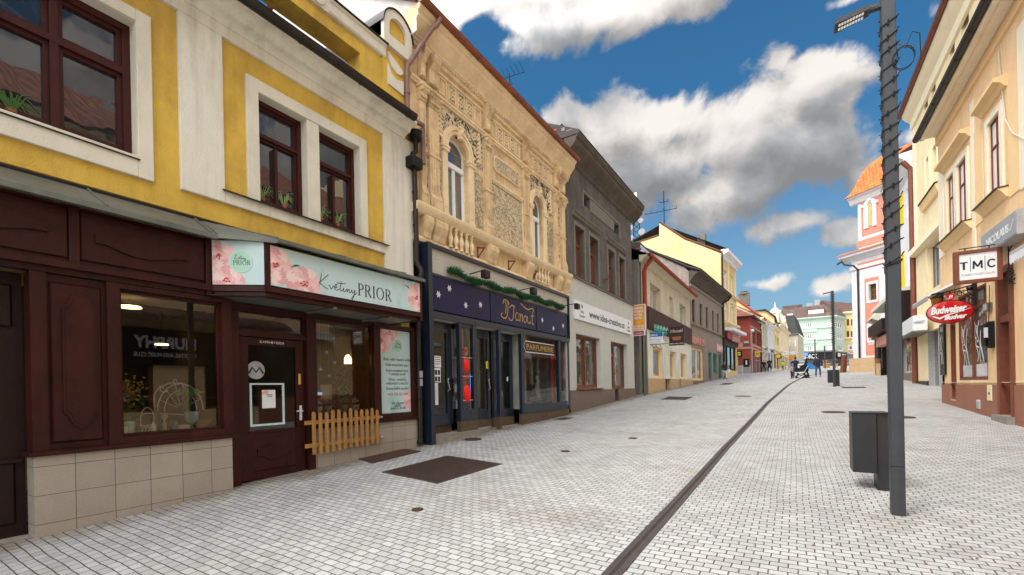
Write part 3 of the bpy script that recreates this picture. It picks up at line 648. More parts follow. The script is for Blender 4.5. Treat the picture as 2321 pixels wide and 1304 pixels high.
def lamp_post(label,x,y,group,cabled=True,H=5.43):
 z=ground(x,y);t=thing('street_lamp',label,'street lamp',(x,y,z),group)
 w=LW;fr=Frame(x,y,1,0,0,-1)
 mb=MB(fr);mb.cbox(-w,w,-w,w,z-.3,z+.50,.006);mb.cbox(-w,w,-w,w,z+.506,z+H,.006);mb.box(-w+.008,w-.008,-w+.008,w-.008,z+.49,z+.52)
 build('post',mb,M['post_paint'],t)
 mb=MB(fr);mb.box(-w*.7,w*.7,w,w+.003,z+.62,z+1.02);build('service_door',mb,M['post_paint'],t)
 mb=MB(fr);mb.box(-.16,-w,-.03,.03,z+H-.10,z+H-.05);mb.lathe(-.11,0,z+H-.078,[(.034,-.03),(.034,.03)],10,'a')
 build('arm',mb,M['post_paint'],t)
 mb=MB(fr)
 P=lambda a,dd,hh:(a,dd,z+H-.075+(a+.15)*.16+hh*.8)
 o=[(-.15,-.06),(-.15,.06),(-.44,.085),(-.455,.07),(-.455,-.07),(-.44,-.085)]
 A=[mb.pt(*P(a,b,-.035))for a,b in o];B=[mb.pt(*P(a,b,.03))for a,b in o]
 for k in range(6):mb.face([A[k],A[(k+1)%6],B[(k+1)%6],B[k]])
 mb.face(A[::-1]);mb.face(B)
 hd=build('lamp_head',mb,M['post_paint'],t)
 mb=MB(fr)
 for dd in(-.035,.035):
  mb=MB(fr)
  for k in range(9):
   a=-.20-k*.025
   mb.poly3([P(a,dd-.022,-.039),P(a-.020,dd-.022,-.039),P(a-.020,dd+.022,-.039),P(a,dd+.022,-.039)])
  build('led_panel',mb,M['led'],hd,recalc=False)
 return t,fr,z,w
lp,lfr,lz,lw=lamp_post('tall charcoal square lamp post in the foreground, wrapped in a black light string',LX,LY,'lamp posts along the street')
H=5.43
mb=MB(lfr);drops=[]
z0=lz+2.62;turns=17;step=(lz+H-.18-z0)/turns;pts=[]
q=lw+.008
for k in range(turns):
 zz=z0+k*step;j=random.uniform(-.02,.02);rise=.075+random.uniform(-.02,.02)
 pts+=[(-q,q,zz+j),(q,q,zz+rise+j),(q,-q,zz+rise*1.2+j),(-q,-q,zz+step*.9)]
 a=random.uniform(-.7,.7)*q;hh=zz+j+rise*(a+q)/(2*q)
 drops.append([(a,q+.004,hh-.03),(a,q+.012,hh+.018)])
 mb.tube([(-q-.006,q,zz+.01),(-q-.012,q,zz-.05),(-q-.008,q,zz-.11)],.005,5)
 mb.tube([(-q,q*.6,zz-.03),(-q-.028,q*.6,zz-.035+random.uniform(-.01,.02))],.005,5)
 mb.tube([(q,q,zz+rise),(q+.018,q,zz+rise+.012+random.uniform(-.01,.02))],.006,5)
mb.tube(pts,.0075,6);mb.tube([(-q,q,z0),(q,q,z0+.03),(q,-q,z0+.04),(-q,-q,z0+.02),(-q,q,z0-.02),(q,q,z0+.015)],.009,6);
ls=thing('light_string','black unlit light string wound in a spiral round the near lamp post','light string',(LX,LY,z0))
ls.location=(LX,LY,z0)
build('cord',mb,M['cable'],ls)
for D_ in drops:build('bulb_holder',MB(lfr).tube(D_,.0085,6),M['cable'],ls)
A=FP.hit(2036,98);B=FP.hit(2092,97)
mb=MB(FP);
pts=[]
p0=Vector((LX+lw,0,A[1]));
_Y=Frame(5.9,0,0,-1,-1,0);_a,_h=_Y.hit(2094,96,.62)
for k in range(15):
 t=k/14;pts.append((LX+lw+t*(5.28-LX-lw),-t*(-_a-LY),A[1]+t*(_h-A[1])-.10*math.sin(PI*t)))
mb.tube(pts,.006,6)
cx,cz=FP.hit(2045,140);rr=.088
mb.tube([(cx+rr*math.cos(a),.03+.004*a,cz+rr*1.25*math.sin(a))for a in[i*.35+1.9 for i in range(38)]],.0045,6)
mb.tube([(LX+lw,.02,A[1]-.03),(LX+lw+.02,.02,cz+.02),(cx-rr,.03,cz)],.0045,6)
mb.tube([(cx+.02,.03,cz+rr*1.2),(cx+.08,.02,A[1]+.06),(cx+.16,-.1,A[1]+.09),(cx+.26,-.6,A[1]+.07)],.0045,6)
single('supply_cable','thin black cable with a spare loop strung from the near lamp post towards the eaves','cable',mb,M['cable'],(LX,LY,A[1]))
def litter_bin(label,x0,x1,y,z0,z1,xs0,xs1,zb):
 """flat steel bin body on a slimmer upright"""
 t=thing('litter_bin',label,'litter bin',((xs0+xs1)/2,y,zb),'litter bins beside the lamp posts');fr=Frame(0,y,1,0,0,-1)
 b=build('body',MB(fr).cbox(x0,xs0-.002,-.20,.20,z0,z1,.006),M['charcoal'],t)
 build('upright',MB(fr).cbox(xs0,xs1,-.16,.16,zb-.1,z1-.004,.005),M['charcoal'],t)
 build('rain_lid',MB(fr).box(x0-.004,xs1,-.205,.205,z1+.001,z1+.008),M['charcoal'],t)
 return t
yb=7.35;FB=Frame(0,yb-.2,1,0,0,-1)
bx0,bz1=FB.hit(1931,937);bx1,bz0=FB.hit(1990,1074);_,zbb=FB.hit(1989,1104);bx2,_=FB.hit(2018,1000)
litter_bin('charcoal steel litter bin hung on its upright right behind the near lamp post',bx0,bx1,yb,bz0,bz1,bx1,bx2,ground(bx1,yb))
lp2,_,_,_=lamp_post('farther charcoal lamp post with a bin, standing alone past the round cover',1.93,31.5,'lamp posts along the street')
lp2['label']='second lamp post up the street, slim and dark against the green building'
mb=MB(Frame(1.93,31.5,1,0,0,-1));zz=ground(1.93,31.5)
for k in range(24):
 h=zz+2.4+k*.125;mb.tube([(-.1,.1,h),(.1,.1,h+.05),(.1,-.1,h+.07),(-.1,-.1,h+.11),(-.1,.1,h+.125)],.012,4)
single('light_string','dark light string wound round the second lamp post','light string',mb,M['cable'],(1.93,31.5,zz+2.4))
yb=32.4;FB=Frame(0,yb-.2,1,0,0,-1);bx0,bz1=FB.hit(1876,839.5);bx1,bz0=FB.hit(1889,868)
litter_bin('small grey litter bin beside the second lamp post, far up the street',bx0,bx1,yb,bz0,bz1,bx1,bx1+.3,ground(2,yb))
for px,pt,pb,lab in((1847,770,838,'dark pole standing in front of the green building beside the blue panel'),(1869,785,836,'shorter dark pole on the square just left of the second lamp post')):
 y=104.0;F_=Frame(0,y,1,0,0,-1);a,zt=F_.hit(px,pt);z=ground(a,y);t=thing('pole',lab,'pole',(a,y,z),'poles on the square')
 build('post',MB(F_).box(a-.1,a+.1,-.1,.1,z-.2,zt),M['post_paint'],t);build('cap',MB(F_).box(a-.13,a+.13,-.13,.13,zt+.002,zt+.05),M['post_paint'],t)
def window(par,fr,a0,a1,h0,h1,d,fm,gm,mull=(),trans=(),fw=.05,dep=.06,bar=None,label=None,sash=True):
 bar=bar or fw*.8
 mb=MB(fr)
 mb.box(a0,a1,d,d+dep,h0,h0+fw).box(a0,a1,d,d+dep,h1-fw,h1).box(a0,a0+fw,d+.001,d+dep-.001,h0+fw,h1-fw).box(a1-fw,a1,d+.001,d+dep-.001,h0+fw,h1-fw)
 for t in trans:h=h0+(h1-h0)*t;mb.box(a0+fw,a1-fw,d+.004,d+dep+.008,h-bar/2,h+bar/2)
 ms=[]
 for q in mull:
  t,lo,hi=q if isinstance(q,tuple)else(q,0,1)
  a=a0+(a1-a0)*t;mb.box(a-bar/2,a+bar/2,d+.003,d+dep+.004,h0+fw+(h1-h0-2*fw)*lo,h0+fw+(h1-h0-2*fw)*hi)
  ms.append(a)
 if sash:
  A=[a0+fw]+[a0+(a1-a0)*(q[0]if isinstance(q,tuple)else q)for q in mull if not isinstance(q,tuple)]+[a1-fw]
  Hh=[h0+fw]+[h0+(h1-h0)*t for t in trans]+[h1-fw];s_=fw*.55
  for x0,x1 in zip(A,A[1:]):
   for y0,y1 in zip(Hh,Hh[1:]):
    if x0!=A[0]:x0_=x0+bar/2
    else:x0_=x0
    x1_=x1-bar/2 if x1!=A[-1]else x1
    y0_=y0+bar/2 if y0!=Hh[0]else y0
    y1_=y1-bar/2 if y1!=Hh[-1]else y1
    e=d+dep*.62
    mb.box(x0_,x1_,d+.002,e,y0_,y0_+s_).box(x0_,x1_,d+.002,e,y1_-s_,y1_).box(x0_,x0_+s_,d+.0025,e-.001,y0_+s_,y1_-s_).box(x1_-s_,x1_,d+.0025,e-.001,y0_+s_,y1_-s_)
 w=build('window',mb,fm,par,label)
 build('pane',MB(fr).poly3([(a0+fw*.5,d+.012,h0+fw*.5),(a1-fw*.5,d+.012,h0+fw*.5),(a1-fw*.5,d+.012,h1-fw*.5),(a0+fw*.5,d+.012,h1-fw*.5)]),gm,w,recalc=False)
 return w
def gutter(mb,d,h,a0,a1,r=.075,rings=.9):
 n=10
 prof=[(d+r*math.cos(PI+PI*k/n),h+r*math.sin(PI+PI*k/n))for k in range(n+1)]
 mb.prism(prof+[(d+r+.012,h+.012),(d-r,h+.01)],a0,a1)
 a=a0+.3
 while a<a1-.1:
  rr=r+.009
  mb.prism([(d+rr*math.cos(PI+PI*k/n),h+rr*math.sin(PI+PI*k/n))for k in range(n+1)],a,a+.03);a+=rings
 return mb
def cove(d0,d1,h0,h1,n=6):
 """concave quarter: profile from wall up and out"""
 return[(d0+(d1-d0)*(1-math.cos(PI/2*k/n)),h0+(h1-h0)*math.sin(PI/2*k/n))for k in range(n+1)]
def room(par,fr,a0,a1,h0,h1,d_front,d_back,m,name='interior'):
 mb=MB(fr)
 mb.poly3([(a0,d_back,h0),(a1,d_back,h0),(a1,d_back,h1),(a0,d_back,h1)])
 mb.poly3([(a0,d_front,h0),(a0,d_back,h0),(a0,d_back,h1),(a0,d_front,h1)]);mb.poly3([(a1,d_front,h0),(a1,d_back,h0),(a1,d_back,h1),(a1,d_front,h1)])
 mb.poly3([(a0,d_front,h0),(a1,d_front,h0),(a1,d_back,h0),(a0,d_back,h0)]);mb.poly3([(a0,d_front,h1),(a1,d_front,h1),(a1,d_back,h1),(a0,d_back,h1)])
 return build(name,mb,m,par,recalc=False)
def clip(poly,x0,x1,y0,y1):
 def cut(P,f,g):
  out=[]
  for i in range(len(P)):
   a,b=P[i-1],P[i];fa,fb=f(a),f(b)
   if(fa>=0)!=(fb>=0):t=fa/(fa-fb);out.append((a[0]+(b[0]-a[0])*t,a[1]+(b[1]-a[1])*t))
   if fb>=0:out.append(b)
  return out
 for f in(lambda p:p[0]-x0,lambda p:x1-p[0],lambda p:p[1]-y0,lambda p:y1-p[1]):
  poly=cut(poly,f,None)
  if len(poly)<3:return[]
 return poly
def peony(mb,cx,cy,R,box,d,seed=0,squash=1.0):
 """printed peony: overlapping petals in three pinks with a deep core; materials 0,1,2 petals, 3 core, 4 leaf"""
 rnd=random.Random(seed);dd=d
 for ring,(rr,pr,n)in enumerate(((.78,.34,11),(.62,.32,10),(.46,.28,9),(.32,.22,8),(.18,.17,6))):
  for k in range(n):
   a=2*PI*k/n+ring*.4+rnd.uniform(-.15,.15);r=R*rr*rnd.uniform(.9,1.1);px,py=cx+r*math.cos(a),cy+r*squash*math.sin(a)
   w=R*pr*rnd.uniform(.85,1.15);pts=[]
   for t in range(12):
    q=2*PI*t/12;ex=w*(1+.10*math.cos(3*q+rnd.random()))*math.cos(q)*.8;ey=w*math.sin(q)*1.05
    pts.append((px+ex*math.cos(a)-ey*math.sin(a),py+(ex*math.sin(a)+ey*math.cos(a))*squash))
   pts=clip(pts,*box)
   if pts:mb.cur=(k+ring)%3;dd+=.00009;mb.poly3([(x,dd,y)for x,y in pts])
 for k in range(9):
  a=rnd.random()*6.3;r=R*.13*rnd.random()**.5*1.6;w=R*.07
  pts=clip([(cx+r*math.cos(a)+w*math.cos(q)*rnd.uniform(.6,1.2),cy+(r*math.sin(a)+w*math.sin(q)*rnd.uniform(.6,1.2))*squash)for q in[i*PI/4 for i in range(8)]],*box)
  if pts:mb.cur=3;dd+=.00009;mb.poly3([(x,dd,y)for x,y in pts])
def leafshape(mb,x,y,L,ang,w,box,d):
 pts=[]
 for k in range(9):
  t=k/8;pts.append((t*L,w*math.sin(PI*t)))
 for k in range(7,0,-1):
  t=k/8;pts.append((t*L,-w*.55*math.sin(PI*t)+.1*L*math.sin(PI*t)))
 c,s=math.cos(ang),math.sin(ang);pts=clip([(x+a*c-b*s,y+a*s+b*c)for a,b in pts],*box)
 if pts:mb.cur=4;mb.poly3([(p,d,q)for p,q in pts])
PEO=[M['peony_a'],M['peony_b'],M['peony_c'],M['peony_core'],M['leaf_ink']]
SCRIPT={'K':([[(.16,1.0),(.10,.5),(.02,-.02)],[(.50,1.02),(.30,.74),(.06,.40),(-.03,.36),(.10,.34),(.30,.16),(.46,.10)]],.50),'v':([[(0,.30),(.05,.34),(.08,.2),(.11,.12),(.18,.22),(.24,.36),(.30,.32)]],.28),'e':([[(0,.22),(.12,.30),(.13,.38),(.06,.38),(.02,.24),(.08,.12),(.18,.14),(.26,.26)],[(.04,.50),(.08,.44),(.16,.54)]],.25),'t':([[(.12,.78),(.07,.4),(.05,.18),(.10,.12),(.20,.24)],[(-.12,.60),(.08,.62),(.36,.66)]],.20),'i':([[(0,.22),(.05,.36),(.03,.16),(.09,.12),(.18,.26)]],.18),'n':([[(0,.28),(.04,.34),(.03,.12),(.10,.28),(.16,.34),(.16,.14),(.22,.14),(.28,.26)]],.27),'y':([[(0,.28),(.04,.34),(.05,.18),(.12,.16),(.20,.36),(.16,.05),(.06,-.28),(.02,-.22),(.14,-.02),(.32,.22)]],.34)}
def smooth_pts(P,n=5):
 out=[]
 for i in range(len(P)-1):
  p0,p1,p2,p3=P[max(0,i-1)],P[i],P[i+1],P[min(len(P)-1,i+2)]
  for k in range(n):
   t=k/n
   out.append(tuple(.5*((2*p1[j])+(-p0[j]+p2[j])*t+(2*p0[j]-5*p1[j]+4*p2[j]-p3[j])*t*t+(-p0[j]+3*p1[j]-3*p2[j]+p3[j])*t**3)for j in(0,1)))
 return out+[P[-1]]
def script_word(mb,word,a,h,s,w,d,rise=0,sx=None):
 x=0;sx=sx or s
 for ch in word:
  st,adv=SCRIPT[ch]
  for S in st:mb.ribbon([(a+(x+p[0])*sx,h+p[1]*s+rise*x*s)for p in smooth_pts(S)],w,d)
  x+=adv
 return x*s
def serif_word(mb,word,a,h,s,d,gap=.14):
 """roman capitals with serifs, s = cap height"""
 x=0;T,t=.13*s,.055*s
 def bar(x0,y0,x1,y1,w):mb.ribbon([(a+x0,h+y0),(a+x1,h+y1)],w,d)
 def ser(cx,y):bar(cx-.13*s,y,cx+.13*s,y,t)
 def arc(cx,cy,rx,ry,a0,a1):
  P=[];Wd=[]
  for k in range(17):
   q=a0+(a1-a0)*k/16;P.append((a+cx+rx*math.cos(q),h+cy+ry*math.sin(q)));Wd.append(t+(T-t)*abs(math.cos(q)))
  mb.ribbon(P,Wd,d)
 for ch in word:
  if ch=='I':bar(x+.13*s,0,x+.13*s,s,T);ser(x+.13*s,t/2);ser(x+.13*s,s-t/2);x+=.26*s
  elif ch in 'PR':
   bar(x+.13*s,0,x+.13*s,s,T);ser(x+.13*s,t/2);ser(x+.13*s,s-t/2)
   arc(x+.28*s,.74*s,.24*s,.235*s,PI/2,-PI/2);bar(x+.15*s,s-t/2,x+.3*s,s-t/2,t);bar(x+.15*s,.505*s,x+.3*s,.505*s,t)
   if ch=='R':bar(x+.33*s,.5*s,x+.62*s,.02*s,T);bar(x+.54*s,t/2,x+.74*s,t/2,t);x+=.70*s
   else:x+=.54*s
  elif ch=='O':arc(x+.42*s,.5*s,.36*s,.49*s,0,2*PI);x+=.84*s
  x+=gap*s
 return x
L=Frame(-6.9,0,0,1,1,0)
E1=7.18
yh=thing('yellow_house','mustard yellow and cream house above the flower shop, nearest on the left','building',(-6.9,3.4,-1.31))
WIN1=(.98,2.39,2.98,4.66);W2a=(3.91,4.72,2.95,4.60);W2b=(4.97,5.82,2.95,4.60);WL=(-2.3,-.3,2.98,4.57)
build('wall',MB(L).sheet(-4,E1,2.0,5.5,[WIN1,(3.91,5.82,2.95,4.60),WL],0,.24).box(-4,E1,-9,-.30,2.0,5.3).box(-4,E1,-9,-3.2,-2,1.99).box(E1-.25,E1-.001,-3.2,-.11,-2,1.99).box(-4,-3.75,-3.2,-.001,-2,1.99),M['yellow'],yh)
mb=MB(L)
mb.cbox(2.85,3.40,0,.055,2.74,5.12,.008);mb.cbox(6.40,E1-.002,0,.05,1.6,5.3,.008);mb.cbox(3.402,6.398,0,.053,2.74,2.915,.008)
mb.cbox(-4,6.399,0,.058,5.12,5.30,.008);mb.cbox(-.1,.45,0,.055,2.74,5.118,.008)
build('pilaster_bands',mb,M['cream_wall'],yh)
for q in(WIN1,(3.91,5.82,2.95,4.60),WL):
 mb=MB(L).box(q[0]-.05,q[0]+.004,-.24,.02,q[2],q[3]).box(q[1]-.004,q[1]+.05,-.24,.02,q[2],q[3]).box(q[0],q[1],-.24,.02,q[3]-.004,q[3]+.05);build('window_reveal',mb,M['cream_trim'],yh)
def surround(par,a0,a1,h0,h1,i0,i1,j0,j1,d=.05,m='cream_trim',bottom=True):
 mb=MB(L);mb.cbox(a0,i0,0,d,h0,h1,.006);mb.cbox(i1,a1,0,d,h0,h1,.006);mb.cbox(i0+.001,i1-.001,0,d,j1,h1-.001,.006)
 if bottom:mb.cbox(i0+.001,i1-.001,0,d,h0+.001,j0,.006)
 return build('window_surround',mb,M[m],par)
surround(yh,.76,2.55,2.72,4.81,*WIN1);surround(yh,-2.5,-.12,2.72,4.80,*WL)
surround(yh,3.73,5.98,2.918,4.79,3.91,5.82,2.95,4.60,bottom=False)
build('window_pier',MB(L).cbox(4.73,4.96,-.235,.035,2.92,4.60,.008),M['cream_trim'],yh)
mb=MB(L);mb.prism([(0,2.918),(.105,2.895),(.112,2.908),(0,2.945)],3.36,6.46);mb.prism([(-.2,2.96),(.07,2.925),(.075,2.937),(-.2,2.978)],.93,2.40)
build('sill_flashing',mb,M['gutter_dark'],yh)
window(yh,L,*WIN1,-.22,M['win_wood'],M['pane_dark'],(.5,),(.64,),.085,.09,.075,label='dark brown three part window')
window(yh,L,*WL,-.22,M['win_wood'],M['pane_dark'],(.33,.66),(.64,),.085,.09,.075)
for q in(W2a,W2b):window(yh,L,q[0],q[1]-.0,q[2]+.02,q[3],-.22,M['win_wood'],M['pane_dark'],((.45,0,.60),),(.66,),.07,.09,.045)
def spiky(mb,a,d,h,R,n,seed):
 r=random.Random(seed)
 for k in range(n):
  an=r.uniform(0,PI);l=R*r.uniform(.5,1);lean=math.cos(an)*l*.8;w=.008
  p=[(a,h),(a+lean*.5,h+l*.8),(a+lean,h+l*r.uniform(.4,1.0))]
  for q0,q1 in zip(p,p[1:]):mb.poly3([(q0[0]-w,d,q0[1]),(q0[0]+w,d,q0[1]),(q1[0]+w*.6,d+.01,q1[1]),(q1[0]-w*.6,d+.01,q1[1])])
for a,n_,lab in((4.06,16,'spiky house plant at the near edge of the first paired window'),(4.42,20,'spiky house plant at the far side of the first paired window'),(5.10,16,'spiky house plant behind the second paired window, near side'),(5.45,14,'small house plant behind the second paired window, far side'),(1.35,22,'bushy house plant at the bottom of the big upstairs window')):
 mb=MB(L);spiky(mb,a,-.195,3.05,.34,n_*2,int(a*100));
 t=thing('house_plant',lab,'plant',tuple(L.p(a,-.16,3.04)),'house plants in the upstairs windows')
 build('leaves',mb,M['plant_pale']if a>1.5 else M['plant'],t,recalc=False);build('pot',MB(L).lathe(a,-.17,3.04,[(.035,0),(.05,.06)],8),M['terracotta'],t)
mb=MB(L);prof=[(0,5.28)]+[(.055,5.28),(.075,5.285)]+cove(.075,.20,5.285,5.36)+[(.22,5.365),(.22,5.38)]+cove(.23,.40,5.38,5.47)+[(.42,5.48),(.42,5.52),(0,5.52)]
mb.prism(prof,-4,6.98);build('cornice',mb,M['cream_wall'],yh)
gutter(mb:=MB(L),.47,5.545,-4,6.86,.085,1.15)
gt=build('gutter',mb,M['gutter_dark'],yh,smooth=True)
mb=MB(L);mb.poly3([(-4,.40,5.50),(E1,.40,5.50),(E1,-4.2,8.6),(-4,-4.2,8.6)]);mb.poly3([(-4,-4.2,8.6),(E1,-4.2,8.6),(E1,-9,5.3),(-4,-9,5.3)])
build('roof',mb,M['tile_slate'],yh,recalc=False)
dm=MB(L);D0,D1=-.42,-.02
dm.box(5.92,6.45,D0,D1,5.50,6.70);dm.box(-1,5.92,D0,D1,6.46,6.699);dm.box(3.3,3.75,D0,D1,5.5,6.459)
dm.box(6.45,7.18,D0,.02,5.50,7.15)
dg=build('dormer_gable',dm,M['yellow'],yh)
mb=MB(L);mb.prism([(D1,6.70),(.03,6.71),(.05,6.74),(.05,6.90),(.08,6.92),(.08,6.96),(D0,6.96),(D0,6.70)],5.2,6.52)
cs=[(5.2,6.70),(5.2,6.96),(5.05,7.0),(4.9,7.15),(4.8,7.45),(4.6,7.75),(4.2,8.0),(3.4,8.15),(2.6,8.0),(2.2,7.75),(2.0,7.45),(1.9,7.15),(1.6,6.96),(-1,6.96),(-1,6.70)]
mb.plate(cs,D0,.03);build('coping',mb,M['cream_trim'],dg)
mb=MB(L);mb.prism([(D0,6.965),(.11,6.965),(.11,6.985),(D0,6.99)],5.2,6.55)
mb.tube([(5.2,.10,6.97),(5.05,.10,7.02),(4.92,.10,7.17),(4.82,.10,7.47),(4.62,.10,7.78),(4.2,.10,8.03)],.02,6);build('coping_flashing',mb,M['gutter_dark'],dg)
build('plaster_ornament',MB(L).lathe(4.98,.03,6.87,[(.16,0),(.15,.03),(.05,.04)],16,'d'),M['cream_trim'],dg);mb=MB(L)
mb.plate([(6.57,6.64),(6.66,6.47),(6.80,6.42),(7.0,6.49),(7.0,6.20),(6.57,6.22)],.02,.05)
mb.plate([(6.585,6.88),(6.60,6.74),(6.68,6.62),(6.80,6.56),(6.93,6.58),(7.0,6.66),(6.99,6.70)],.02,.05)
arch=[(6.45,6.98),(7.22,6.98)]+[(6.835+.385*math.cos(PI*k/12),7.40+.36*math.sin(PI*k/12))for k in range(13)]
hole_b,hole_t=7.22,7.38
mb.plate([(6.43,6.98),(7.22,6.98),(7.22,7.21),(6.43,7.21)],.02,.10)
mb.plate([(6.43,7.212),(6.58,7.212),(6.58,7.39),(6.43,7.39)],.02,.10);mb.plate([(7.07,7.212),(7.22,7.212),(7.22,7.39),(7.07,7.39)],.02,.10)
o_=[(6.825+.395*math.cos(PI*k/14),7.392+.40*math.sin(PI*k/14))for k in range(15)];i_=[(6.825+.245*math.cos(PI*k/14),7.392+.24*math.sin(PI*k/14))for k in range(14,-1,-1)]
mb.plate(o_+i_,.02,.10)
build('plaster_ornament',mb,M['cream_trim'],dg)
mb=MB(L);mb.plate([(6.585,7.20),(7.065,7.20),(7.065,7.39)]+[(6.825+.24*math.cos(PI*k/10),7.39+.24*math.sin(PI*k/10))for k in range(11)]+[(6.585,7.39)],-.02,.018);build('niche',mb,M['yellow'],dg)
mb=MB(L);R=[(.41,.12),(.41,-1.9)];n=14
for(r0,dd)in((.425,.125),):
 A=[mb.pt(6.825+r0*math.cos(PI*k/n),dd,7.392+r0*math.sin(PI*k/n))for k in range(n+1)];B=[mb.pt(6.825+r0*math.cos(PI*k/n),-1.9,7.392+r0*math.sin(PI*k/n))for k in range(n+1)]
 for k in range(n):mb.face([A[k],A[k+1],B[k+1],B[k]])
 A2=[mb.pt(6.825+.40*math.cos(PI*k/n),.125,7.392+.40*math.sin(PI*k/n))for k in range(n+1)]
 for k in range(n):mb.face([A[k],A[k+1],A2[k+1],A2[k]])
 mb.tube([(6.58,.03,7.215),(7.07,.03,7.215)],.018,5)
mb.box(6.40,7.25,-1.9,D0-.002,6.0,7.39)
build('barrel_roof',mb,M['gutter_dark'],dg,smooth=True)
XA=[(-3.2,.20),(3.10,.26),(3.54,.80),(6.50,.86)]
mb=MB(L)
top=[(-3.4,.02),(3.08,.02),(3.6,.02),(6.98,.02)]
ea=[(-3.4,.42),(3.08,.48),(3.62,.95),(6.50,.99)]
for k in range(3):
 a0,a1=top[k],top[k+1];b0,b1=ea[k],ea[k+1]
 mb.poly3([(a0[0],a0[1],2.40),(a1[0],a1[1],2.40),(b1[0],b1[1],2.115),(b0[0],b0[1],2.125)])
 mb.poly3([(b0[0],b0[1],2.125),(b1[0],b1[1],2.115),(b1[0],b1[1],2.055),(b0[0],b0[1],2.075)])
 mb.poly3([(b0[0],b0[1],2.075),(b1[0],b1[1],2.055),(b1[0],b1[1]-.10,2.065),(b0[0],b0[1]-.10,2.085)])
mb.poly3([(6.98,.02,2.40),(6.50,.99,2.115),(6.50,.99,2.055),(6.98,.02,2.055)])
for a,b in((3.0,3.0),(3.3,3.62),(4.6,4.72),(5.9,6.0),(1.9,1.95),(.6,.62)):
 e=lerp([(p[0],p[1])for p in ea],b);mb.tube([(a,.05,2.395),(b,e,2.125)],.012,5)
cn=build('canopy',mb,M['grey_metal'],yh,recalc=False)
mb=MB(L);mb.prism([(0,2.385),(.05,2.385),(.06,2.415),(.0,2.45)],-4,7.2);build('canopy_flashing',mb,M['gutter_dark'],cn)
fs=MB(L);H0,H1=1.47,2.10
fs.box(-3.2,3.08,.02,.21,H0,H1)
for a0,a1 in((-1.6,.12),(.2,1.68),(1.78,3.03)):
 fs.cbox(a0,a1,.21,.235,H0+.05,H1-.03,.012)
fs.cbox(1.685,1.775,.21,.25,H0,H1,.008);fs.cbox(.13,.195,.21,.25,H0,H1,.008);fs.cbox(3.035,3.10,.18,.26,H0,H1,.008)
def cartouche(mb,a0,a1,hc,hh,d0,d1):
 up=[(0,.45),(.10,.48),(.22,.62),(.38,.92),(.55,1.0),(.72,.88),(.86,.55),(1,.42)];dn=[(1,-.35),(.88,-.38),(.74,-.66),(.56,-.98),(.40,-1.0),(.24,-.72),(.12,-.42),(0,-.38)]
 mb.plate([(a0+(a1-a0)*t,hc+hh*q)for t,q in up+dn],d0,d1)
cartouche(fs,.42,1.52,1.80,.13,.235,.262);cartouche(fs,1.90,2.84,1.79,.13,.235,.262);cartouche(fs,-1.4,-.1,1.80,.13,.235,.262)
build('carved_fascia',fs,M['dark_wood'],yh)
mb=MB(L)
for k in range(3):
 (a0,d0),(a1,d1)=XA[k],XA[k+1]
 for(o,hh,t)in((.03,1.40,.07),(-.03,1.335,.065)):
  mb.poly3([(a0,d0+o,hh+t),(a1,d1+o,hh+t),(a1,d1+o,hh),(a0,d0+o,hh)]);mb.poly3([(a0,d0+o,hh+t),(a1,d1+o,hh+t),(a1,d1+o-.08,hh+t+.01),(a0,d0+o-.08,hh+t+.01)])
  mb.poly3([(a0,d0+o,hh),(a1,d1+o,hh),(a1,d1+o-.1,hh),(a0,d0+o-.1,hh)])
mb.box(3.51,3.58,.60,.83,1.41,2.09);mb.box(6.46,6.53,.05,.87,1.335,2.07);mb.box(3.03,3.10,.1,.27,1.335,1.475)
build('fascia_beam',mb,M['dark_wood'],yh,recalc=False)
mb=MB(L)
mb.poly3([(-3.2,.0,1.34),(3.02,.0,1.34),(3.02,.24,1.34),(-3.2,.17,1.34)]);mb.poly3([(3.02,0,1.345),(6.50,0,1.345),(6.50,.83,1.345),(3.52,.77,1.345),(3.02,.24,1.345)])
for a in(4.6,5.75):mb.box(a,a+.06,.02,.80,1.31,1.34)
mb.poly3([(3.0,.0,1.34),(6.5,.0,1.34),(6.5,.0,2.1),(3.0,.0,2.1)])
build('soffit',mb,M['grey_metal'],yh,recalc=False)
BF=.22
mb=MB(L)
mb.box(1.38,1.50,0,BF,-.55,1.33);mb.box(1.50,2.00,0,BF-.05,-.55,1.33);mb.box(2.0,2.12,0,BF,-.55,1.33);mb.box(3.24,3.36,0,BF,-.55,1.33);mb.box(2.12,3.24,.05,BF-.001,1.27,1.33);mb.box(2.12,3.24,.05,BF-.001,-.55,-.47)
mb.cbox(1.53,1.96,BF-.05,BF-.02,-.48,1.25,.02)
up=[(1.62,-.16),(1.62,.98),(1.66,1.02),(1.69,1.10),(1.76,1.15),(1.84,1.10),(1.87,1.02),(1.91,.98),(1.91,-.16),(1.87,-.20),(1.84,-.28),(1.76,-.34),(1.69,-.28),(1.66,-.20)]
cx,cy=1.765,.40;mb.plate(up,BF-.02,BF+.005);mb.plate([(cx+(x-cx)*.84,cy+(y-cy)*.93)for x,y in up],BF+.005,BF+.014)
mb.prism([(0,-.60),(BF+.045,-.60),(BF+.05,-.585),(BF+.05,-.565),(BF+.02,-.552),(0,-.552)],1.34,3.40)
build('shopfront_timber',mb,M['dark_wood'],yh)
build('tile_plinth',MB(L).box(1.38,3.33,0,BF+.015,-2,-.601),M['tile_base'],yh)
window(yh,L,2.12,3.24,-.47,1.27,.10,M['dark_wood'],M['shop_glass'],(),(),.035,.05,sash=False,label='large shop window with garden ornaments inside')
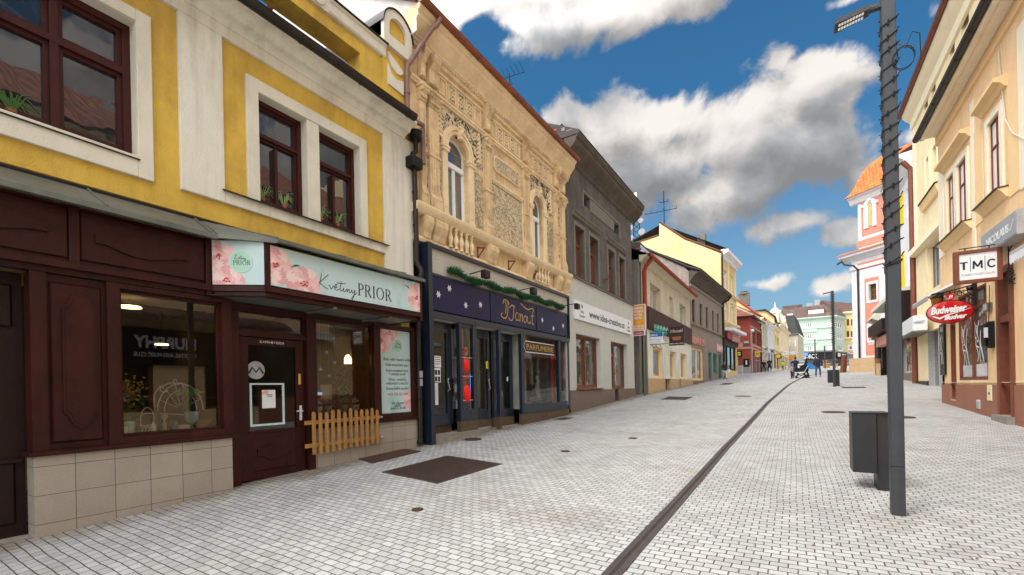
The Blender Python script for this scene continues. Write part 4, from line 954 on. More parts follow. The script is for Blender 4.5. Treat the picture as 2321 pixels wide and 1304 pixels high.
mb=MB(L);mb.box(-.2,.08,-.10,.05,-2,1.33);mb.box(.10,.62,-.16,-.10,-2,1.33);mb.box(.62,.90,-.14,-.02,-1.7,1.33);mb.box(.92,1.375,-.16,-.04,-2,1.33);mb.cbox(1.0,1.30,-.04,-.01,-1.3,-.65,.02);mb.cbox(1.0,1.3,-.04,-.01,.75,1.2,.02)
mb.box(.95,1.35,-.04,.01,-.66,-.62)
build('side_door',mb,M['dark_wood2'],yh,label='dark brown door at the left edge beside the shop')
mb=MB(L).poly3([(.98,-.035,-.55),(1.14,-.035,-.55),(1.14,-.035,.68),(.98,-.035,.68)]);build('door_pane',mb,M['pane_mid'],yh,recalc=False)
build('door_step',MB(L).box(-.5,1.37,-.16,.16,-2,ground(-6.8,1.2)+.015),M['stone'],yh)
mb=MB(L)
DB=1.33
mb.box(3.365,3.52,-.06,.10,-1.6,DB);mb.box(4.60,4.72,-.06,.10,-1.6,DB);mb.box(3.52,4.60,-.04,.07,.86,.94);mb.box(3.52,4.60,-.04,.07,1.26,DB)
build('door_frame',mb,M['dark_wood'],yh)
gz=-1.30
mb=MB(L)
a0,a1=3.54,4.58
mb.box(a0,a0+.14,-.03,.03,gz+.02,.85);mb.box(a1-.14,a1,-.03,.03,gz+.02,.85);mb.box(a0+.14,a1-.14,-.03,.03,.74,.85);mb.box(a0+.14,a1-.14,-.03,.03,gz+.02,gz+.75)
mb.cbox(a0+.17,a1-.17,.03,.042,gz+.14,gz+.68,.012)
cartouche(mb,a0+.24,a1-.24,gz+.42,.13,.042,.060);mb.box(a0+.12,a1-.12,.03,.045,gz+.72,gz+.745)
dr_=build('shop_door',mb,M['dark_wood'],yh,label='wooden shop door with a glazed upper half')
build('pane',MB(L).poly3([(a0+.14,.0,gz+.75),(a1-.14,.0,gz+.75),(a1-.14,.0,.74),(a0+.14,.0,.74)]),M['shop_glass'],dr_,recalc=False)
mb=MB(L);mb.box(a1-.095,a1-.055,.03,.04,-.44,-.20);mb.box(a1-.16,a1-.05,.05,.065,-.30,-.28);mb.box(a1-.085,a1-.065,.03,.06,-.30,-.28);mb.lathe(a1-.075,.04,-.39,[(.014,0),(.014,.015)],8,'d')
build('handle',mb,M['silver'],dr_)
build('lock_cover',MB(L).cbox(a1-.10,a1-.055,.03,.045,.14,.32,.01),M['gold'],dr_)
window(yh,L,3.52,4.60,.94,1.26,.0,M['dark_wood'],M['shop_glass'],(),(),.03,.05,sash=False)
text(dr_,L,'K+M+B+2024',4.05,.775,.055,.032,M['ink_white'],.38)
mb=MB(L)
mb.box(4.722,4.79,-.06,.08,-.55,DB);mb.box(6.03,6.19,-.06,.08,-.55,DB);mb.box(7.08,7.178,-.06,.08,-.55,DB);mb.box(4.79,6.03,-.04,.06,1.27,DB);mb.box(6.19,7.08,-.04,.06,1.25,DB);mb.box(4.79,6.03,-.04,.06,-.55,-.43);mb.box(6.19,7.08,-.04,.06,-.55,-.45)
mb.prism([(0,-.60),(.12,-.60),(.125,-.58),(.09,-.552),(0,-.552)],4.722,7.178)
build('shopfront_timber',mb,M['dark_wood'],yh)
build('tile_plinth',MB(L).box(4.725,7.178,-.1,.075,-2,-.601),M['tile_base'],yh)
window(yh,L,4.79,6.03,-.43,1.27,-.02,M['dark_wood'],M['shop_glass'],(),(),.03,.05,sash=False,label='shop window behind the picket fence')
build('back_panel',MB(L).box(6.19,7.08,-.06,-.02,-.45,1.25),M['dark_wood2'],yh)
room(yh,L,1.5,3.45,-.62,1.30,.05,-2.6,M['room_dark']);room(yh,L,3.46,4.66,-1.35,1.30,-.06,-3.1,M['room_warm']);room(yh,L,4.67,7.1,-.62,1.30,-.06,-3.1,M['room_warm'])
mb=MB(L);mb.box(5.55,6.15,-2.0,-1.9,-.5,1.2);build('partition',mb,M['room_olive'],yh)
for(a,d,h,r,lb)in((2.45,-.5,1.17,.13,'round lit ceiling lamp high in the large flower shop window'),(2.1,-1.3,1.02,.10,'lit ceiling lamp at the left edge of the flower shop window'),(3.1,-1.3,.78,.09,'lit ceiling lamp low on the right in the flower shop window'),(2.45,-1.9,.55,.08,'smallest lit lamp, deepest in the flower shop window')):
 t=thing('ceiling_lamp',lb,'lamp',tuple(L.p(a,d,h)),'lit lamps inside the flower shop');build('lamp_disc',MB(L).lathe(a,d,h,[(r,0),(r*.9,.02)],14),M['lamp_warm'],t);build('lamp_rod',MB(L).box(a-.006,a+.006,d-.006,d+.006,h+.02,1.29),M['black_metal'],t)
def disp(name,label,cat,mb,m,a,d,h,smooth=True,group='goods displayed in the flower shop window'):
 return single(name,label,cat,mb,M[m],tuple(L.p(a,d,h)),group,smooth)
SILL=-.46
disp('display_shelf','low shelf inside the large flower shop window','shelf',MB(L).box(2.13,3.22,-.75,.045,SILL-.10,SILL),'dark_wood2',2.7,-.3,SILL,False,None)
mb=MB(L);c=(2.86,-.12,-.10)
mb.tube([(c[0]+.27*math.cos(PI*k/16),c[1],c[2]-.10+.36*math.sin(PI*k/16))for k in range(17)],.008,5)
mb.tube([(c[0]+.19*math.cos(PI*k/16),c[1],c[2]-.10+.27*math.sin(PI*k/16))for k in range(17)],.006,5)
for k in range(1,7):mb.tube([(c[0]+.05*math.cos(PI*k/7),c[1],c[2]-.08+.05*math.sin(PI*k/7)),(c[0]+.27*math.cos(PI*k/7),c[1],c[2]-.10+.36*math.sin(PI*k/7))],.004,4)
for sx,sy in((-.20,.30),(-.05,.40),(.10,-.02)):mb.tube([(c[0]+sx+.05*t*math.cos(t*5),c[1],c[2]+sy-.1+.05*t*math.sin(t*5))for t in[i*.09 for i in range(14)]],.006,5)
mb.tube([(c[0]-.30,c[1],SILL),(c[0]-.30,c[1],.02),(c[0]-.24,c[1],.12),(c[0]-.12,c[1],.17),(c[0]+.02,c[1],.17),(c[0]+.04,c[1],.06)],.007,5)
mb.tube([(c[0]-.42,c[1],-.22),(c[0]-.3,c[1],-.22),(c[0]+.05,c[1],-.26)],.005,5)
disp('wire_planter','white wire bicycle planter with scrolls in the flower shop window','planter',mb,'wire_white',*c)
mb=MB(L)
r_=random.Random(3)
for k in range(300):
 a,d,h=2.33+r_.gauss(0,.10),-.45+r_.gauss(0,.06),.04+r_.gauss(0,.10);s_=.018;q=r_.random()*6
 mb.poly3([(a+s_*math.cos(q+t),d+s_*math.sin(t)*.4,h+s_*math.sin(q+t))for t in(0,1.3,2.6,4)])
disp('golden_bush','bush of glittering golden foliage in the left of the flower shop window','plant',mb,'gold_leafy',2.33,-.45,-.2,False)
mb=MB(L)
for k in range(420):
 a,d,h=2.30+r_.gauss(0,.11),-.5+r_.gauss(0,.08),-.22+r_.gauss(0,.11);s_=.022;q=r_.random()*6
 mb.poly3([(a+s_*math.cos(q+t),d+s_*math.sin(t)*.4,h+s_*math.sin(q+t))for t in(0,1.3,2.6,4)])
disp('leafy_plant','dark leafy plant under the golden foliage in the shop window','plant',mb,'plant',2.3,-.5,SILL,False)
mb=MB(L)
for k in range(260):
 a,d,h=2.93+r_.gauss(0,.075),-.10+r_.gauss(0,.04),.04+r_.gauss(0,.025);s_=.02;q=r_.random()*6
 mb.poly3([(a+s_*math.cos(q+t),d+s_*math.sin(t)*.4,h+s_*math.sin(q+t)*.5)for t in(0,1.3,2.6,4)])
for k in range(8):mb.tube([(2.93+.01*k-.04,-.1,-.2),(2.93+.03*(k-4)*.6,-.1,.03)],.003,4)
disp('potted_plant','bright green flat topped plant over the wire planter in the shop window','plant',mb,'plant_pale',2.93,-.1,-.2,False)
for(nm,lb,cat,a,d,s_,prof,m)in(('glass_vase','pale vase on a foot in the right of the flower shop window','vase',2.98,-.10,1.0,[(.05,0),(.015,.03),(.02,.06),(.07,.12),(.085,.24)],'sign_mint'),('green_jar','bright green glass jar low in the middle of the flower shop window','jar',2.74,-.03,1,[(.04,0),(.045,.04),(.045,.11),(.03,.13),(.03,.14)],'teal'),('bottle','dark violet bottle in the middle of the flower shop window','bottle',2.56,-.08,1,[(.04,0),(.045,.03),(.045,.22),(.015,.27),(.015,.32)],'cl_navy'),('candlestick','beige turned candlestick in the flower shop window','candlestick',2.64,-.05,1,[(.04,0),(.02,.03),(.03,.10),(.012,.14),(.04,.19),(.03,.24)],'plinth_tan'),('mint_can','small mint coloured can at the left of the shop window sill','can',2.27,-.03,1,[(.05,0),(.055,.06),(.06,.16)],'sign_mint'),('tea_light','white tea light holder near the left end of the shop window sill','candle',2.2,.02,1,[(.04,0),(.045,.05),(.04,.10)],'sign_white'),('clay_bowl','round brown bowl at the right of the shop window display','bowl',3.12,-.12,1,[(.06,0),(.10,.06),(.12,.12)],'terracotta'),('small_bottle','small white labelled bottle near the middle of the sill','bottle',2.50,.0,1,[(.03,0),(.033,.08),(.012,.11),(.012,.14)],'sign_white'),('grey_pot','low grey pot beside the green jar on the sill','pot',2.85,-.02,1,[(.06,0),(.08,.05),(.075,.07)],'sign_white')):
 disp(nm,lb,cat,MB(L).lathe(a,d,SILL,[(r*s_,z*s_)for r,z in prof],12),m,a,d,SILL)
mb=MB(L);mb.tube([(2.37,.0,SILL+.10)]+[(2.44+.07*math.cos(PI-PI*k/10),.0,SILL+.18+.14*math.sin(PI*k/10))for k in range(11)]+[(2.51,.0,SILL+.10)],.006,5)
for k in range(4):mb.tube([(2.37+.035*k,.0,SILL),(2.405+.035*k,.0,SILL+.10)],.004,4);mb.tube([(2.405+.035*k,.0,SILL),(2.37+.035*k,.0,SILL+.10)],.004,4)
mb.tube([(2.36,.0,SILL+.1),(2.53,.0,SILL+.1)],.005,4);disp('wire_basket','white wire basket with a tall hoop handle on the shop window sill','basket',mb,'wire_white',2.44,0,SILL)
mb=MB(L);mb.box(4.85,6.0,-.6,-.45,-.5,-.28);disp('flower_counter','low dark counter behind the picket fence window','counter',mb,'dark_wood2',5.4,-.5,-.5,False,None)
for a,h,lb in((5.0,.62,'highest glass globe at the left of the far shop window'),(5.12,.42,'clear glass globe hanging below the highest one'),(5.25,.72,'glass globe hanging near the window middle top'),(5.3,.30,'lowest hanging glass globe in the far shop window'),(5.42,.55,'glass globe hanging beside the toy house')):
 t=thing('glass_globe',lb,'ornament',tuple(L.p(a,-.3,h)),'glass globes hanging in the far shop window')
 build('globe',MB(L).ball(a,-.3,h,.032,10),M['silver'],t,smooth=True);build('string',MB(L).box(a-.002,a+.002,-.302,-.298,h+.03,1.28),M['wire_white'],t)
mb=MB(L);mb.box(5.18,5.40,-.40,-.38,-.12,.14);t=thing('picture_frame','small framed picture low in the far flower shop window','picture',tuple(L.p(5.29,-.39,.0)))
build('frame',MB(L).box(5.17,5.41,-.40,-.375,.13,.15).box(5.17,5.41,-.40,-.375,-.13,-.11).box(5.17,5.19,-.40,-.375,-.11,.13).box(5.39,5.41,-.40,-.375,-.11,.13),M['gold'],t);build('picture',MB(L).box(5.19,5.39,-.399,-.39,-.11,.13),M['room_pale'],t)
mb=MB(L);mb.box(5.60,5.82,-.35,-.22,.50,.53);mb.plate([(5.66,.53),(5.76,.53),(5.76,.62),(5.71,.68),(5.66,.62)],-.33,-.25);
t=thing('toy_house','little lit toy house on a hanging red tray in the far shop window','ornament',tuple(L.p(5.7,-.3,.5)))
build('house',MB(L).plate([(5.66,.535),(5.76,.535),(5.76,.64),(5.71,.71),(5.66,.64)],-.33,-.25),M['lamp_warm'],t);build('tray',MB(L).lathe(5.71,-.29,.49,[(.05,0),(.13,.03),(.14,.04)],14),M['ink_red'],t)
build('hanger',MB(L).tube([(5.6,-.29,.53),(5.71,-.29,1.0),(5.82,-.29,.53)],.004,4),M['gold'],t)
mb=MB(L)
for k in range(200):
 a,h=5.78+r_.gauss(0,.07),.10+r_.gauss(0,.16);s_=.025;q=r_.random()*6
 mb.poly3([(a+s_*math.cos(q+t),-.55+s_*math.sin(t),h+s_*math.sin(q+t))for t in(0,1.3,2.6,4)])
disp('trailing_plant','trailing dark plant at the right of the far shop window','plant',mb,'plant',5.78,-.55,0,False,None)
for a,m_,lb in((4.98,'sign_white','white bowl with stones just above the left pickets'),(5.18,'cl_grey','grey vase just above the pickets'),(5.52,'plant_pale','pale bouquet just above the middle pickets'),(5.78,'wire_white','bunch of white flowers just above the right pickets')):
 mb=MB(L).lathe(a,-.2,-.36,[(.05,0),(.07,.06),(.08,.12)],10)
 for k in range(30):
  x,h=a+r_.gauss(0,.04),-.19+abs(r_.gauss(0,.04));mb.ball(x,-.2+r_.gauss(0,.03),h,.014,5)
 disp('flower_bowl',lb,'bowl',mb,m_,a,-.2,-.36,True,'flower bowls behind the picket fence')
t=thing('mint_picture_frame','empty mint coloured frame standing inside the glazed shop door','picture frame',tuple(L.p(3.98,.01,-.3)))
build('frame',MB(L).box(3.70,4.24,.004,.02,.14,.165).box(3.70,4.24,.004,.02,-.485,-.455).box(3.70,3.73,.004,.02,-.455,.14).box(4.21,4.24,.004,.02,-.455,.14),M['sign_mint'],t)
t=thing('door_notice','small pink and white paper notice taped inside the shop door','notice',tuple(L.p(3.98,.02,-.1)))
build('paper',MB(L).box(3.88,4.09,.02,.023,-.22,.06),M['sign_white'],t)
mb=MB(L);peony(mb,3.93,.03,.05,(3.882,4.088,-.218,.058),.0235,5);build('print',mb,PEO,t,recalc=False)
text(t,L,'Květiny',4.0,-.02,.028,.024,M['leaf_ink']);text(t,L,'PRIOR',4.0,-.05,.028,.024,M['leaf_ink'])
t=thing('round_sticker','round grey sticker with a black zigzag on the shop door glass','sticker',tuple(L.p(3.80,.03,.42)))
build('disc',MB(L).lathe(3.80,.012,.36,[(.135,0),(.135,.004)],28,'d'),M['cl_grey'],t)
build('zigzag',MB(L).ribbon([(3.69,.31),(3.745,.40),(3.80,.33),(3.855,.40),(3.91,.31)],.035,.018),M['ink'],t,recalc=False)
t=thing('payment_sticker','small blue and white card sticker on the window frame by the shop door','sticker',tuple(L.p(4.84,.04,.0)))
build('sticker',MB(L).box(4.79,4.90,.045,.047,-.04,.05),M['sign_white'],t);build('band',MB(L).box(4.79,4.90,.0472,.0485,.01,.05),M['ink_blue'],t)
def sign_box(fr,a0,a1,h0,h1,d,t,m,par):return build('board',MB(fr).cbox(a0,a1,d-t,d,h0,h1,.003),m,par)
FS1=seg_frame((-6.9+.265,3.11),(-6.9+.79,3.52));FS2=seg_frame((-6.9+.81,3.58),(-6.9+.865,6.46))
LEN1=math.hypot(.525,.41);LEN2=math.hypot(.055,2.88)
s1=thing('shop_sign','short mint sign board with a round green badge, left of the longer mint sign','shop sign',tuple(FS1.p(.3,0,1.5)))
sign_box(FS1,.0,LEN1,1.485,2.085,.015,.03,M['sign_mint'],s1)
mb=MB(FS1);bx=(.005,LEN1-.005,1.49,2.08);peony(mb,.08,1.86,.20,bx,.0155,11);peony(mb,.18,1.53,.22,bx,.0160,12);leafshape(mb,.33,1.64,.14,-.9,.02,bx,.0158);build('printed_peonies',mb,PEO,s1,recalc=False)
bdg=build('badge',MB(FS1).lathe(.37,.0165,1.80,[(.155,0),(.155,.004)],30,'d'),M['badge_green'],s1)
mb=MB(FS1);mb.ribbon([(.37+.145*math.cos(i*PI/20),1.80+.145*math.sin(i*PI/20))for i in range(41)],.006,.0215);build('ring',mb,M['ink_white'],bdg,recalc=False)
mb=MB(FS1);script_word(mb,'Kvetiny',.29,1.82,.075,.004,.0225);serif_word(mb,'PRIOR',.272,1.752,.062,.0225,.13);build('lettering',mb,M['ink'],s1,recalc=False)
s2=thing('shop_sign','long pale mint sign with dark handwriting and pink peonies at both ends','shop sign',tuple(FS2.p(1.6,0,1.5)))
sign_box(FS2,.0,LEN2,1.49,2.045,.015,.03,M['sign_mint'],s2)
mb=MB(FS2);bx=(.005,LEN2-.005,1.495,2.04)
peony(mb,.08,1.78,.24,bx,.0155,21);peony(mb,.50,1.60,.27,bx,.0170,22,.85);leafshape(mb,.12,2.02,.24,-.75,.025,bx,.0155);leafshape(mb,.30,1.80,.16,.3,.03,bx,.0156)
build('printed_peonies',mb,PEO,s2,recalc=False);mb=MB(FS2);peony(mb,LEN2-.10,1.75,.20,bx,.0155,23,1.25);leafshape(mb,LEN2-.40,1.94,.2,-.4,.03,bx,.0152);leafshape(mb,LEN2-.28,1.80,.25,-1.3,.03,bx,.0153)
build('printed_peonies',mb,PEO,s2,recalc=False)
mb=MB(FS2);k0,q0=FS2.hit(722,668,.016);k1,q1=FS2.hit(812,668,.016);v0,v1=FS2.hit(808,672,.016);v2,_=FS2.hit(883,672,.016);ww=sum(SCRIPT[c][1]for c in 'Kvetiny');_,kb=FS2.hit(732,656,.016);_,kt=FS2.hit(732,619,.016);_,v3=FS2.hit(808,641,.016);_,v1=FS2.hit(808,669,.016);script_word(mb,'Kvetiny',k0,kb,(kt-kb)*.95,.0125,.0165,0,(k1-k0)*.98/ww);serif_word(mb,'PRIOR',v0+.03,v1,v3-v1,.0165,((v2-v0)/(v3-v1)-2.95)/4.2);build('lettering',mb,M['ink'],s2,recalc=False)
s3=thing('poster','tall mint poster with peonies and lines of handwriting at the end of the flower shop','poster',tuple(L.p(6.67,.0,.4)))
build('sheet',MB(L).box(6.20,7.07,-.018,-.010,-.44,1.24),M['sign_mint'],s3)
mb=MB(L);bx=(6.205,7.065,-.435,1.235);peony(mb,6.28,1.0,.24,bx,-.0095,31);peony(mb,6.50,1.18,.20,bx,-.008,33);peony(mb,7.10,-.20,.22,bx,-.0095,32);leafshape(mb,6.98,-.1,.25,-1.9,.03,bx,-.009);build('printed_peonies',mb,PEO,s3,recalc=False)
b3=build('badge',MB(L).lathe(6.72,-.0085,.93,[(.145,0),(.145,.003)],30,'d'),M['badge_green'],s3)
mb=MB(L);mb.ribbon([(6.72+.14*math.cos(i*PI/20),.93+.14*math.sin(i*PI/20))for i in range(41)],.012,-.004);build('ring',mb,M['ink_white'],b3,recalc=False)
mb=MB(L);script_word(mb,'Kvetiny',6.66,.95,.07,.005,-.0042);serif_word(mb,'PRIOR',6.64,.88,.05,-.0042,.12);build('badge_lettering',mb,M['ink'],s3,recalc=False)
for s_,h,w,mm in(('Široký výběr řezaných květin',.62,.74,'ink'),('Vazba smutečních kytic',.51,.62,'ink'),('Vazba svatebních kytic',.395,.62,'ink'),('+ svatební servis',.325,.46,'ink'),('Věnce – smuteční,',.215,.48,'ink'),('velikonoční a vánoční',.135,.60,'ink'),('Rozvoz květin na přání',.03,.62,'ink'),('+420 724 361 444',-.09,.56,'ink_red'),('Než přijmeme',-.27,.34,'ink'),('kabelku,',-.32,.2,'ink'),('uvážíte si u nás dát',-.37,.42,'ink')):
 text(s3,L,s_,6.70,h,.085,-.0085,M[mm],w,shear=.25,ext=.001)
pf=thing('picket_fence','short honey coloured wooden picket fence fixed below the far flower shop window','fence',tuple(L.p(5.4,.16,-.7)))
mb=MB(L);mb.cbox(4.50,6.08,.13,.155,-.52,-.455,.004);build('rail',mb,M['picket'],pf);mb=MB(L);mb.cbox(4.50,6.08,.13,.155,-.90,-.835,.004);build('rail',mb,M['picket'],pf)
for k in range(12):
 a=4.65+k*.122;w=.032;hb,ht=-1.02+k*.004+random.uniform(-.012,.012),-.30-.012*(k%3)+random.uniform(-.02,.02)
 build('picket',MB(L).plate([(a-w,hb),(a+w,hb),(a+w,ht-.035),(a+w*.6,ht-.008),(a,ht),(a-w*.6,ht-.008),(a-w,ht-.035)],.156,.174),M['picket'],pf)
mb=MB(L)
for h in(-.49,-.87):mb.box(4.67,4.70,.06,.135,h-.015,h+.015);mb.box(6.12,6.15,.06,.135,h-.015,h+.015)
build('bracket',mb,M['silver'],pf)
rp=thing('rain_pipe','dark iron rain pipe with a fluted hopper between the yellow and sand houses','rain pipe',tuple(L.p(7.20,.12,-1.17)))
mb=MB(L)
mb.lathe(7.20,.16,5.24,[(.045,-.02),(.06,.05),(.11,.16),(.14,.24),(.15,.25)],14);
for k in range(14):a=2*PI*k/14;mb.box(7.20+.10*math.cos(a)-.008,7.20+.10*math.cos(a)+.008,.16+.10*math.sin(a)-.008,.16+.10*math.sin(a)+.008,5.30,5.50)
build('hopper',mb,M['iron'],rp)
mb=MB(L);mb.tube([(7.20,.16,5.24),(7.20,.16,5.08),(7.12,.14,5.0),(7.13,.14,4.9)],.05,10);mb.cbox(7.00,7.29,.03,.27,4.70,4.92,.012)
build('collector_box',mb,M['iron'],rp)
pipe=[(7.17,.14,4.72),(7.18,.14,3.2),(7.18,.13,2.75),(7.23,.20,2.58),(7.23,.22,2.50),(7.20,.22,2.4),(7.20,.16,2.2),(7.20,.12,1.9),(7.20,.12,-1.05)]
build('pipe',MB(L).tube(pipe,.055,12),M['gutter_dark'],rp,smooth=True)
mb=MB(L)
for h in(4.2,3.5,1.3,.6,-.2):mb.lathe(7.20 if h<2 else 7.18,.13,h,[(.064,0),(.064,.03)],12)
mb.lathe(7.20,.12,-1.12,[(.085,0),(.07,.06),(.06,.08)],12)
build('pipe_clip',mb,M['iron'],rp)
mb=MB(L);mb.box(7.15,7.25,.178,.18,.28,.42);mb.box(7.155,7.24,.178,.181,.10,.25);build('stickers',mb,M['cl_grey'],rp)
A0,A1=7.20,15.0
sh_=thing('ornate_house','ornate sand coloured house with arched windows and swirling stucco panels above the navy shop','building',(-6.9,11.2,-1.0))
AR=((8.42,9.22),(12.52,13.24))
holes=[(a,b,4.03,6.12)for a,b in AR]
mb=MB(L).sheet(A0,A1,3.2,8.1,holes,0,.30).box(A0,A1,-10,-.36,3.1,7.9).box(A0,A1,-10,-3.2,-2,3.09).box(A1-.25,A1-.001,-3.2,-.001,-2,3.19)
mb.box(A0,A1,-.36,-.30,6.2,7.9)
for a,b in AR:
 c,r=(a+b)/2,(b-a)/2
 P=[(c+r*math.cos(PI*k/12),5.76+.36*math.sin(PI*k/12))for k in range(13)]
 for k in range(12):
  (x0,y0),(x1,y1)=P[k],P[k+1];mb.plate([(x0,y0),(x0,6.121),(x1,6.121),(x1,y1)],-.29,-.002)
build('wall',mb,M['sand'],sh_)
mb=MB(W);X=lambda x,z:(x,z)
mb.plate([(-6.63,7.6),(-6.63,8.22),(-7.62,8.90),(-9.65,9.95),(-11.2,10.75),(-16,8.0),(-16,4.5),(-6.93,4.5),(-6.93,7.55)],-7.199,-7.182)
build('gable_end',mb,M['white_lime'],sh_)
mb=MB(L);mb.poly3([(A0-.12,.30,8.22),(A1+.1,.30,8.22),(A1+.1,-4.3,10.9),(A0-.12,-4.3,10.9)]);mb.poly3([(A0-.12,.30,8.17),(A1+.1,.30,8.17),(A1+.1,-4.3,10.85),(A0-.12,-4.3,10.85)]);mb.poly3([(A0-.12,-4.3,10.9),(A1+.1,-4.3,10.9),(A1+.1,-10,7.6),(A0-.12,-10,7.6)])
mb.poly3([(A0-.12,.30,8.22),(A0-.12,.30,8.17),(A0-.12,-4.3,10.85),(A0-.12,-4.3,10.9)])
build('roof',mb,M['tile_rust'],sh_,recalc=False)
mb=MB(L)
mb.prism([(0,7.50),(.06,7.50),(.06,7.56),(.10,7.60),(.10,7.66),(.12,7.66),(.12,7.70),(.30,7.90)]+[(.32,7.92),(.32,8.02),(.36,8.04),(.40,8.12),(.40,8.16),(-.1,8.16)],A0-.02,A1+.25)
mb.prism([(0,7.34),(.045,7.34),(.05,7.38),(.0,7.40)],A0,A1)
mb.prism([(0,6.70),(.05,6.70),(.06,6.74),(.09,6.76),(.09,6.80),(.04,6.82),(.04,6.86),(0,6.88)],A0,A1)
build('cornice',mb,M['sand_light'],sh_)
mb=MB(L);a=A0+1.0
while a<A1-.2:
 mb.cbox(a,a+.055,.06,.125,7.575,7.66,.012);a+=.095
build('dentils',mb,M['sand'],sh_)
build('gutter',gutter(MB(L),.44,8.20,A0-.05,A1+.3,.085,.85),M['copper'],sh_,smooth=True)
mb=MB(L);mb.tube([(7.72,.46,8.13),(7.66,.42,7.95),(7.58,.36,7.86),(7.12,.12,6.95),(7.06,.10,6.85),(7.05,.09,6.6),(7.05,.09,5.95),(7.10,.10,5.8),(7.2,.14,5.75),(7.40,.2,5.72),(7.42,.17,5.66),(7.42,.17,4.9)],.052,10)
mb.lathe(7.05,.09,6.25,[(.064,0),(.064,.04)],10);build('downpipe',mb,M['pipe_pink'],sh_,smooth=True)
PIL=[(7.45,7.62),(7.74,8.06),(9.90,10.20),(11.93,12.22),(14.02,14.28),(14.58,14.84)]
def frieze(x0,x1,n):
 mb=MB(L);mr_=MB(L)
 w=(x1-x0)/n
 for k in range(n):
  a0,a1=x0+k*w+.04,x0+(k+1)*w-.04
  mb.box(a0,a1,0,.035,6.90,6.925).box(a0,a1,0,.035,7.285,7.31).box(a0,a0+.025,0,.034,6.925,7.285).box(a1-.025,a1,0,.034,6.925,7.285)
  if 0<k<n-1 or n==3:
   mr_.box(a0+.03,a1-.03,0,.008,6.93,7.28)
   cx,cz=(a0+a1)/2,7.105
   for q in range(8):t=q*PI/4;mb.ball(cx+.075*math.cos(t),.012,cz+.105*math.sin(t),.034,8)
   mb.ball(cx,.014,cz,.035,8)
 build('frieze_panels',mb,M['sand_light'],sh_,smooth=True);build('rosette_ground',mr_,M['rosette'],sh_)
frieze(8.12,9.86,5);frieze(10.28,11.87,5);frieze(12.30,13.98,5)
for i,(a0,a1)in enumerate(PIL):
 mb=MB(L);c=(a0+a1)/2;w=(a1-a0)/2
 mb.cbox(a0-.04,a1+.04,0,.14,4.03,4.30,.015);mb.prism([(0,4.30),(.14,4.30),(.10,4.42),(0,4.42)],a0-.02,a1+.02)
 mb.cbox(a0,a1,0,.085,4.42,6.36,.006)
 for k in range(3):x=a0+w*.35+k*w*.5;mb.box(x,x+w*.24,.085,.096,5.38,6.22);mb.box(x,x+w*.24,.085,.096,4.55,5.22)
 mb.cbox(a0-.02,a1+.02,0,.11,5.25,5.32,.01);mb.cbox(a0-.015,a1+.015,0,.10,4.42,4.48,.01)
 mb.prism([(0,6.36),(.10,6.36),(.12,6.40),(.10,6.42),(.13,6.50),(.16,6.58),(.17,6.64),(0,6.64)],a0-.01,a1+.01);mb.cbox(a0-.04,a1+.04,0,.19,6.64,6.70,.01)
 for s in(-1,1):mb.lathe(c+s*w,.155,6.575,[(.045,-.03),(.05,0),(.045,.03)],10,'a')
 for k in range(5):mb.ball(a0+w*.2+k*w*.4,.13,6.45,.03,6,(1,.8,1.6))
 mb.cbox(a0+.01,a1-.01,0,.12,6.885,7.20,.01);mb.ball(c,.12,6.98,.075,8,(.9,.5,1.4))
 P=[(0,7.20),(.12,7.20),(.17,7.26),(.24,7.33),(.27,7.42),(.25,7.50),(.10,7.56),(0,7.56)];mb.prism(P,c-w*.75,c+w*.75)
 for s in(-1,1):mb.lathe(c+s*w*.7,.205,7.41,[(.075,-.025),(.08,0),(.075,.025)],12,'a')
 build('pilaster',mb,M['sand'],sh_)
mb=MB(L);mb.box(7.635,7.72,0,.012,4.2,7.45);mb.box(14.35,14.50,0,.012,4.2,7.45);build('sunk_strip',mb,M['sgraffito_dark'],sh_)
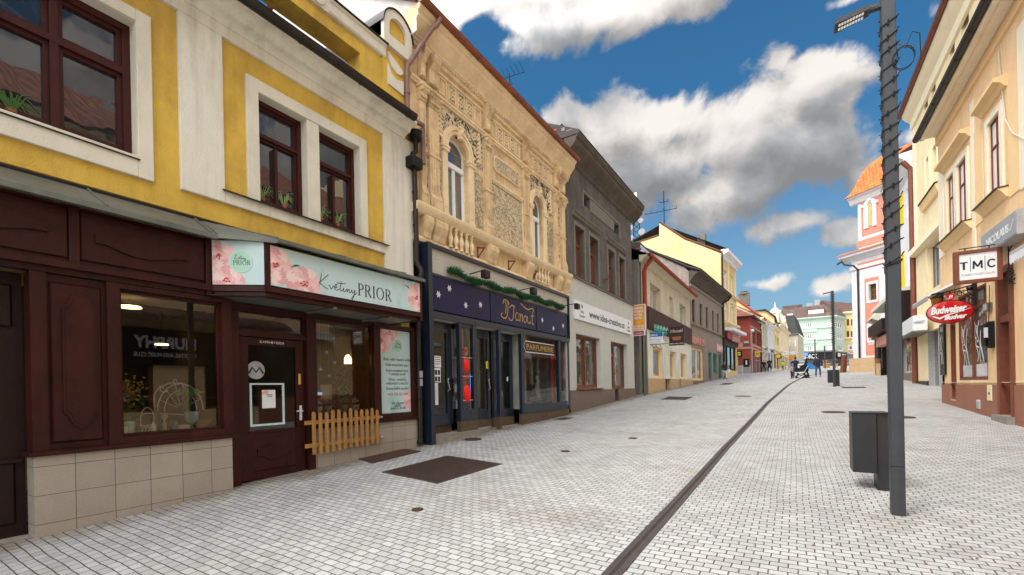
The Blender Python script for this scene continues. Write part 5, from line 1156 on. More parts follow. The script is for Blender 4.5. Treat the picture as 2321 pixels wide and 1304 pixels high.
for wi,(a,b)in enumerate(AR):
 c,r=(a+b)/2,(b-a)/2;mb=MB(L)
 for s,x0,x1 in((-1,a-.20,a-.02),(1,b+.02,b+.22)):
  mb.cbox(x0,x1,0,.055,4.03,5.66,.008);mb.cbox(x0+.04,x1-.04,.055,.066,4.3,5.55,.004);mb.cbox(x0-.03,x1+.03,0,.09,5.62,5.68,.006);mb.cbox(x0-.05,x1+.05,0,.10,5.685,5.76,.01);mb.cbox(x0-.01,x1+.01,0,.075,4.03,4.18,.01)
 for r0,r1,d1 in((r+.01,r+.10,.075),(r+.10,r+.17,.10),(r+.17,r+.205,.06)):
  n=18
  for k in range(n):
   t0,t1=PI*k/n,PI*(k+1)/n;e=1.03
   mb.plate([(c+r0*math.cos(t0),5.76+r0*e*math.sin(t0)),(c+r1*math.cos(t0),5.76+r1*e*math.sin(t0)),(c+r1*math.cos(t1),5.76+r1*e*math.sin(t1)),(c+r0*math.cos(t1),5.76+r0*e*math.sin(t1))],0,d1)
 mb.plate([(c-.05,6.08),(c+.05,6.08),(c+.08,6.36),(c-.08,6.36)],.06,.15);mb.ball(c,.15,6.24,.07,10,(.85,.8,1.2));mb.ball(c,.21,6.22,.018,6);mb.box(c-.085,c+.085,.1,.17,6.32,6.37)
 build('window_arch',mb,M['sand_light'],sh_)
 mb=MB(L);d0,d1=-.17,-.12;q=.05
 mb.box(a,a+q,d0,d1,4.05,5.76);mb.box(b-q,b,d0,d1,4.05,5.76);mb.box(a+q,b-q,d0,d1,4.05,4.11);mb.box(a+q,b-q,d0,d1+.03,5.40,5.52);mb.box(c-.025,c+.025,d0+.002,d1+.012,4.11,5.40)
 for k in range(14):
  t0,t1=PI*k/14,PI*(k+1)/14;ro,ri=r,r-q
  mb.plate([(c+ri*math.cos(t0),5.76+.36*ri/r*math.sin(t0)),(c+ro*math.cos(t0),5.76+.36*math.sin(t0)),(c+ro*math.cos(t1),5.76+.36*math.sin(t1)),(c+ri*math.cos(t1),5.76+.36*ri/r*math.sin(t1))],d0,d1)
 for x0,x1 in((a+q,c-.025),(c+.025,b-q)):mb.box(x0,x0+.03,d0+.01,d1-.01,4.11,5.40).box(x1-.03,x1,d0+.01,d1-.01,4.11,5.40)
 mb.lathe(c,d1+.012,4.12,[(.02,0),(.014,.05),(.02,.10)],8)
 w=build('window',mb,M['white_paint'],sh_,label='white arched window')
 build('pane',MB(L).poly3([(a+.01,-.15,4.07),(b-.01,-.15,4.07),(b-.01,-.15,6.12),(a+.01,-.15,6.12)]),M['pane_mid'],w,recalc=False)
mb=MB(L)
for q in((8.10,8.20),(9.47,9.86),(12.24,12.30),(13.49,13.98)):build('stucco_strip',MB(L).box(q[0],q[1],0,.010,4.1,5.60),M['strip_tan'],sh_)
for q in((8.08,9.88),(12.24,13.99)):build('spandrel_panel',MB(L).sheet(q[0],q[1],5.78,6.69,[((8.42,9.22,5.7,6.125)if q[0]<9 else(12.52,13.24,5.7,6.125))],.009,.01),M['sgraffito_dark'],sh_)
for(c_,w_)in((8.17,.30),(9.72,.22),(12.34,.28),(13.82,.24)):
 mb=MB(L)
 for k in range(7):
  h=5.86+k*.115;e=.17-.016*k;mb.plate([(c_-e,h),(c_-.02,h+.05),(c_+.02,h+.05),(c_+e,h+.02),(c_+.02,h+.16),(c_-.02,h+.14)],.009,.03)
 build('acanthus',mb,M['sand_light'],sh_)
build('ornament_panel',MB(L).box(10.26,11.86,0,.03,4.12,5.58),M['sgraffito'],sh_)
def oct_(a0,a1,h0,h1,c=.07):return[(a0+c,h0),(a1-c,h0),(a1,h0+c),(a1,h1-c),(a1-c,h1),(a0+c,h1),(a0,h1-c),(a0,h0+c)]
build('ornament_plaque',MB(L).plate(oct_(10.42,11.70,6.04,6.38),.05,.062),M['sgraffito'],sh_)
mb=MB(L);mb.plate(oct_(10.38,11.74,6.00,6.42,.08),0,.05);mb.prism([(0,5.60),(.05,5.60),(.09,5.66),(.09,5.71),(0,5.74)],10.22,11.90)
for a_ in(10.205,11.87):mb.cbox(a_,a_+.05,0,.05,4.1,5.60,.006)
build('panel_frames',mb,M['sand_light'],sh_)
mb=MB(L);mb.prism([(0,3.82),(.16,3.82),(.20,3.86),(.24,3.92),(.26,3.98),(.26,4.02),(0,4.03)],A0-.05,A1+.02);mb.prism([(0,3.24),(.10,3.24),(.12,3.30),(.08,3.36),(0,3.36)],A0-.02,A1)
build('sill_course',mb,M['sand_light'],sh_)
for a0,a1 in((7.44,7.66),(7.74,8.14),(9.86,10.26),(11.90,12.26),(13.98,14.32),(14.56,14.88)):
 build('scroll_pedestal',MB(L).prism([(0,3.30),(.10,3.30),(.13,3.36),(.15,3.46),(.20,3.56),(.24,3.66),(.24,3.76),(.20,3.82),(0,3.82)],a0,a1),M['sand'],sh_)
for a0,n_ in((8.30,5),(12.46,5)):
 build('balustrade_recess',MB(L).box(a0-.10,a0+n_*.21+.02,0,.012,3.36,3.82),M['sand'],sh_)
 for k in range(n_):build('baluster',MB(L).lathe(a0+.05+k*.205,.12,3.34,[(.055,0),(.055,.04),(.03,.06),(.045,.11),(.068,.18),(.06,.24),(.03,.32),(.025,.36),(.045,.39),(.03,.42),(.055,.45),(.055,.48)],12),M['sand_light'],sh_,smooth=True)
for a_ in(9.55,11.05,12.38):
 build('iron_bracket',MB(L).box(a_,a_+.05,0,.02,3.35,3.68).tube([(a_+.025,.02,3.66),(a_+.025,.24,3.62)],.02,5).tube([(a_+.025,.02,3.40),(a_+.025,.22,3.62)],.018,5),M['copper'],sh_)
J=.23;JA,JB=7.37,14.62
jf=thing('navy_shopfront','dark navy perfumery shopfront with recessed glass doors below the ornate house','shopfront',(-6.6,11,-1.0))
mb=MB(L)
mb.box(JA,JA+.13,-.1,J+.06,-1.3,3.20);mb.box(JA+.13,JB,0,J+.05,3.12,3.20);mb.box(JB-.05,JB,-.1,J+.05,1.7,3.12);mb.box(JA+.13,JB-.05,J-.1,J+.02,2.52,2.57);mb.box(JA+.13,JB,J-.06,J+.03,1.58,1.73)
build('surround_frame',mb,M['navy'],jf)
build('tiled_band',MB(L).box(JA+.131,JB-.051,.0,J-.02,2.571,3.119),M['cream_tiles'],jf)
MUL=[8.30,8.56,9.10,10.16,11.36,13.80,13.98]
mb=MB(L)
for a0,a1,h0 in((8.46,8.56,-.74),(9.00,9.14,-.74),(10.14,10.24,-.74),(11.32,11.46,-.74),(13.78,13.92,-.74),(14.50,14.62,-.74)):mb.box(a0,a1,J-.10,J,h0,1.58)
mb.box(11.46,13.78,J-.08,J,-.74,-.48);mb.box(13.92,14.40,J-.08,J,-.74,-.46);mb.box(8.56,9.0,J-.08,J,-.74,-.46);mb.box(8.56,9.0,J-.10,J-.02,1.50,1.58)
mb.box(9.14,9.9,-.15,-.05,-.76,-.5)
build('mullions',mb,M['navy'],jf)
mb=MB(L)
for a0,a1,b in((8.46,9.14,-1.05),(11.32,14.50,-1.05),(10.14,10.24,-1.05)):mb.box(a0,a1,J-.12,J-.01,b,-.741)
mb.box(7.46,8.46,-.2,-.06,-1.05,-.79);mb.box(9.14,10.14,-.2,-.06,-1.05,-.79);mb.box(10.24,11.32,-.2,-.06,-1.05,-.79)
build('kick_strip',mb,M['tan_strip'],jf)
build('plinth',MB(L).slab([(7.42,-.3),(7.42,J+.02),(9.3,J+.02),(10.1,-.02),(10.1,-.3)],-1.4,-.99),M['stone'],jf)
build('threshold',MB(L).box(10.1,11.4,-.3,.10,-1.4,-1.035),M['stone'],jf)
def gdoor(a0,a1,h0,h1,d,label,hinge=1):
 mb=MB(L);t=.085
 mb.box(a0,a0+t,d,d+.06,h0,h1).box(a1-t,a1,d,d+.06,h0,h1).box(a0+t,a1-t,d,d+.06,h1-t,h1).box(a0+t,a1-t,d,d+.06,h0,h0+.24)
 g=build('glass_door',mb,M['navy'],jf,label)
 build('pane',MB(L).poly3([(a0+t,d+.03,h0+.24),(a1-t,d+.03,h0+.24),(a1-t,d+.03,h1-t),(a0+t,d+.03,h1-t)]),M['clear_glass'],g,recalc=False)
 x=a1-.06 if hinge>0 else a0+.06
 build('handle',MB(L).tube([(x,d+.06,-.02),(x-.0,d+.12,.02),(x-.10*hinge,d+.14,.22),(x-.04*hinge,d+.12,.27)],.016,7),M['cl_grey'],g)
 return g
gdoor(7.47,8.30,-.79,1.42,-.02,'glass door nearest the rain pipe, papered with notices',1);gdoor(9.20,10.10,-.79,1.42,-.12,None,1);gdoor(10.30,11.20,-.79,1.42,-.12,None,-1)
def gpane(pts,par=jf,m='clear_glass',name='shop_window',label=None):return build(name,MB(L).poly3(pts),M[m],par,label,recalc=False)
gpane([(8.56,J-.05,-.46),(9.0,J-.05,-.46),(9.0,J-.05,1.50),(8.56,J-.05,1.50)]);gpane([(11.46,J-.05,-.48),(13.78,J-.05,-.48),(13.78,J-.05,1.58),(11.46,J-.05,1.58)]);gpane([(13.92,J-.05,-.46),(14.40,J-.05,-.46),(14.40,J-.05,1.58),(13.92,J-.05,1.58)])
for a_,x0,x1 in((8.46,.25,-.02),(9.14,.25,-.12),(10.14,.25,-.12),(10.24,.25,-.12),(11.32,.25,-.12)):gpane([(a_+.05,x0,-.74),(a_+.05,x1,-.74),(a_+.05,x1,1.58),(a_+.05,x0,1.58)])
mb=MB(L)
for(a0,a1,d)in((7.46,8.46,-.08),(9.14,10.14,-.18),(10.24,11.32,-.18)):mb.poly3([(a0,d,1.578),(a1,d,1.578),(a1,J,1.578),(a0,J,1.578)]);
build('lobby_ceiling',mb,M['room_pale'],jf,recalc=False)
mb=MB(L);mb.box(8.30,8.46,-.06,.0,-.79,1.58);mb.box(8.31,8.45,0,.03,-.16,.28);mb.box(9.14,9.20,-.16,-.08,-.79,1.58);mb.box(10.10,10.14,-.16,-.08,-.79,1.58);mb.box(10.24,10.3,-.16,-.08,-.79,1.58);mb.box(11.2,11.32,-.16,-.08,-.79,1.58)
mb.box(7.46,8.30,-.06,0,1.42,1.58);mb.box(9.2,10.1,-.16,-.08,1.42,1.578);mb.box(10.3,11.2,-.16,-.08,1.42,1.578)
build('door_frames',mb,M['navy'],jf)
room(jf,L,7.46,9.16,-.8,1.6,-.2,-2.6,M['room_dark']);room(jf,L,9.17,11.4,-.8,1.6,-.2,-3,M['room_pale']);room(jf,L,11.41,14.48,-.6,1.6,.22,-1.2,M['room_pale'])
for i,(a0,a1,lb)in enumerate(((7.47,9.72,'near dark blue sign board with four silver stars'),(9.76,12.20,'middle dark blue sign board with looping gold script'),(12.24,14.44,'far dark blue sign board with three silver stars'))):
 t=thing('sign_board',lb,'shop sign',tuple(L.p((a0+a1)/2,J,1.8)),'blue sign boards over the navy shopfront')
 build('board',MB(L).cbox(a0,a1,J-.02,J+.025,1.76,2.51,.006),M['blue_sign'],t)
 def star(a,h,r=.085):
  P=[]
  for k in range(12):q=PI*k/6+PI/6;rr=r if k%2 else r*.45;P.append((a+rr*math.cos(q),h+rr*math.sin(q)))
  build('star',MB(L).plate(P,J+.025,J+.033),M['silver'],t)
 if i==0:
  for a,h in((7.72,2.12),(8.10,2.32),(8.70,2.02),(9.30,2.12)):star(a,h)
 if i==2:
  for a,h in((12.60,2.12),(13.36,1.94),(14.10,2.10)):star(a,h)
 if i==1:
  mb=MB(L);w_=.028;d_=J+.027
  def S(P,w=w_):mb.ribbon(smooth_pts(P,6),w,d_)
  x=10.25
  S([(x+.10,2.30),(x+.16,2.42),(x+.34,2.40),(x+.42,2.34)]);S([(x+.36,2.38),(x+.33,2.1),(x+.26,1.95),(x+.10,1.92),(x+.0,1.99),(x+.06,2.05)]);S([(x+.22,2.05),(x+.26,2.30),(x+.20,2.38)])
  S([(x+.44,2.24),(x+.56,2.33),(x+.72,2.30)]);S([(x+.66,2.31),(x+.64,2.1),(x+.58,1.93),(x+.44,1.90),(x+.38,1.97)])
  bx_=x+.74
  for ch in 'anout':
   if ch=='a':S([(bx_+.16,2.14),(bx_+.05,2.14),(bx_,2.02),(bx_+.06,1.93),(bx_+.16,2.0),(bx_+.17,2.14)]);S([(bx_+.17,2.14),(bx_+.16,1.98),(bx_+.22,1.93)])
   if ch=='n':S([(bx_,2.14),(bx_+.03,2.12),(bx_+.02,1.92)]);S([(bx_+.03,2.05),(bx_+.12,2.14),(bx_+.16,2.05),(bx_+.15,1.92)])
   if ch=='o':S([(bx_+.09,2.13),(bx_,2.03),(bx_+.06,1.92),(bx_+.16,1.97),(bx_+.17,2.08),(bx_+.09,2.13)])
   if ch=='u':S([(bx_,2.13),(bx_+.01,1.98),(bx_+.08,1.92),(bx_+.16,2.0),(bx_+.18,2.13)]);S([(bx_+.18,2.13),(bx_+.17,1.97),(bx_+.22,1.93)])
   if ch=='t':S([(bx_+.09,2.30),(bx_+.06,2.05),(bx_+.09,1.92),(bx_+.16,1.95)]);S([(bx_-.03,2.16),(bx_+.17,2.18)])
   bx_+=.225
  S([(bx_-.06,2.30),(bx_-.14,2.40),(bx_-.40,2.33),(bx_-.65,2.38),(bx_-.82,2.45)])
  build('gold_lettering',mb,M['gold'],t,recalc=False)
mb=MB(L);rg=random.Random(5)
for k in range(7000):
 t=k/7000;a=8.05+t*5.9;h=2.66+.03*math.sin(t*30)+.05*(t<.06)+.06*t;r=.095+.022*math.sin(t*47)
 q=rg.random()*2*PI;l=r*rg.uniform(.5,1.3);c=(a,J+.08,h);e=(a+rg.uniform(-.06,.06),J+.08+l*math.cos(q),h+l*math.sin(q)*.9);w=.008
 mb.poly3([(c[0]-w,c[1],c[2]),(c[0]+w,c[1],c[2]),(e[0]+w*.3,e[1],e[2]+w),(e[0]-w*.3,e[1],e[2]-w)])
gar=thing('garland','dark green fir garland draped along the top of the blue signs','garland',tuple(L.p(11,J+.08,2.66)))
build('twigs',mb,M['garland'],gar,recalc=False);build('stem',MB(L).tube([(8.05+k*.295,J+.08,2.66+.03*math.sin(k*1.5)+.003*k)for k in range(21)],.02,6),M['garland'],gar)
for a_,lb in((8.95,'black sign floodlight on a long arm over the near end of the garland'),(11.3,'black sign floodlight in the middle over the garland'),(14.35,'black sign floodlight at the far end of the blue signs')):
 t=thing('sign_floodlight',lb,'spotlight',tuple(L.p(a_,J,2.7)),'floodlights over the blue signs')
 build('arm',MB(L).tube([(a_,J-.3,2.80),(a_,J+.42,2.86),(a_+.02,J+.46,2.84)],.014,6),M['iron'],t);build('head',MB(L).cbox(a_-.10,a_+.12,J+.38,J+.52,2.66,2.84,.02),M['black_metal'],t)
def ppr(name,label,a0,a1,h0,h1,d,m='sign_white',cat='notice',group='paper notices on the navy shop door'):
 t=thing(name,label,cat,tuple(L.p((a0+a1)/2,d,(h0+h1)/2)),group);build('sheet',MB(L).box(a0,a1,d,d+.004,h0,h1),M[m],t);return t
t=ppr('notice','upper white paper notice on the navy shop door',7.78,8.00,.52,.78,.045);
for k in range(4):build('text_line',MB(L).box(7.80,7.98,.0492,.0498,.74-k*.05,.755-k*.05),M['ink'],t)
t=ppr('notice','paper with photographs on the navy shop door',7.66,7.98,.18,.505,.046)
for i in range(3):
 for j in range(2):build('photo',MB(L).box(7.68+i*.10,7.76+i*.10,.0502,.0508,.20+j*.15,.31+j*.15),M['ink'],t)
t=ppr('notice','long white letter taped lowest on the navy shop door',7.66,7.88,-.33,.165,.045)
for k in range(9):build('text_line',MB(L).box(7.69,7.85,.0492,.0498,.10-k*.04,.108-k*.04),M['cl_grey'],t)
t=thing('advert','red and black advert standing inside the navy door','advert',tuple(L.p(7.6,-.08,0)));build('panel',MB(L).box(7.5,7.75,-.10,-.08,-.3,.12),M['black_gloss'],t);build('picture',MB(L).box(7.53,7.72,-.079,-.075,-.18,.08),M['ink_red'],t)
build('intercom',MB(L).cbox(8.33,8.43,.03,.05,-.10,.24,.006),M['black_gloss'],jf)
mb=MB(L).box(8.58,8.98,-.2,-.18,-.46,1.5);single('display_backdrop','pale backdrop of the narrow perfume display case','display',mb,M['curtain'],tuple(L.p(8.8,-.19,0)))
red=thing('perfume_display','tall display of huge red perfume bottles in the narrow case','display',tuple(L.p(8.8,.1,0)))
def bottle(h,s,m='red_display',nm='bottle'):return build(nm,MB(L).lathe(8.78,.08,h,[(.11*s,0),(.16*s,.10*s),(.15*s,.30*s),(.08*s,.40*s),(.05*s,.46*s),(.09*s,.52*s),(.13*s,.60*s)],14),M[m],red,smooth=True)
bottle(.42,.95);bottle(-.30,1.1);build('banner',MB(L).box(8.66,8.86,.02,.03,1.02,1.5),M['orange_sign'],red);
mb=MB(L)
for h in(-.25,.33,.78):mb.box(8.57,8.99,-.15,.2,h-.012,h)
build('shelf',mb,M['curtain'],red)
for i,(a_,h_,m_)in enumerate(((8.64,.80,'cl_navy'),(8.93,.84,'sign_white'),(8.92,.0,'cl_navy'),(8.90,-.44,'cl_navy'),(8.65,-.44,'sign_white'),(8.62,-.05,'sign_white'),(8.94,-.23,'orange_sign'))):
 single('perfume_box',('dark perfume box top left in the red display','white perfume box top right in the red display','dark perfume box beside the lower red bottle','dark perfume box at the bottom right of the red display','white box at the bottom left of the red display','white box halfway down the red display','small orange box on the lowest shelf of the red display')[i],'box',MB(L).cbox(a_-.055,a_+.055,-.02,.08,h_,h_+.2,.008),M[m_],tuple(L.p(a_,.03,h_)),'perfume boxes in the narrow display case')
t=thing('blue_poster','bright blue poster in the doorway of the navy shop','poster',tuple(L.p(9.3,-.0,.1)));build('sheet',MB(L).box(9.22,9.52,-.055,-.05,-.10,.40),M['glow_blue'],t)
t=thing('yellow_sticker','yellow arrow sticker on the glass of the second navy door','sticker',tuple(L.p(10.0,-.05,.6)));build('sticker',MB(L).box(9.93,10.03,-.055,-.05,.55,.75),M['ink_yellow'],t);build('arrow',MB(L).ribbon([(10.0,.70),(9.96,.65),(10.0,.60)],.014,-.047),M['ink'],t,recalc=False)
t=thing('yellow_sticker','small yellow hexagonal sticker low on the third navy door','sticker',tuple(L.p(10.7,-.05,-.2)));build('sticker',MB(L).plate([(10.66+.05*math.cos(k*PI/3),-.14+.08*math.sin(k*PI/3))for k in range(6)],-.055,-.05),M['ink_yellow'],t)
t=thing('white_sticker','small white card sticker beside the handle of the third navy door','sticker',tuple(L.p(11,-.05,.3)));build('sticker',MB(L).box(10.95,11.02,-.055,-.05,.22,.34),M['sign_white'],t)
par=thing('arrow_sign','dark brown arrow sign with gold lettering in the big navy shop window','sign',tuple(L.p(12.4,.2,1.2)))
build('board',MB(L).plate([(11.50,1.24),(11.62,1.40),(13.5,1.40),(13.5,1.08),(11.62,1.08)],.185,.20),M['brown_sign'],par)
build('edging',MB(L).ribbon([(13.5,1.40),(11.62,1.40),(11.50,1.24),(11.62,1.08),(13.5,1.08)],.022,.203),M['ink_white'],par,recalc=False);text(par,L,'PARFUMERIE',12.55,1.16,.23,.204,M['gold'],1.75)
ad=thing('fashion_poster','black and white poster of a posing figure in the navy shop window','poster',tuple(L.p(12.4,.0,-.1)))
build('sheet',MB(L).box(11.95,13.2,.005,.03,-.42,.52),M['ink'],ad);
mb=MB(L)
mb.plate([(12.55,-.30),(12.80,-.30),(12.78,-.05),(12.70,.15),(12.74,.22),(12.68,.30),(12.58,.28),(12.56,.20),(12.50,.10),(12.42,.0),(12.50,-.1)],.031,.034);mb.plate([(12.60+.10*math.cos(k*PI/6),.36+.11*math.sin(k*PI/6))for k in range(12)],.031,.035)
build('figure_print',mb,M['cl_grey'],ad);build('cap_print',MB(L).plate([(12.48,.40),(12.56,.50),(12.70,.50),(12.74,.40)],.036,.038),M['black_gloss'],ad);build('bag_print',MB(L).plate([(12.12,-.02),(12.34,-.02),(12.36,.14),(12.24,.20),(12.12,.14)],.031,.036),M['black_gloss'],ad)
text(ad,L,'MOSCHINO',12.5,-.38,.17,.036,M['ink_white'],.72)
single('red_banner','tall red banner at the far end of the navy shop window','banner',MB(L).box(13.60,13.77,.0,.02,-.47,1.55),M['red_display'],tuple(L.p(13.7,0,.5)))
single('red_banner','dark red advert panel in the last narrow navy window','banner',MB(L).box(14.0,14.38,.0,.02,.0,1.2),M['cl_red'],tuple(L.p(14.2,0,.5)))
single('advert','small white advert panel beside the posing figure poster','advert',MB(L).box(11.55,11.85,.05,.07,-.42,.0),M['cl_grey'],tuple(L.p(11.7,.06,-.2)))
G0,G1=15.02,22.9
gh=thing('grey_house','soot grey rendered house with a pale ground floor and a white web address sign','building',(-6.9,19,-.75))
GW=[(15.80,16.70,4.20,6.12),(17.26,18.20,4.20,6.12),(19.38,20.30,4.20,6.12),(20.86,21.72,4.20,6.12)];SM=[(16.74,17.40,7.16,7.62),(20.30,20.98,7.08,7.54)]
build('wall',MB(L).sheet(G0,G1,4.08,8.6,GW+SM,0,.26).box(G0,G1,-11,-.30,3.9,8.9).box(G0,G1,-11,-3,-2,3.89).box(G1-.25,G1-.001,-3,-.3,-1.5,4.05),M['grey_render'],gh)
S1=(15.68,18.18,-.04,2.02);S2=(19.48,21.80,-.78,2.02)
build('ground_floor_wall',MB(L).sheet(G0,G1,-.12,4.07,[S1,(S2[0],S2[1],-.12,2.02)],.03,.30),M['pale_grey'],gh)
mb=MB(L).sheet(G0,G1,-1.5,-.121,[(S2[0]+.35,20.35,-1.5,-.121)],.055,.3);mb.prism([(0,-.121),(.056,-.121),(.03,-.10),(0,-.10)],G0,G1);build('plinth',mb,M['brown_tiles'],gh)
mb=MB(L);mb.prism([(0,4.06),(.10,4.07),(.10,4.10),(0,4.15)],G0,G1);build('ledge',mb,M['grey_trim'],gh)
mb=MB(L)
for(x0,x1)in((15.6,18.42),(19.18,21.95)):
 mb.prism([(0,6.42),(.05,6.42),(.10,6.50),(.16,6.53),(.16,6.57),(0,6.60)],x0,x1)
for(a,b,c,d_)in GW:mb.box(a-.10,a,0,.04,c,d_+.14);mb.box(b,b+.10,0,.04,c,d_+.14);mb.box(a-.0,b+.0,0,.039,d_,d_+.14);
build('window_surround',mb,M['grey_trim'],gh)
mb=MB(L);mb.prism([(0,7.02),(.035,7.02),(.035,7.70),(0,7.70)],16.62,17.50)if 0 else None
mb.cbox(17.42,20.28,0,.03,7.10,7.60,.01);mb.box(16.60,16.72,0,.035,7.04,7.74);mb.box(21.0,21.12,0,.035,6.98,7.66);mb.box(16.6,21.12,0,.033,7.62,7.72)
build('attic_panel',mb,M['grey_trim'],gh)
prof=[(0,8.30),(.05,8.32),(.10,8.42),(.22,8.55),(.40,8.72),(.46,8.80),(.46,8.90),(.52,8.94),(.58,9.06),(.58,9.10),(0,9.12)]
build('cornice',MB(L).prism(prof,G0+.02,G1+.5),M['grey_cornice'],gh)
mb=MB(L);mb.poly3([(G0,.60,9.13),(G1+.5,.60,9.13),(G1+.5,-4.8,11.8),(G0,-4.8,11.8)]);mb.poly3([(G0,-4.8,11.8),(G1+.5,-4.8,11.8),(G1+.5,-11,8.8),(G0,-11,8.8)]);mb.poly3([(G0,.60,9.13),(G0,-4.8,11.8),(G0,-4.8,9.0),(G0,.60,9.0)])
build('roof',mb,M['tile_slate'],gh,recalc=False)
mb=MB(L);rb=random.Random(9)
for k in range(46):
 d_=.30-rb.random()*2.6;h=8.95+(.30-d_)*.42+rb.uniform(-.05,.35);a=G0+rb.uniform(-.05,.35)
 mb.cbox(a,a+rb.uniform(.12,.26),d_-.14,d_+rb.uniform(-.02,.08),h,h+rb.uniform(.07,.13),.01)
build('broken_brickwork',mb,M['rough_gable'],gh)
mb=MB(L);
for k in range(16):
 d_=.25-rb.random()*1.6;h=9.0+(.30-d_)*.42+rb.uniform(-.02,.3);a=G0+rb.uniform(-.08,.3);mb.cbox(a,a+.22,d_-.12,d_,h,h+.08,.01)
build('red_bricks',mb,M['brick_red'],gh);build('mortar_lump',MB(L).ball(G0+.25,.22,9.2,.28,9,(1,1.1,.7)),M['stone'],gh);build('zinc_scrap',MB(L).prism([(-.7,9.75),(-.2,9.55),(-.1,9.6),(-.6,9.82)],G0+.1,G0+.6),M['cl_grey'],gh)
for q in GW:window(gh,L,q[0],q[1],q[2]+.03,q[3],-.24,M['brown_wood'],M['pane_mid'],(.5,),(.66,),.07,.08,.06)
for q in SM:build('attic_vent',MB(L).box(q[0],q[1],-.26,-.24,q[2],q[3]).box((q[0]+q[1])/2-.02,(q[0]+q[1])/2+.02,-.24,-.2,q[2],q[3]),M['iron'],gh)
window(gh,L,S1[0],S1[1],S1[2],S1[3],-.24,M['brown_wood'],M['pane_shop'],(.5,),(),.09,.09,.09,label='wide brown framed shop window of the grey house')
build('window_board',MB(L).box(S1[0]-.05,S1[1]+.05,-.2,.12,S1[2]-.05,S1[2]-.002),M['brown_wood'],gh)
mb=MB(L);mb.box(19.83,19.92,-.25,-.15,-.85,2.02).box(20.26,20.35,-.25,-.15,-.85,2.02).box(19.92,20.26,-.25,-.15,1.38,1.48).box(19.92,20.26,-.25,-.15,1.94,2.02).box(19.92,20.26,-.22,-.17,-.82,.0).box(19.48,19.83,-.25,-.15,-.12,2.02)
dd=build('shop_door',mb,M['brown_wood'],gh,label='narrow brown door beside the right hand window');build('pane',MB(L).box(19.92,20.26,-.21,-.20,.0,1.94),M['pane_mid'],dd);build('handle',MB(L).tube([(20.30,-.15,.3),(20.30,-.08,.3),(20.30,-.08,.5),(20.30,-.15,.5)],.012,6),M['silver'],dd)
window(gh,L,20.36,S2[1],-.08,S2[3],-.24,M['brown_wood'],M['pane_shop'],(),(),.08,.09)
ws=thing('web_sign','long white sign with a black web address on the grey house','shop sign',tuple(L.p(19,.05,2.9)))
build('board',MB(L).cbox(15.48,22.35,.03,.10,2.54,3.24,.01),M['sign_white'],ws)
text(ws,L,'www.idea-creative.cz',19.05,2.75,.40,.103,M['ink'],4.4,bold=.006)
for c_ in(16.15,21.85):
 mb=MB(L)
 for k,an in enumerate((-.5,0,.5)):
  mb.plate([(c_+.02,2.98),(c_+.10*math.sin(an)-.03,3.06),(c_+.16*math.sin(an),3.16),(c_+.10*math.sin(an)+.04,3.06)],.10,.104)
 build('leaf_logo',mb,M['plant_pale'],ws);text(ws,L,'Idea',c_,2.82,.16,.103,M['ink'],.3,shear=.3);text(ws,L,'Creative',c_,2.66,.14,.103,M['ink'],.55,shear=.3)
single('pipe_fitting','small rusty bracket between the upstairs windows of the grey house','bracket',MB(L).tube([(18.8,0,4.62),(18.8,.22,4.62),(18.8,.24,4.8)],.03,6).tube([(18.8,0,4.45),(18.8,.2,4.6)],.025,6),M['copper'],tuple(L.p(18.8,0,4.6)))
B0,B1=24.55,38.1
bh=thing('beige_house','beige two storey house with a long brown board and hanging signs on its front','building',(-6.9,31,-.3))
BW=[(26.35,28.75,4.42,5.92),(31.1,32.15,4.42,5.9),(34.2,36.4,4.44,5.92)]
GS=[(26.5,28.85,.45,2.30),(30.75,32.4,.44,2.26),(33.95,36.1,.46,2.28)]
build('wall',MB(L).sheet(B0,B1,3.2,6.9,BW,0,.3).box(B0,B1,-9,-.32,-1,6.7),M['house_beige'],bh)
mb=MB(L).sheet(B0+.45,B1,.42,3.2,GS,.05,.3);build('ground_floor_wall',mb,M['cream_wall'],bh);build('plinth',MB(L).sheet(B0+.45,B1,-1.5,.42,[(29.1,30.5,-1.5,.42),(33.2,33.7,-1.5,.42)],.10,.4),M['plinth_tan'],bh)
build('recessed_doors',MB(L).box(29.1,30.5,-.2,-.15,-1,.42),M['brown_wood'],bh)
mb=MB(L);mb.prism([(0,6.62),(.08,6.65),(.25,6.80),(.42,6.88),(.42,6.95),(0,6.98)],B0-.3,B1);build('cornice',mb,M['house_beige'],bh)
mb=MB(L);mb.poly3([(B0-.3,.52,6.93),(B1,.52,6.93),(B1,-4.2,9.5),(B0-.3,-4.2,9.5)]);mb.poly3([(B0-.3,-4.2,9.5),(B1,-4.2,9.5),(B1,-9,6.8),(B0-.3,-9,6.8)]);build('roof',mb,M['tile_slate'],bh,recalc=False)
mb=MB(L);mb.prism([(.40,6.92),(.58,6.90),(.60,6.98),(.42,7.02)],B0-.3,B1+.1);gutter(mb,.56,6.98,B0-.3,B1+.1,.08,2);build('gutter',mb,M['brick_red'],bh)
mb=MB(L);mb.box(27.6,30.4,-1.9,-.9,7.6,8.75);dk=build('roof_dormer',mb,M['gutter_dark'],bh);build('dormer_pane',MB(L).box(27.75,30.25,-.9,-.88,7.75,8.6),M['pane_pale'],dk)
build('side_wall',MB(L).box(B0-.35,B0-.002,-9,-.05,-1,6.75),M['grey_trim'],bh)
build('chimney_pots',MB(L).lathe(25.6,-.4,7.35,[(.10,0),(.10,.3),(.16,.32),(.16,.38)],10).lathe(26.3,-.3,7.3,[(.08,0),(.08,.3),(.14,.32),(.14,.38)],10),M['copper'],bh)
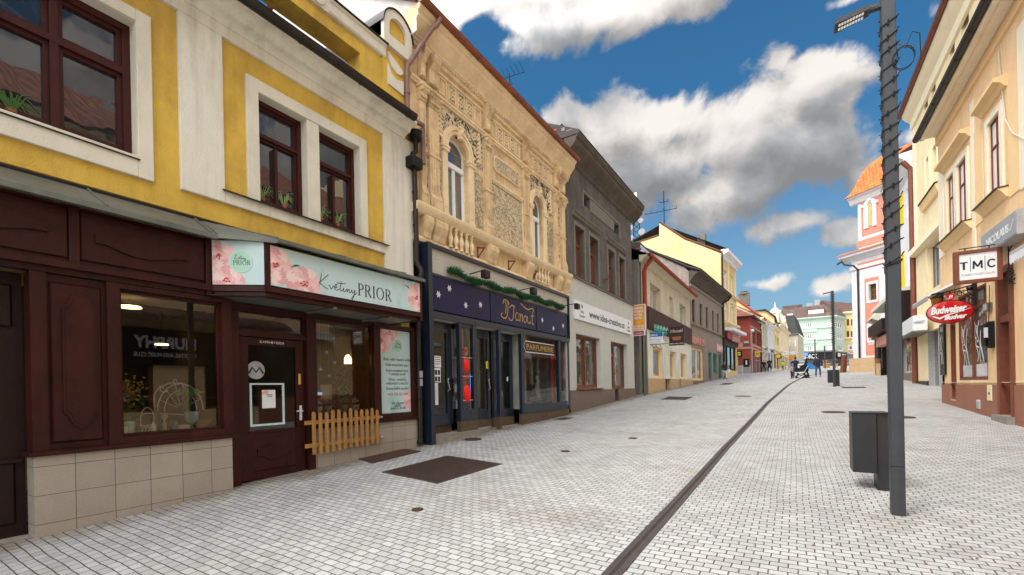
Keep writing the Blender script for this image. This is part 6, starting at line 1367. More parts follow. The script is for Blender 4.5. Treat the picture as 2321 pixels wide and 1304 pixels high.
mb=MB(L);mb.tube([(24.95,.55,6.9),(24.85,.45,6.75),(24.8,.2,6.45),(24.8,.12,6.2),(24.8,.12,4.1)],.11,10);build('downpipe',mb,M['red_pipe'],bh,smooth=True);build('lower_downpipe',MB(L).tube([(24.8,.12,4.1),(24.8,.12,-.45)],.08,8),M['grey_metal'],bh)
for q in BW:window(bh,L,*q,-.28,M['house_beige'],M['pane_curtain'],(.5,)if q[1]-q[0]>1.5 else(),(),.08,.08)
for i,q in enumerate(GS):window(bh,L,*q,-.22,M['peach_deep'],M['pane_shop'],(),(),.10,.10)
build('fascia_board',MB(L).box(25.35,37.9,.05,.16,3.16,4.40),M['awn_brown'],bh)
build('iron_gate',MB(L).box(23.1,24.4,-.6,-.58,1.62,1.68),M['iron'],bh)
mb=MB(L)
for k in range(12):mb.tube([(23.1+k*.115,-.5,-.7),(23.1+k*.115,-.5,1.6)],.016,5)
for h in(-.5,.5,1.5):mb.tube([(23.05,-.5,h),(24.45,-.5,h)],.02,5)
ig=single('iron_gate','black iron bar gate in the gap between the grey and beige houses','gate',mb,M['iron'],tuple(L.p(23.7,-.5,-.5)))
for o in list(bpy.data.objects):
 if o.parent is bh and o.name.startswith('iron_gate'):bpy.data.objects.remove(o)
def fr_at(y):return Frame(0,y,1,0,0,-1)
def hang(label,px0,py0,px1,py1,y,m,t=.08,name='hanging_sign',cat='hanging sign',group='signs hanging over the left pavement'):
 f=fr_at(y);a0,a1,h0,h1=f.rect(px0,py0,px1,py1)
 th_=thing(name,label,cat,tuple(f.p((a0+a1)/2,0,(h0+h1)/2)),group)
 build('board',MB(f).cbox(a0,a1,-t,0,h0,h1,.01),M[m],th_);return th_,f,a0,a1,h0,h1
t,f,a0,a1,h0,h1=hang('orange and yellow massage sign with white lettering on the grey post',1431,694,1462,748,23.3,'orange_sign')
for k,(s_,w_)in enumerate((('MASÁŽE',.8),('BODYREFLEX',.9),('NAVŠTÍVENÍ',.7),('TELEFONICKY',.7))):text(t,f,s_,(a0+a1)/2,h1-.2-k*.17,.14,.003,M['ink_white'],(a1-a0)*w_*.9,bold=.004)
build('figure_print',MB(f).ribbon([((a0+a1)/2-.1,h0+.38),((a0+a1)/2,h0+.46),((a0+a1)/2+.05,h0+.34),((a0+a1)/2+.12,h0+.46)],.03,.004),M['ink_yellow'],t,recalc=False)
text(t,f,'777 787 302',(a0+a1)/2,h0+.17,.11,.003,M['ink_white'],(a1-a0)*.85,bold=.004);text(t,f,'728 878 202',(a0+a1)/2,h0+.05,.11,.003,M['ink_white'],(a1-a0)*.85,bold=.004)
build('white_edge',MB(f).box(a0-.03,a0,-.09,.01,h0-.03,h1+.03).box(a1,a1+.03,-.09,.01,h0-.03,h1+.03).box(a0,a1,-.09,.01,h1,h1+.03).box(a0,a1,-.09,.01,h0-.03,h0),M['sign_white'],t)
t2,f,b0,b1,g0,g1=hang('small white arrow sign with red lettering under the orange massage sign',1431,749,1462,760,23.3,'sign_white')
build('red_arrow',MB(f).plate([(b0+.04,(g0+g1)/2),(b0+.14,g1-.04),(b1-.05,g1-.04),(b1-.05,g0+.04),(b0+.14,g0+.04)],.0,.006),M['ink_red'],t2);text(t2,f,'1. PATRO',(b0+b1)/2+.04,g0+.085,.10,.008,M['ink_white'],(b1-b0)*.6)
mb=MB(f);mb.tube([(a1+.03,-.04,h1-.4),(a1+.1,-.04,h1-.4)],.02,5);pa=a0+(a1-a0)*.82
sp_=thing('sign_post','grey steel post carrying the orange massage sign','sign post',tuple(f.p(pa,-.15,-.5)));build('post',MB(f).tube([(pa,-.16,-.7),(pa,-.16,h1-.1)],.05,10),M['grey_metal'],sp_);build('clamp',MB(f).box(pa-.09,pa+.09,-.18,-.08,h0+.1,h0+.15).box(pa-.09,pa+.09,-.18,-.08,h1-.25,h1-.2),M['silver'],sp_)
y=26.4;f=fr_at(y);c0=f.hit(1476,731);c1=f.hit(1511,744);c2=f.hit(1511,760);c3=f.hit(1477,748)
t=thing('hanging_sign','slanted green and white sign on a bracket above the blue headed sign','hanging sign',tuple(f.p(c0[0],0,c0[1])),'signs hanging over the left pavement');build('board',MB(f).plate([c3,c2,c1,c0],-.05,0),M['green_sign'],t)
mb=MB(f)
for k in range(5):x=c3[0]+.14+k*.17;z=c3[1]+.10-k*.055;mb.ribbon([(x,z),(x+.05,z+.2),(x+.10,z)],.03,.004)
build('white_lettering',mb,M['ink_white'],t,recalc=False)
t,f,a0,a1,h0,h1=hang('white sign with a blue heading on a curled iron bracket',1468,755,1503,778,25.9,'sign_white')
build('blue_heading',MB(f).box(a0+.01,a1-.01,.0,.006,h0+(h1-h0)*.6,h1-.01),M['ink_blue'],t);text(t,f,'KUHN-G',(a0+a1)/2-.1,h0+(h1-h0)*.68,.14,.008,M['ink_white'],(a1-a0)*.5,bold=.004)
text(t,f,'Zakázkové krejčovství',(a0+a1)/2,h0+(h1-h0)*.32,.09,.003,M['ink_blue'],(a1-a0)*.8);text(t,f,'opravy oděvů',(a0+a1)/2,h0+(h1-h0)*.12,.09,.003,M['ink_blue'],(a1-a0)*.6)
mb=MB(f)
for s_ in(0,1,2,3):cx=a0+(a1-a0)*(.15+.25*s_);mb.tube([(cx+.09*math.cos(q),-.03,h0-.12+.09*math.sin(q))for q in[i*.5 for i in range(11)]],.012,4)
cx=a1+.14;mb.tube([(cx+.12*math.cos(q),-.03,(h0+h1)/2+.2*math.sin(q))for q in[i*.5 for i in range(11)]],.014,4);mb.tube([(a0-.1,-.03,h1+.02),(a1+.35,-.03,h1+.02)],.015,4);mb.tube([(a0-.5,-.03,h0-.03),(a1+.3,-.03,h0-.03)],.015,4);build('scroll_bracket',mb,M['iron'],t)
t,f,a0,a1,h0,h1=hang('brown café sign with a cup and white lettering hanging before the brown board',1516,745,1551,782,29.5,'brown_sign')
text(t,f,'U Pernicehů',(a0+a1)/2,h1-.28,.26,.003,M['ink_white'],(a1-a0)*.85,shear=.3);text(t,f,'výběrová káva a dorty',(a0+a1)/2,h0+.08,.13,.003,M['ink_white'],(a1-a0)*.9,shear=.2)
build('cup_print',MB(f).plate([((a0+a1)/2-.3,h0+.55),((a0+a1)/2-.2,h0+.32),((a0+a1)/2+.2,h0+.32),((a0+a1)/2+.3,h0+.55)],0,.004),M['terracotta'],t)
build('bracket',MB(f).tube([(a0-.6,-.04,h1+.05),(a1,-.04,h1+.05)],.03,5),M['iron'],t)
P5a,P5b=(-6.9,38.15),(-6.12,50.9);D=seg_frame(P5a,P5b);LD=math.hypot(.78,12.75)
dh=thing('taupe_house','taupe house with five narrow dark windows and a rough bare gable','building',(-6.9,44,.3))
NW=[]
for x0,x1,yt,yb_ in((625,655,335,550),(697,722,372,585),(755,779,408,610),(815,834,445,635),(862,881,475,655)):
 a0,ht=D.hit(1420+x0*.2378,600+yt*.2378);a1,_=D.hit(1420+x1*.2378,600+yt*.2378);_,hb=D.hit(1420+x0*.2378,600+yb_*.2378);NW.append((a0,a1,5.08,6.95))
SH=[(.15,4.2,.35,3.05),(6.1,7.5,.4,2.95),(8.0,9.9,1.05,2.95),(10.4,12.2,.5,2.95)]
build('wall',MB(D).sheet(0,LD,-1,8.4,NW+SH,0,.3).box(0,LD,-10,-.32,-1,8.4),M['house_taupe'],dh)
mb=MB(D);mb.prism([(0,4.82),(.14,4.84),(.16,4.9),(0,4.96)],0,LD+.1);mb.prism([(0,7.85),(.08,7.85),(.12,8.0),(0,8.02)],0,LD);build('ledge',mb,M['house_taupe'],dh)
mb=MB(D);mb.prism([(0,8.2),(.1,8.2),(.2,8.45),(.5,8.75),(.85,8.9),(.85,9.05),(0,9.1)],-.05,LD+.4);build('cornice',mb,M['grey_cornice'],dh)
mb=MB(D);mb.poly3([(-.1,.92,9.06),(LD+.4,.92,9.06),(LD+.4,-5,12.4),(-.1,-5,12.4)]);mb.poly3([(-.1,-5,12.4),(LD+.4,-5,12.4),(LD+.4,-10,8.4),(-.1,-10,8.4)]);build('roof',mb,M['tile_slate'],dh,recalc=False)
mb=MB(W);mb.plate([(-6.93,6.0),(-6.93,9.0),(-7.2,9.35),(-11.9,12.3),(-17,9),(-17,6)],-38.13,-38.10);build('gable_end',mb,M['rough_gable'],dh)
build('verge',MB(W).tube([(-6.1,-38.05,8.95),(-7.0,-38.05,9.35),(-11.9,-38.05,12.42),(-17,-38.05,9.1)],.12,6),M['gutter_dark'],dh)
for q in NW:window(dh,D,*q,-.22,M['dark_wood2'],M['pane_dark'],(.5,),(),.10,.08)
for i,q in enumerate(SH):window(dh,D,*q,-.2,M['teal']if i else M['peach_deep'],M['pane_shop'],(.5,)if i!=1 else(),(),.12,.1)
build('downpipe',MB(D).tube([(LD-.1,.9,8.9),(LD-.1,.6,8.5),(LD-.1,.12,8.2),(LD-.1,.12,.6)],.10,8),M['gutter_dark'],dh)
build('stone_panels',MB(D).box(.15,4.2,.0,.04,-.9,.34),M['brown_tiles'],dh)
t=thing('shop_lettering','pale pink letters reading ÚŘEDNÍ LÁZEŇ over the orange shop window','shop sign',tuple(D.p(2,.1,3.4)));text(t,D,'ÚŘEDNÍ LÁZEŇ',2.1,3.35,.75,.06,M['pink_trim'],4.4,bold=.02,ext=.03)
t=thing('shop_lettering','pink framed sign with purple letters over the teal doors','shop sign',tuple(D.p(10,.1,3.3)));build('board',MB(D).box(9.4,12.3,.02,.08,3.2,3.95),M['pink_trim'],t);text(t,D,'ŘEZNICTVÍ',10.85,3.38,.5,.085,M['ink_white'],2.5,bold=.012)
Y0,Y1=(-6.12,51.0),(-5.50,58.0);Yf=seg_frame(Y0,Y1);LY_=math.hypot(.62,7.0)
th6=thing('tall_yellow_house','tall pale yellow house with a bare yellow side gable rising above the taupe roof','building',(-6,54,.8))
YW=[]
for(x0,x1)in((1641.5,1649),(1657,1663)):
 a0,_=Yf.hit(x0,700);a1,_=Yf.hit(x1,700)
 for h0,h1 in((6.8,8.6),(10.0,12.0)):YW.append((a0,a1,h0,h1))
SHP=[(.4,LY_-.5,1.5,4.2)]
build('wall',MB(Yf).sheet(0,LY_,-.5,13.4,YW+SHP,0,.28).box(0,LY_,-13,-.3,-.5,13.3),M['house_yellow'],th6)
mb=MB(Yf);mb.prism([(0,13.0),(.1,13.0),(.3,13.3),(.7,13.45),(.7,13.75),(0,13.8)],0,LY_+.3);build('cornice',mb,M['white_paint'],th6)
mb=MB(Yf)
for h in(6.35,9.5):mb.prism([(0,h),(.45,h+.05),(.45,h+.16),(0,h+.2)],.3,LY_-.2)
for a in(.25,2.9,LY_-.6):mb.box(a,a+.35,0,.10,6.6,13.0)
mb.box(-.0,LY_,0,.06,8.9,9.3)
build('pilaster_bands',mb,M['butter'],th6)
for q in YW:window(th6,Yf,*q,-.22,M['white_paint'],M['pane_curtain'],(.5,),(.68,),.12,.08)
window(th6,Yf,*SHP[0],-.2,M['dark_wood2'],M['pane_dark'],(.33,.66),(),.14,.1)
mb=MB(Yf);mb.prism([(0,5.55),(1.0,5.45),(1.0,5.75),(0,5.9)],.1,LY_+.2);build('shop_canopy',mb,M['white_paint'],th6)
build('shop_surround',MB(Yf).box(.1,LY_,.0,.14,4.2,4.9),M['awn_brown'],th6)
t=thing('shop_sign','red and pink sign boards under the white canopy of the tall yellow house','shop sign',tuple(Yf.p(3,.5,5)));build('board',MB(Yf).box(.5,2.4,.3,.4,4.7,5.45),M['ink_red'],t);build('board',MB(Yf).box(2.6,LY_-.1,.3,.4,4.6,5.3),M['pink_trim'],t,label='pink lower board');text(t,Yf,'ATELIER',4.6,4.8,.4,.405,M['ink_white'],2.8)
mb=MB(W);yy=-51.0
mb.plate([(-6.14,.0),(-6.14,13.4),(-9.6,15.5),(-12.2,17.8),(-12.25,16.4),(-19,15.4),(-19,.0)],yy,yy+.03);build('gable_end',mb,M['gable_yellow'],th6)
mb=MB(W);mb.tube([(-6.0,yy+.05,13.5),(-9.6,yy+.05,15.58),(-12.2,yy+.05,17.9)],.10,5);mb.tube([(-12.3,yy+.05,16.45),(-19,yy+.05,15.5)],.08,5);build('verge',mb,M['brown_wood'],th6)
mb=MB(Yf);mb.poly3([(0,.6,13.8),(LY_+.3,.6,13.8),(LY_+.3,-6.1,17.8),(0,-6.1,17.8)]);mb.poly3([(0,-6.1,17.8),(LY_+.3,-6.1,17.8),(LY_+.3,-13,15.4),(0,-13,15.4)]);build('roof',mb,M['tile_slate'],th6,recalc=False)
build('downpipe',MB(W).tube([(-6.0,yy+.15,13.4),(-6.0,yy+.15,.8)],.09,6),M['gutter_dark'],th6)
build('chimney',MB(W).box(-8.5,-7.7,yy-1.5,yy-.7,14,16.0),M['grey_trim'],th6)
mb=MB(W)
for k in range(26):mb.box(-18.6+k*.24,-18.48+k*.24,yy-.3,yy-.25,15.3+.02*k,15.9+.02*k)
mb.box(-18.7,-12.5,yy-.3,yy-.24,15.9,16.1);build('roof_railing',mb,M['house_yellow'],th6)
def aerial(label,x,y,z0,z1,arms,r=.03):
 t=thing('aerial',label,'aerial',(x,y,z0),'roof aerials');build('mast',MB(W).tube([wp(x,y,z0),wp(x,y,z1)],r,6),M['iron'],t)
 mb=MB(W)
 for(h,l,dx,n_)in arms:
  mb.tube([wp(x-l*dx,y-.1,h),wp(x+l*(1-dx),y+.1,h+.02)],r*.7,4)
  for k in range(n_):q=x-l*dx+l*k/max(1,n_-1);mb.tube([wp(q,y,h-.0),wp(q,y-.35,h+.15)],r*.4,4)
 build('arms',mb,M['iron'],t);return t
q=Frame(0,14.9,1,0,0,-1);ax_,az_=q.hit(1155,205);aerial('spidery television aerial on the roof of the ornate house',ax_,14.9,az_-1.2,q.hit(1155,168)[1],[(q.hit(1155,175)[1],1.15,.45,7),(q.hit(1155,190)[1],.5,.8,3)],.018)
q=Frame(0,52,1,0,0,-1);ax_,az_=q.hit(1506,520);aerial('tall thin aerial mast above the bare yellow gable',ax_,52,az_-2,q.hit(1506,433)[1],[(q.hit(1506,478)[1],3.4,.6,6),(q.hit(1506,458)[1],.9,.5,3)],.05)
q=Frame(0,60,1,0,0,-1);ax_,zt_=q.hit(1441,440);_,zb_=q.hit(1441,560)
t=thing('transmitter_mast','lattice phone mast with dishes behind the grey house','mast',(ax_,60,zb_))
mb=MB(W)
for sx in(-.35,.35):mb.tube([wp(ax_+sx*1.5,60,zb_-4),wp(ax_+sx,60,zt_-3)],.06,5)
k=0;h=zb_-4
while h<zt_-3.4:mb.tube([wp(ax_-.45,60,h),wp(ax_+.45,60,h+.7)],.035,4);mb.tube([wp(ax_+.45,60,h),wp(ax_-.45,60,h+.7)],.035,4);h+=.7
build('lattice',mb,M['iron'],t);mb=MB(W)
for(dx,h,r_s)in((-.7,zt_-4.5,.4),(.7,zt_-3.8,.35),(-.6,zt_-5.8,.35),(.8,zt_-5.3,.45)):mb.lathe(ax_+dx,-59.6,h,[(r_s*.5,-.1),(r_s,.05),(r_s*.9,.1)],10,'d')
build('dish',mb,M['cl_grey'],t);build('antenna_panel',MB(W).box(ax_-.1,ax_+.25,-59.7,-59.5,zt_-2.6,zt_),M['sign_white'],t)
build('top_rod',MB(W).tube([wp(ax_-.25,60,zt_-3),wp(ax_-.25,60,zt_)],.04,4),M['iron'],t)
def fz(fr,px,py,d=0):return fr.hit(px,py,d)
R0,R1=(-4.5,63.0),(-3.85,72.0);RF=Frame(0,63.0,1,0,0,-1);RS=seg_frame(R0,R1);LR=math.hypot(.65,9)
g=ground(-4.5,63)
rh=thing('red_house','brick red corner house with pink trim and an orange tiled hip','building',(-4.5,63,g))
ev=8.3
RW=[]
for x0,x1,y0,y1 in((1704.5,1711.5,697,737),(1714.5,1722,711,745)):
 a0,_=RS.hit(x0,720);a1,_=RS.hit(x1,720);RW.append((a0,a1,5.0,7.0))
DOOR=[(RS.hit(1704.5,800)[0],RS.hit(1709,800)[0],1.3,3.9),(RS.hit(1712,800)[0],RS.hit(1724,800)[0],1.3,3.7)]
build('wall',MB(RS).sheet(0,LR,0,ev,RW+DOOR,0,.3).box(0,LR,-8,-.32,0,ev-.01),M['brick_red'],rh)
fl=RF.hit(1660,780)[0]
W1=(RF.hit(1668,730)[0],RF.hit(1671.5,730)[0],4.9,7.0);GD=(RF.hit(1669.5,800)[0],RF.hit(1682.5,800)[0],1.2,4.0)
build('wall',MB(RF).sheet(-14,-4.5,0,ev,[W1,GD],.02,.3),M['brick_red'],rh)
mb=MB(RF);mb.box(-14,-4.42,.02,.12,4.30,4.55);mb.box(W1[0]-.3,W1[0],.02,.1,W1[2]-.2,W1[3]+.25).box(W1[1],W1[1]+.3,.02,.1,W1[2]-.2,W1[3]+.25);build('string_course',mb,M['pink_trim'],rh)
mb=MB(RS);mb.box(0,LR,0,.1,4.30,4.55);mb.box(.3,LR-.4,0,.12,4.70,4.98);mb.box(.3,LR-.4,0,.08,7.02,7.2);mb.box(.3,.5,0,.08,4.98,7.02);build('string_course',mb,M['pink_trim'],rh)
build('plinth',MB(RF).box(-6.9,-4.45,.03,.12,0,g+1.0),M['cl_grey'],rh)
for q in RW:window(rh,RS,*q,-.24,M['brown_wood'],M['pane_dark'],(.33,.66),(),.12,.1)
for q in DOOR:window(rh,RS,*q,-.24,M['cl_grey'],M['pane_far'],(.5,),(.75,),.12,.1)
window(rh,RF,*GD,-.2,M['cream_trim'],M['pane_shop'],(),(.78,),.14,.1);window(rh,RF,*W1,-.2,M['pink_trim'],M['pane_dark'],(),(),.1,.1)
mb=MB(W);e1,e2=-63+.5,-72.2;mb.poly3([(-14,e1,ev),(-4.0,e1,ev),(-8.5,-66.5,ev+2.9),(-14,-66.5,ev+2.9)]);mb.poly3([(-4.0,e1,ev),(-3.35,e2,ev),(-8.5,e2,ev+2.9),(-8.5,-66.5,ev+2.9)]);build('roof',mb,M['tile_rust'],rh,recalc=False)
mb=MB(W);mb.tube([(-14,e1,ev-.03),(-4.0,e1,ev-.03),(-3.3,e2,ev-.03)],.11,6);mb.tube([(-3.75,-71.9,ev),(-3.9,-71.9,ev-.6),(-3.8,-71.95,ev-.8),(-3.8,-71.95,1.2)],.10,6);build('gutter',mb,M['gutter_dark'],rh)
for(nm,lab,p0,p1,m_,fr_,tx,cat)in(('wall_sign','pink oblong sign on the red house front',(1668,778),(1684,787),'pink_trim',RF,None,'sign'),('wall_sign','yellow and black sign over the doorway of the red house front',(1668.5,797),(1682.5,808),'black_gloss',RF,'BAR','sign'),('street_name_plate','small white and blue name plate high on the red house',(1686.5,775),(1697,780),'sign_white',RF,None,'sign'),('display_case','black framed display case on the red house wall',(1685,814),(1699,832),'black_gloss',RF,None,'display case'),('hanging_sign','square yellow sign over the street door of the red house',(1711.5,797),(1722,809),'yellow_panel',Frame(0,66,1,0,0,-1),None,'hanging sign')):
 a0,a1,h0,h1=fr_.rect(*p0,*p1);t=thing(nm,lab,cat,tuple(fr_.p((a0+a1)/2,.1,h0)));build('board',MB(fr_).box(a0,a1,.03,.13,h0,h1),M[m_],t)
 if tx:build('yellow_band',MB(fr_).box(a0+.15,a1-.15,.135,.14,h0+(h1-h0)*.55,h1-.1).box(a0+.15,a1-.15,.135,.14,h0+.1,h0+(h1-h0)*.42),M['ink_yellow'],t)
 if nm=='street_name_plate':build('blue_band',MB(fr_).box(a0,a1,.135,.14,h0,h0+(h1-h0)*.5),M['ink_blue'],t)
 if nm=='display_case':build('paper',MB(fr_).box(a0+.25,a1-.25,.135,.14,h0+.3,h1-.2),M['sign_white'],t)
 if nm=='hanging_sign':build('dark_text',MB(fr_).box(a0+.1,a1-.1,.135,.14,h0+.2,h0+.28).box(a0+.1,a1-.1,.135,.14,h0+.4,h0+.48),M['ink'],t)
wl=thing('wall_lamp_post','slim white camera post with a globe head at the corner of the red house','post',(-4.3,62.2,g));fq=Frame(0,62.2,1,0,0,-1);a_,zt=fq.hit(1703.5,750);build('post',MB(fq).tube([(a_,0,g-.2),(a_,0,zt)],.07,6),M['cl_grey'],wl);build('head',MB(fq).ball(a_+.1,0,zt,.22,8),M['sign_white'],wl)
ROW=[(-3.85,72.0),(-3.3,79.5),(-2.8,86.8),(-2.2,95.7),(-.83,115.0)]
def rowhouse(name,label,i,px0,px1,py_eave,wallm,wins,roofm,trim,gf,depth=9,gfm='cream_trim',awn=None):
 """wins: list of (px0,px1,pyTop,pyBottom)"""
 fr=seg_frame(ROW[i],ROW[i+1]);Ln=math.hypot(ROW[i+1][0]-ROW[i][0],ROW[i+1][1]-ROW[i][1])
 _,ev_=fr.hit((px0+px1)/2,py_eave);g_=ground(*ROW[i])
 t_=thing(name,label,'building',(*ROW[i],g_))
 H_=[]
 for x0,x1,y0,y1 in wins:
  a0,ht=fr.hit(x0,y0);a1,hb=fr.hit(x1,y1);H_.append((max(.05,a0),min(Ln-.05,a1),hb,ht))
 n=max(2,int(Ln/3));S=[]
 for k in range(n):S.append((Ln*k/n+.3,Ln*(k+1)/n-.3,g_+.5,g_+2.9))
 build('wall',MB(fr).sheet(0,Ln,g_-.5,ev_,H_+S,0,.3).box(0,Ln,-depth,-.32,g_-.5,ev_-.02),M[wallm],t_)
 mb=MB(fr);mb.prism([(0,ev_-.45),(.12,ev_-.42),(.2,ev_-.25),(.45,ev_-.1),(.45,ev_+.05),(0,ev_+.08)],-.05,Ln+.05);mb.prism([(0,g_+3.5),(.15,g_+3.55),(.15,g_+3.7),(0,g_+3.75)],0,Ln);build('cornice',mb,M[trim],t_)
 mb=MB(fr);mb.poly3([(-.05,.5,ev_+.05),(Ln+.05,.5,ev_+.05),(Ln+.05,-depth/2,ev_+depth*.33),(-.05,-depth/2,ev_+depth*.33)]);mb.poly3([(-.05,-depth/2,ev_+depth*.33),(Ln+.05,-depth/2,ev_+depth*.33),(Ln+.05,-depth,ev_),(-.05,-depth,ev_)]);build('roof',mb,M[roofm],t_,recalc=False)
 mb=MB(fr)
 for a in(0,Ln):mb.poly3([(a,0,ev_),(a,-depth,ev_),(a,-depth/2,ev_+depth*.33-.02)])
 build('gable',mb,M[wallm],t_,recalc=False)
 for q in H_:window(t_,fr,*q,-.24,M['white_paint']if i!=2 else M['brown_wood'],M['pane_far'],(.5,),(.7,),.10,.08)
 for q in S:window(t_,fr,*q,-.24,M[gf],M['pane_shop'],(),(),.14,.1)
 return t_,fr,Ln,ev_,g_
t7,f7,l7,e7,g7=rowhouse('cream_house','cream two storey house with a high sloping beige gable behind the red house',0,1727,1741,729,'house_beige',[(1730,1733,740,770),(1735,1738,744,772)],'tile_rust','butter_trim','cream_trim')
mb=MB(W);x0,z0_=Frame(0,72.3,1,0,0,-1).hit(1667,679);x1,z1_=Frame(0,72.3,1,0,0,-1).hit(1730,722)
mb.plate([(-3.9,2),(-3.9,z1_-.6),(x1,z1_),(x0,z0_),(-22,z0_-4),(-22,2)],-72.4,-72.3);build('side_gable',mb,M['gable_yellow'],t7);build('verge',MB(W).tube([(x1+.4,-72.25,z1_-.3),(x0,-72.25,z0_+.1)],.14,5),M['brick_red'],t7)
mb=MB(W);mb.box(-9.0,-8.2,-74,-73,12.6,14.6);mb.box(-6.6,-5.2,-74,-73,11.2,12.8).lathe(-5.9,-73.5,12.8,[(.7,0),(.75,.2),(.4,.35),(.5,.5),(.3,.6)],8);build('chimney',mb,M['grey_trim'],t7)
t8,f8,l8,e8,g8=rowhouse('white_house','narrow white house between the cream and the yellow houses up the street',1,1742,1754,739,'white_wall',[(1744,1747,753,780),(1749,1752,757,782)],'tile_far','white_paint','pane_far')
t9,f9,l9,e9,g9=rowhouse('yellow_row_house','golden yellow house with dark windows and a wooden ground floor up the street',2,1755,1768,746,'gable_yellow',[(1757,1760,760,782),(1762,1766,765,786)],'tile_rust','butter','brown_wood')
q7=Frame(0,88,1,0,0,-1);xa,za=q7.hit(1713,705);xb,zb2=q7.hit(1735,700);xc,zc=q7.hit(1755,720)
mb=MB(W);mb.box(xa,xb,-90,-88,8,za);mb.plate([(xb,8),(xb,za),(xc,zc),(xc,8)],-95,-88.01);build('attic_storey',mb,M['gable_yellow'],t9);build('attic_roof',MB(W).plate([(xa-.3,za),(xb,za+.15),(xc+.3,zc+.1),(xc+.3,zc-.25),(xb,za-.15)],-95.3,-87.7),M['gutter_dark'],t9)
build('attic_window',MB(W).box(xb+.5,xc-.5,-87.98,-87.9,zc-2.4,zc-1.0),M['pane_dark'],t9)
t10,f10,l10,e10,g10=rowhouse('ornate_row_house','pale ornate house with turrets and a curly attic farther up the street',3,1769,1787,748,'butter',[(1771.5,1773.2,757,786),(1775,1776.5,759,788),(1778.2,1779.6,761,789),(1781,1782.4,763,790),(1783.8,1785,765,791)],'tile_far','butter_trim','brown_wood')
mb=MB(f10)
_,zt=f10.hit(1770,700);
for(px,py,s_)in((1768.5,696,1.0),(1780.5,712,.85)):
 a,z=f10.hit(px,py);mb.box(a-.8*s_,a+.8*s_,-1.6,-.1,e10,z-1.2);mb.lathe(a,-.85,z-1.2,[(1.0*s_,0),(1.05*s_,.15),(.85*s_,.5),(.5*s_,.9),(.15*s_,1.2),(.05*s_,2.2)],10)
for k in range(12):a=1.2+k*1.5;mb.plate([(a,e10),(a,e10+1.2),(a+.3,e10+2.0+.8*math.sin(k)),(a+.75,e10+2.4+.8*math.sin(k)),(a+1.1,e10+1.6),(a+1.45,e10+1.2),(a+1.45,e10)],-.5,-.1)
build('attic_turrets',mb,M['butter_trim'],t10)
CF=Frame(0,117,1,0,0,-1);cx0=CF.hit(1775,780)[0];cx1,ce=CF.hit(1807.5,757);CS=seg_frame((cx1,117),(cx1+1.3,130));g=ground(0,117)
t=thing('mansard_house','beige corner house with a steep black slate mansard roof at the end of the row','building',(cx1,117,g))
wn=[(CF.hit(1788.5,770)[0],CF.hit(1791,770)[0],CF.hit(1790,785)[1],CF.hit(1790,769)[1]),(CF.hit(1801,770)[0],CF.hit(1804,770)[0],CF.hit(1802,785)[1],CF.hit(1802,770)[1])]
build('wall',MB(CF).sheet(cx0-6,cx1,g-1,ce,wn+[(CF.hit(1790,820)[0],cx1-.4,g+.1,g+3)],0,.25).box(cx0-6,cx1,-12,-.3,g-1,ce-.02),M['house_beige'],t)
ws_=[(1.5+k*2.6,2.7+k*2.6,ce-3.6,ce-1.4)for k in range(4)]
build('wall',MB(CS).sheet(0,13,g-1,ce,ws_,.02,.25),M['house_beige'],t)
for q in wn:window(t,CF,*q,-.2,M['white_paint'],M['pane_dark'],(.5,),(),.12,.1)
for q in ws_:window(t,CS,*q,-.2,M['white_paint'],M['pane_far'],(.5,),(),.12,.1)
mt=CF.hit(1800,712)[1];mb=MB(CF);mb.poly3([(cx0-6,.3,ce+.1),(cx1+.2,.3,ce+.1),(cx1-.6,-1.5,mt),(cx0-6,-1.5,mt)]);mb.poly3([(cx1+.2,.3,ce+.1),(cx1+1.5,-13,ce+.1),(cx1+.3,-13,mt),(cx1-.6,-1.5,mt)]);mb.poly3([(cx0-6,-1.5,mt),(cx1-.6,-1.5,mt),(cx1+.3,-13,mt),(cx0-6,-13,mt)]);build('mansard_roof',mb,M['tile_slate'],t,recalc=False)
build('cornice',MB(CF).prism([(0,ce-.3),(.35,ce-.1),(.35,ce+.1),(0,ce+.12)],cx0-6,cx1+.3),M['grey_trim'],t)
build('roof_terrace',MB(CF).box(CF.hit(1783,700)[0],CF.hit(1797,700)[0],-6,-3,mt-.5,CF.hit(1797,707)[1]),M['pane_pale'],t)
for lab,x0,y0,x1,y1,m_ in(('orange advert board on the corner house at the end of the street',1788,805,1802,814,'orange_sign'),('pale lilac advert board above the orange one at the end of the street',1789,797,1801,804,'sign_white'),('pale lilac glazed front below the orange advert board',1788,815,1803,832,'cl_grey')):
 a0,a1,h0,h1=CF.rect(x0,y0,x1,y1);tt=thing('advert_board',lab,'advert',tuple(CF.p((a0+a1)/2,.2,h0)),'boards on the mansard corner house');build('board',MB(CF).box(a0,a1,.1,.25,h0,h1),M[m_],tt)
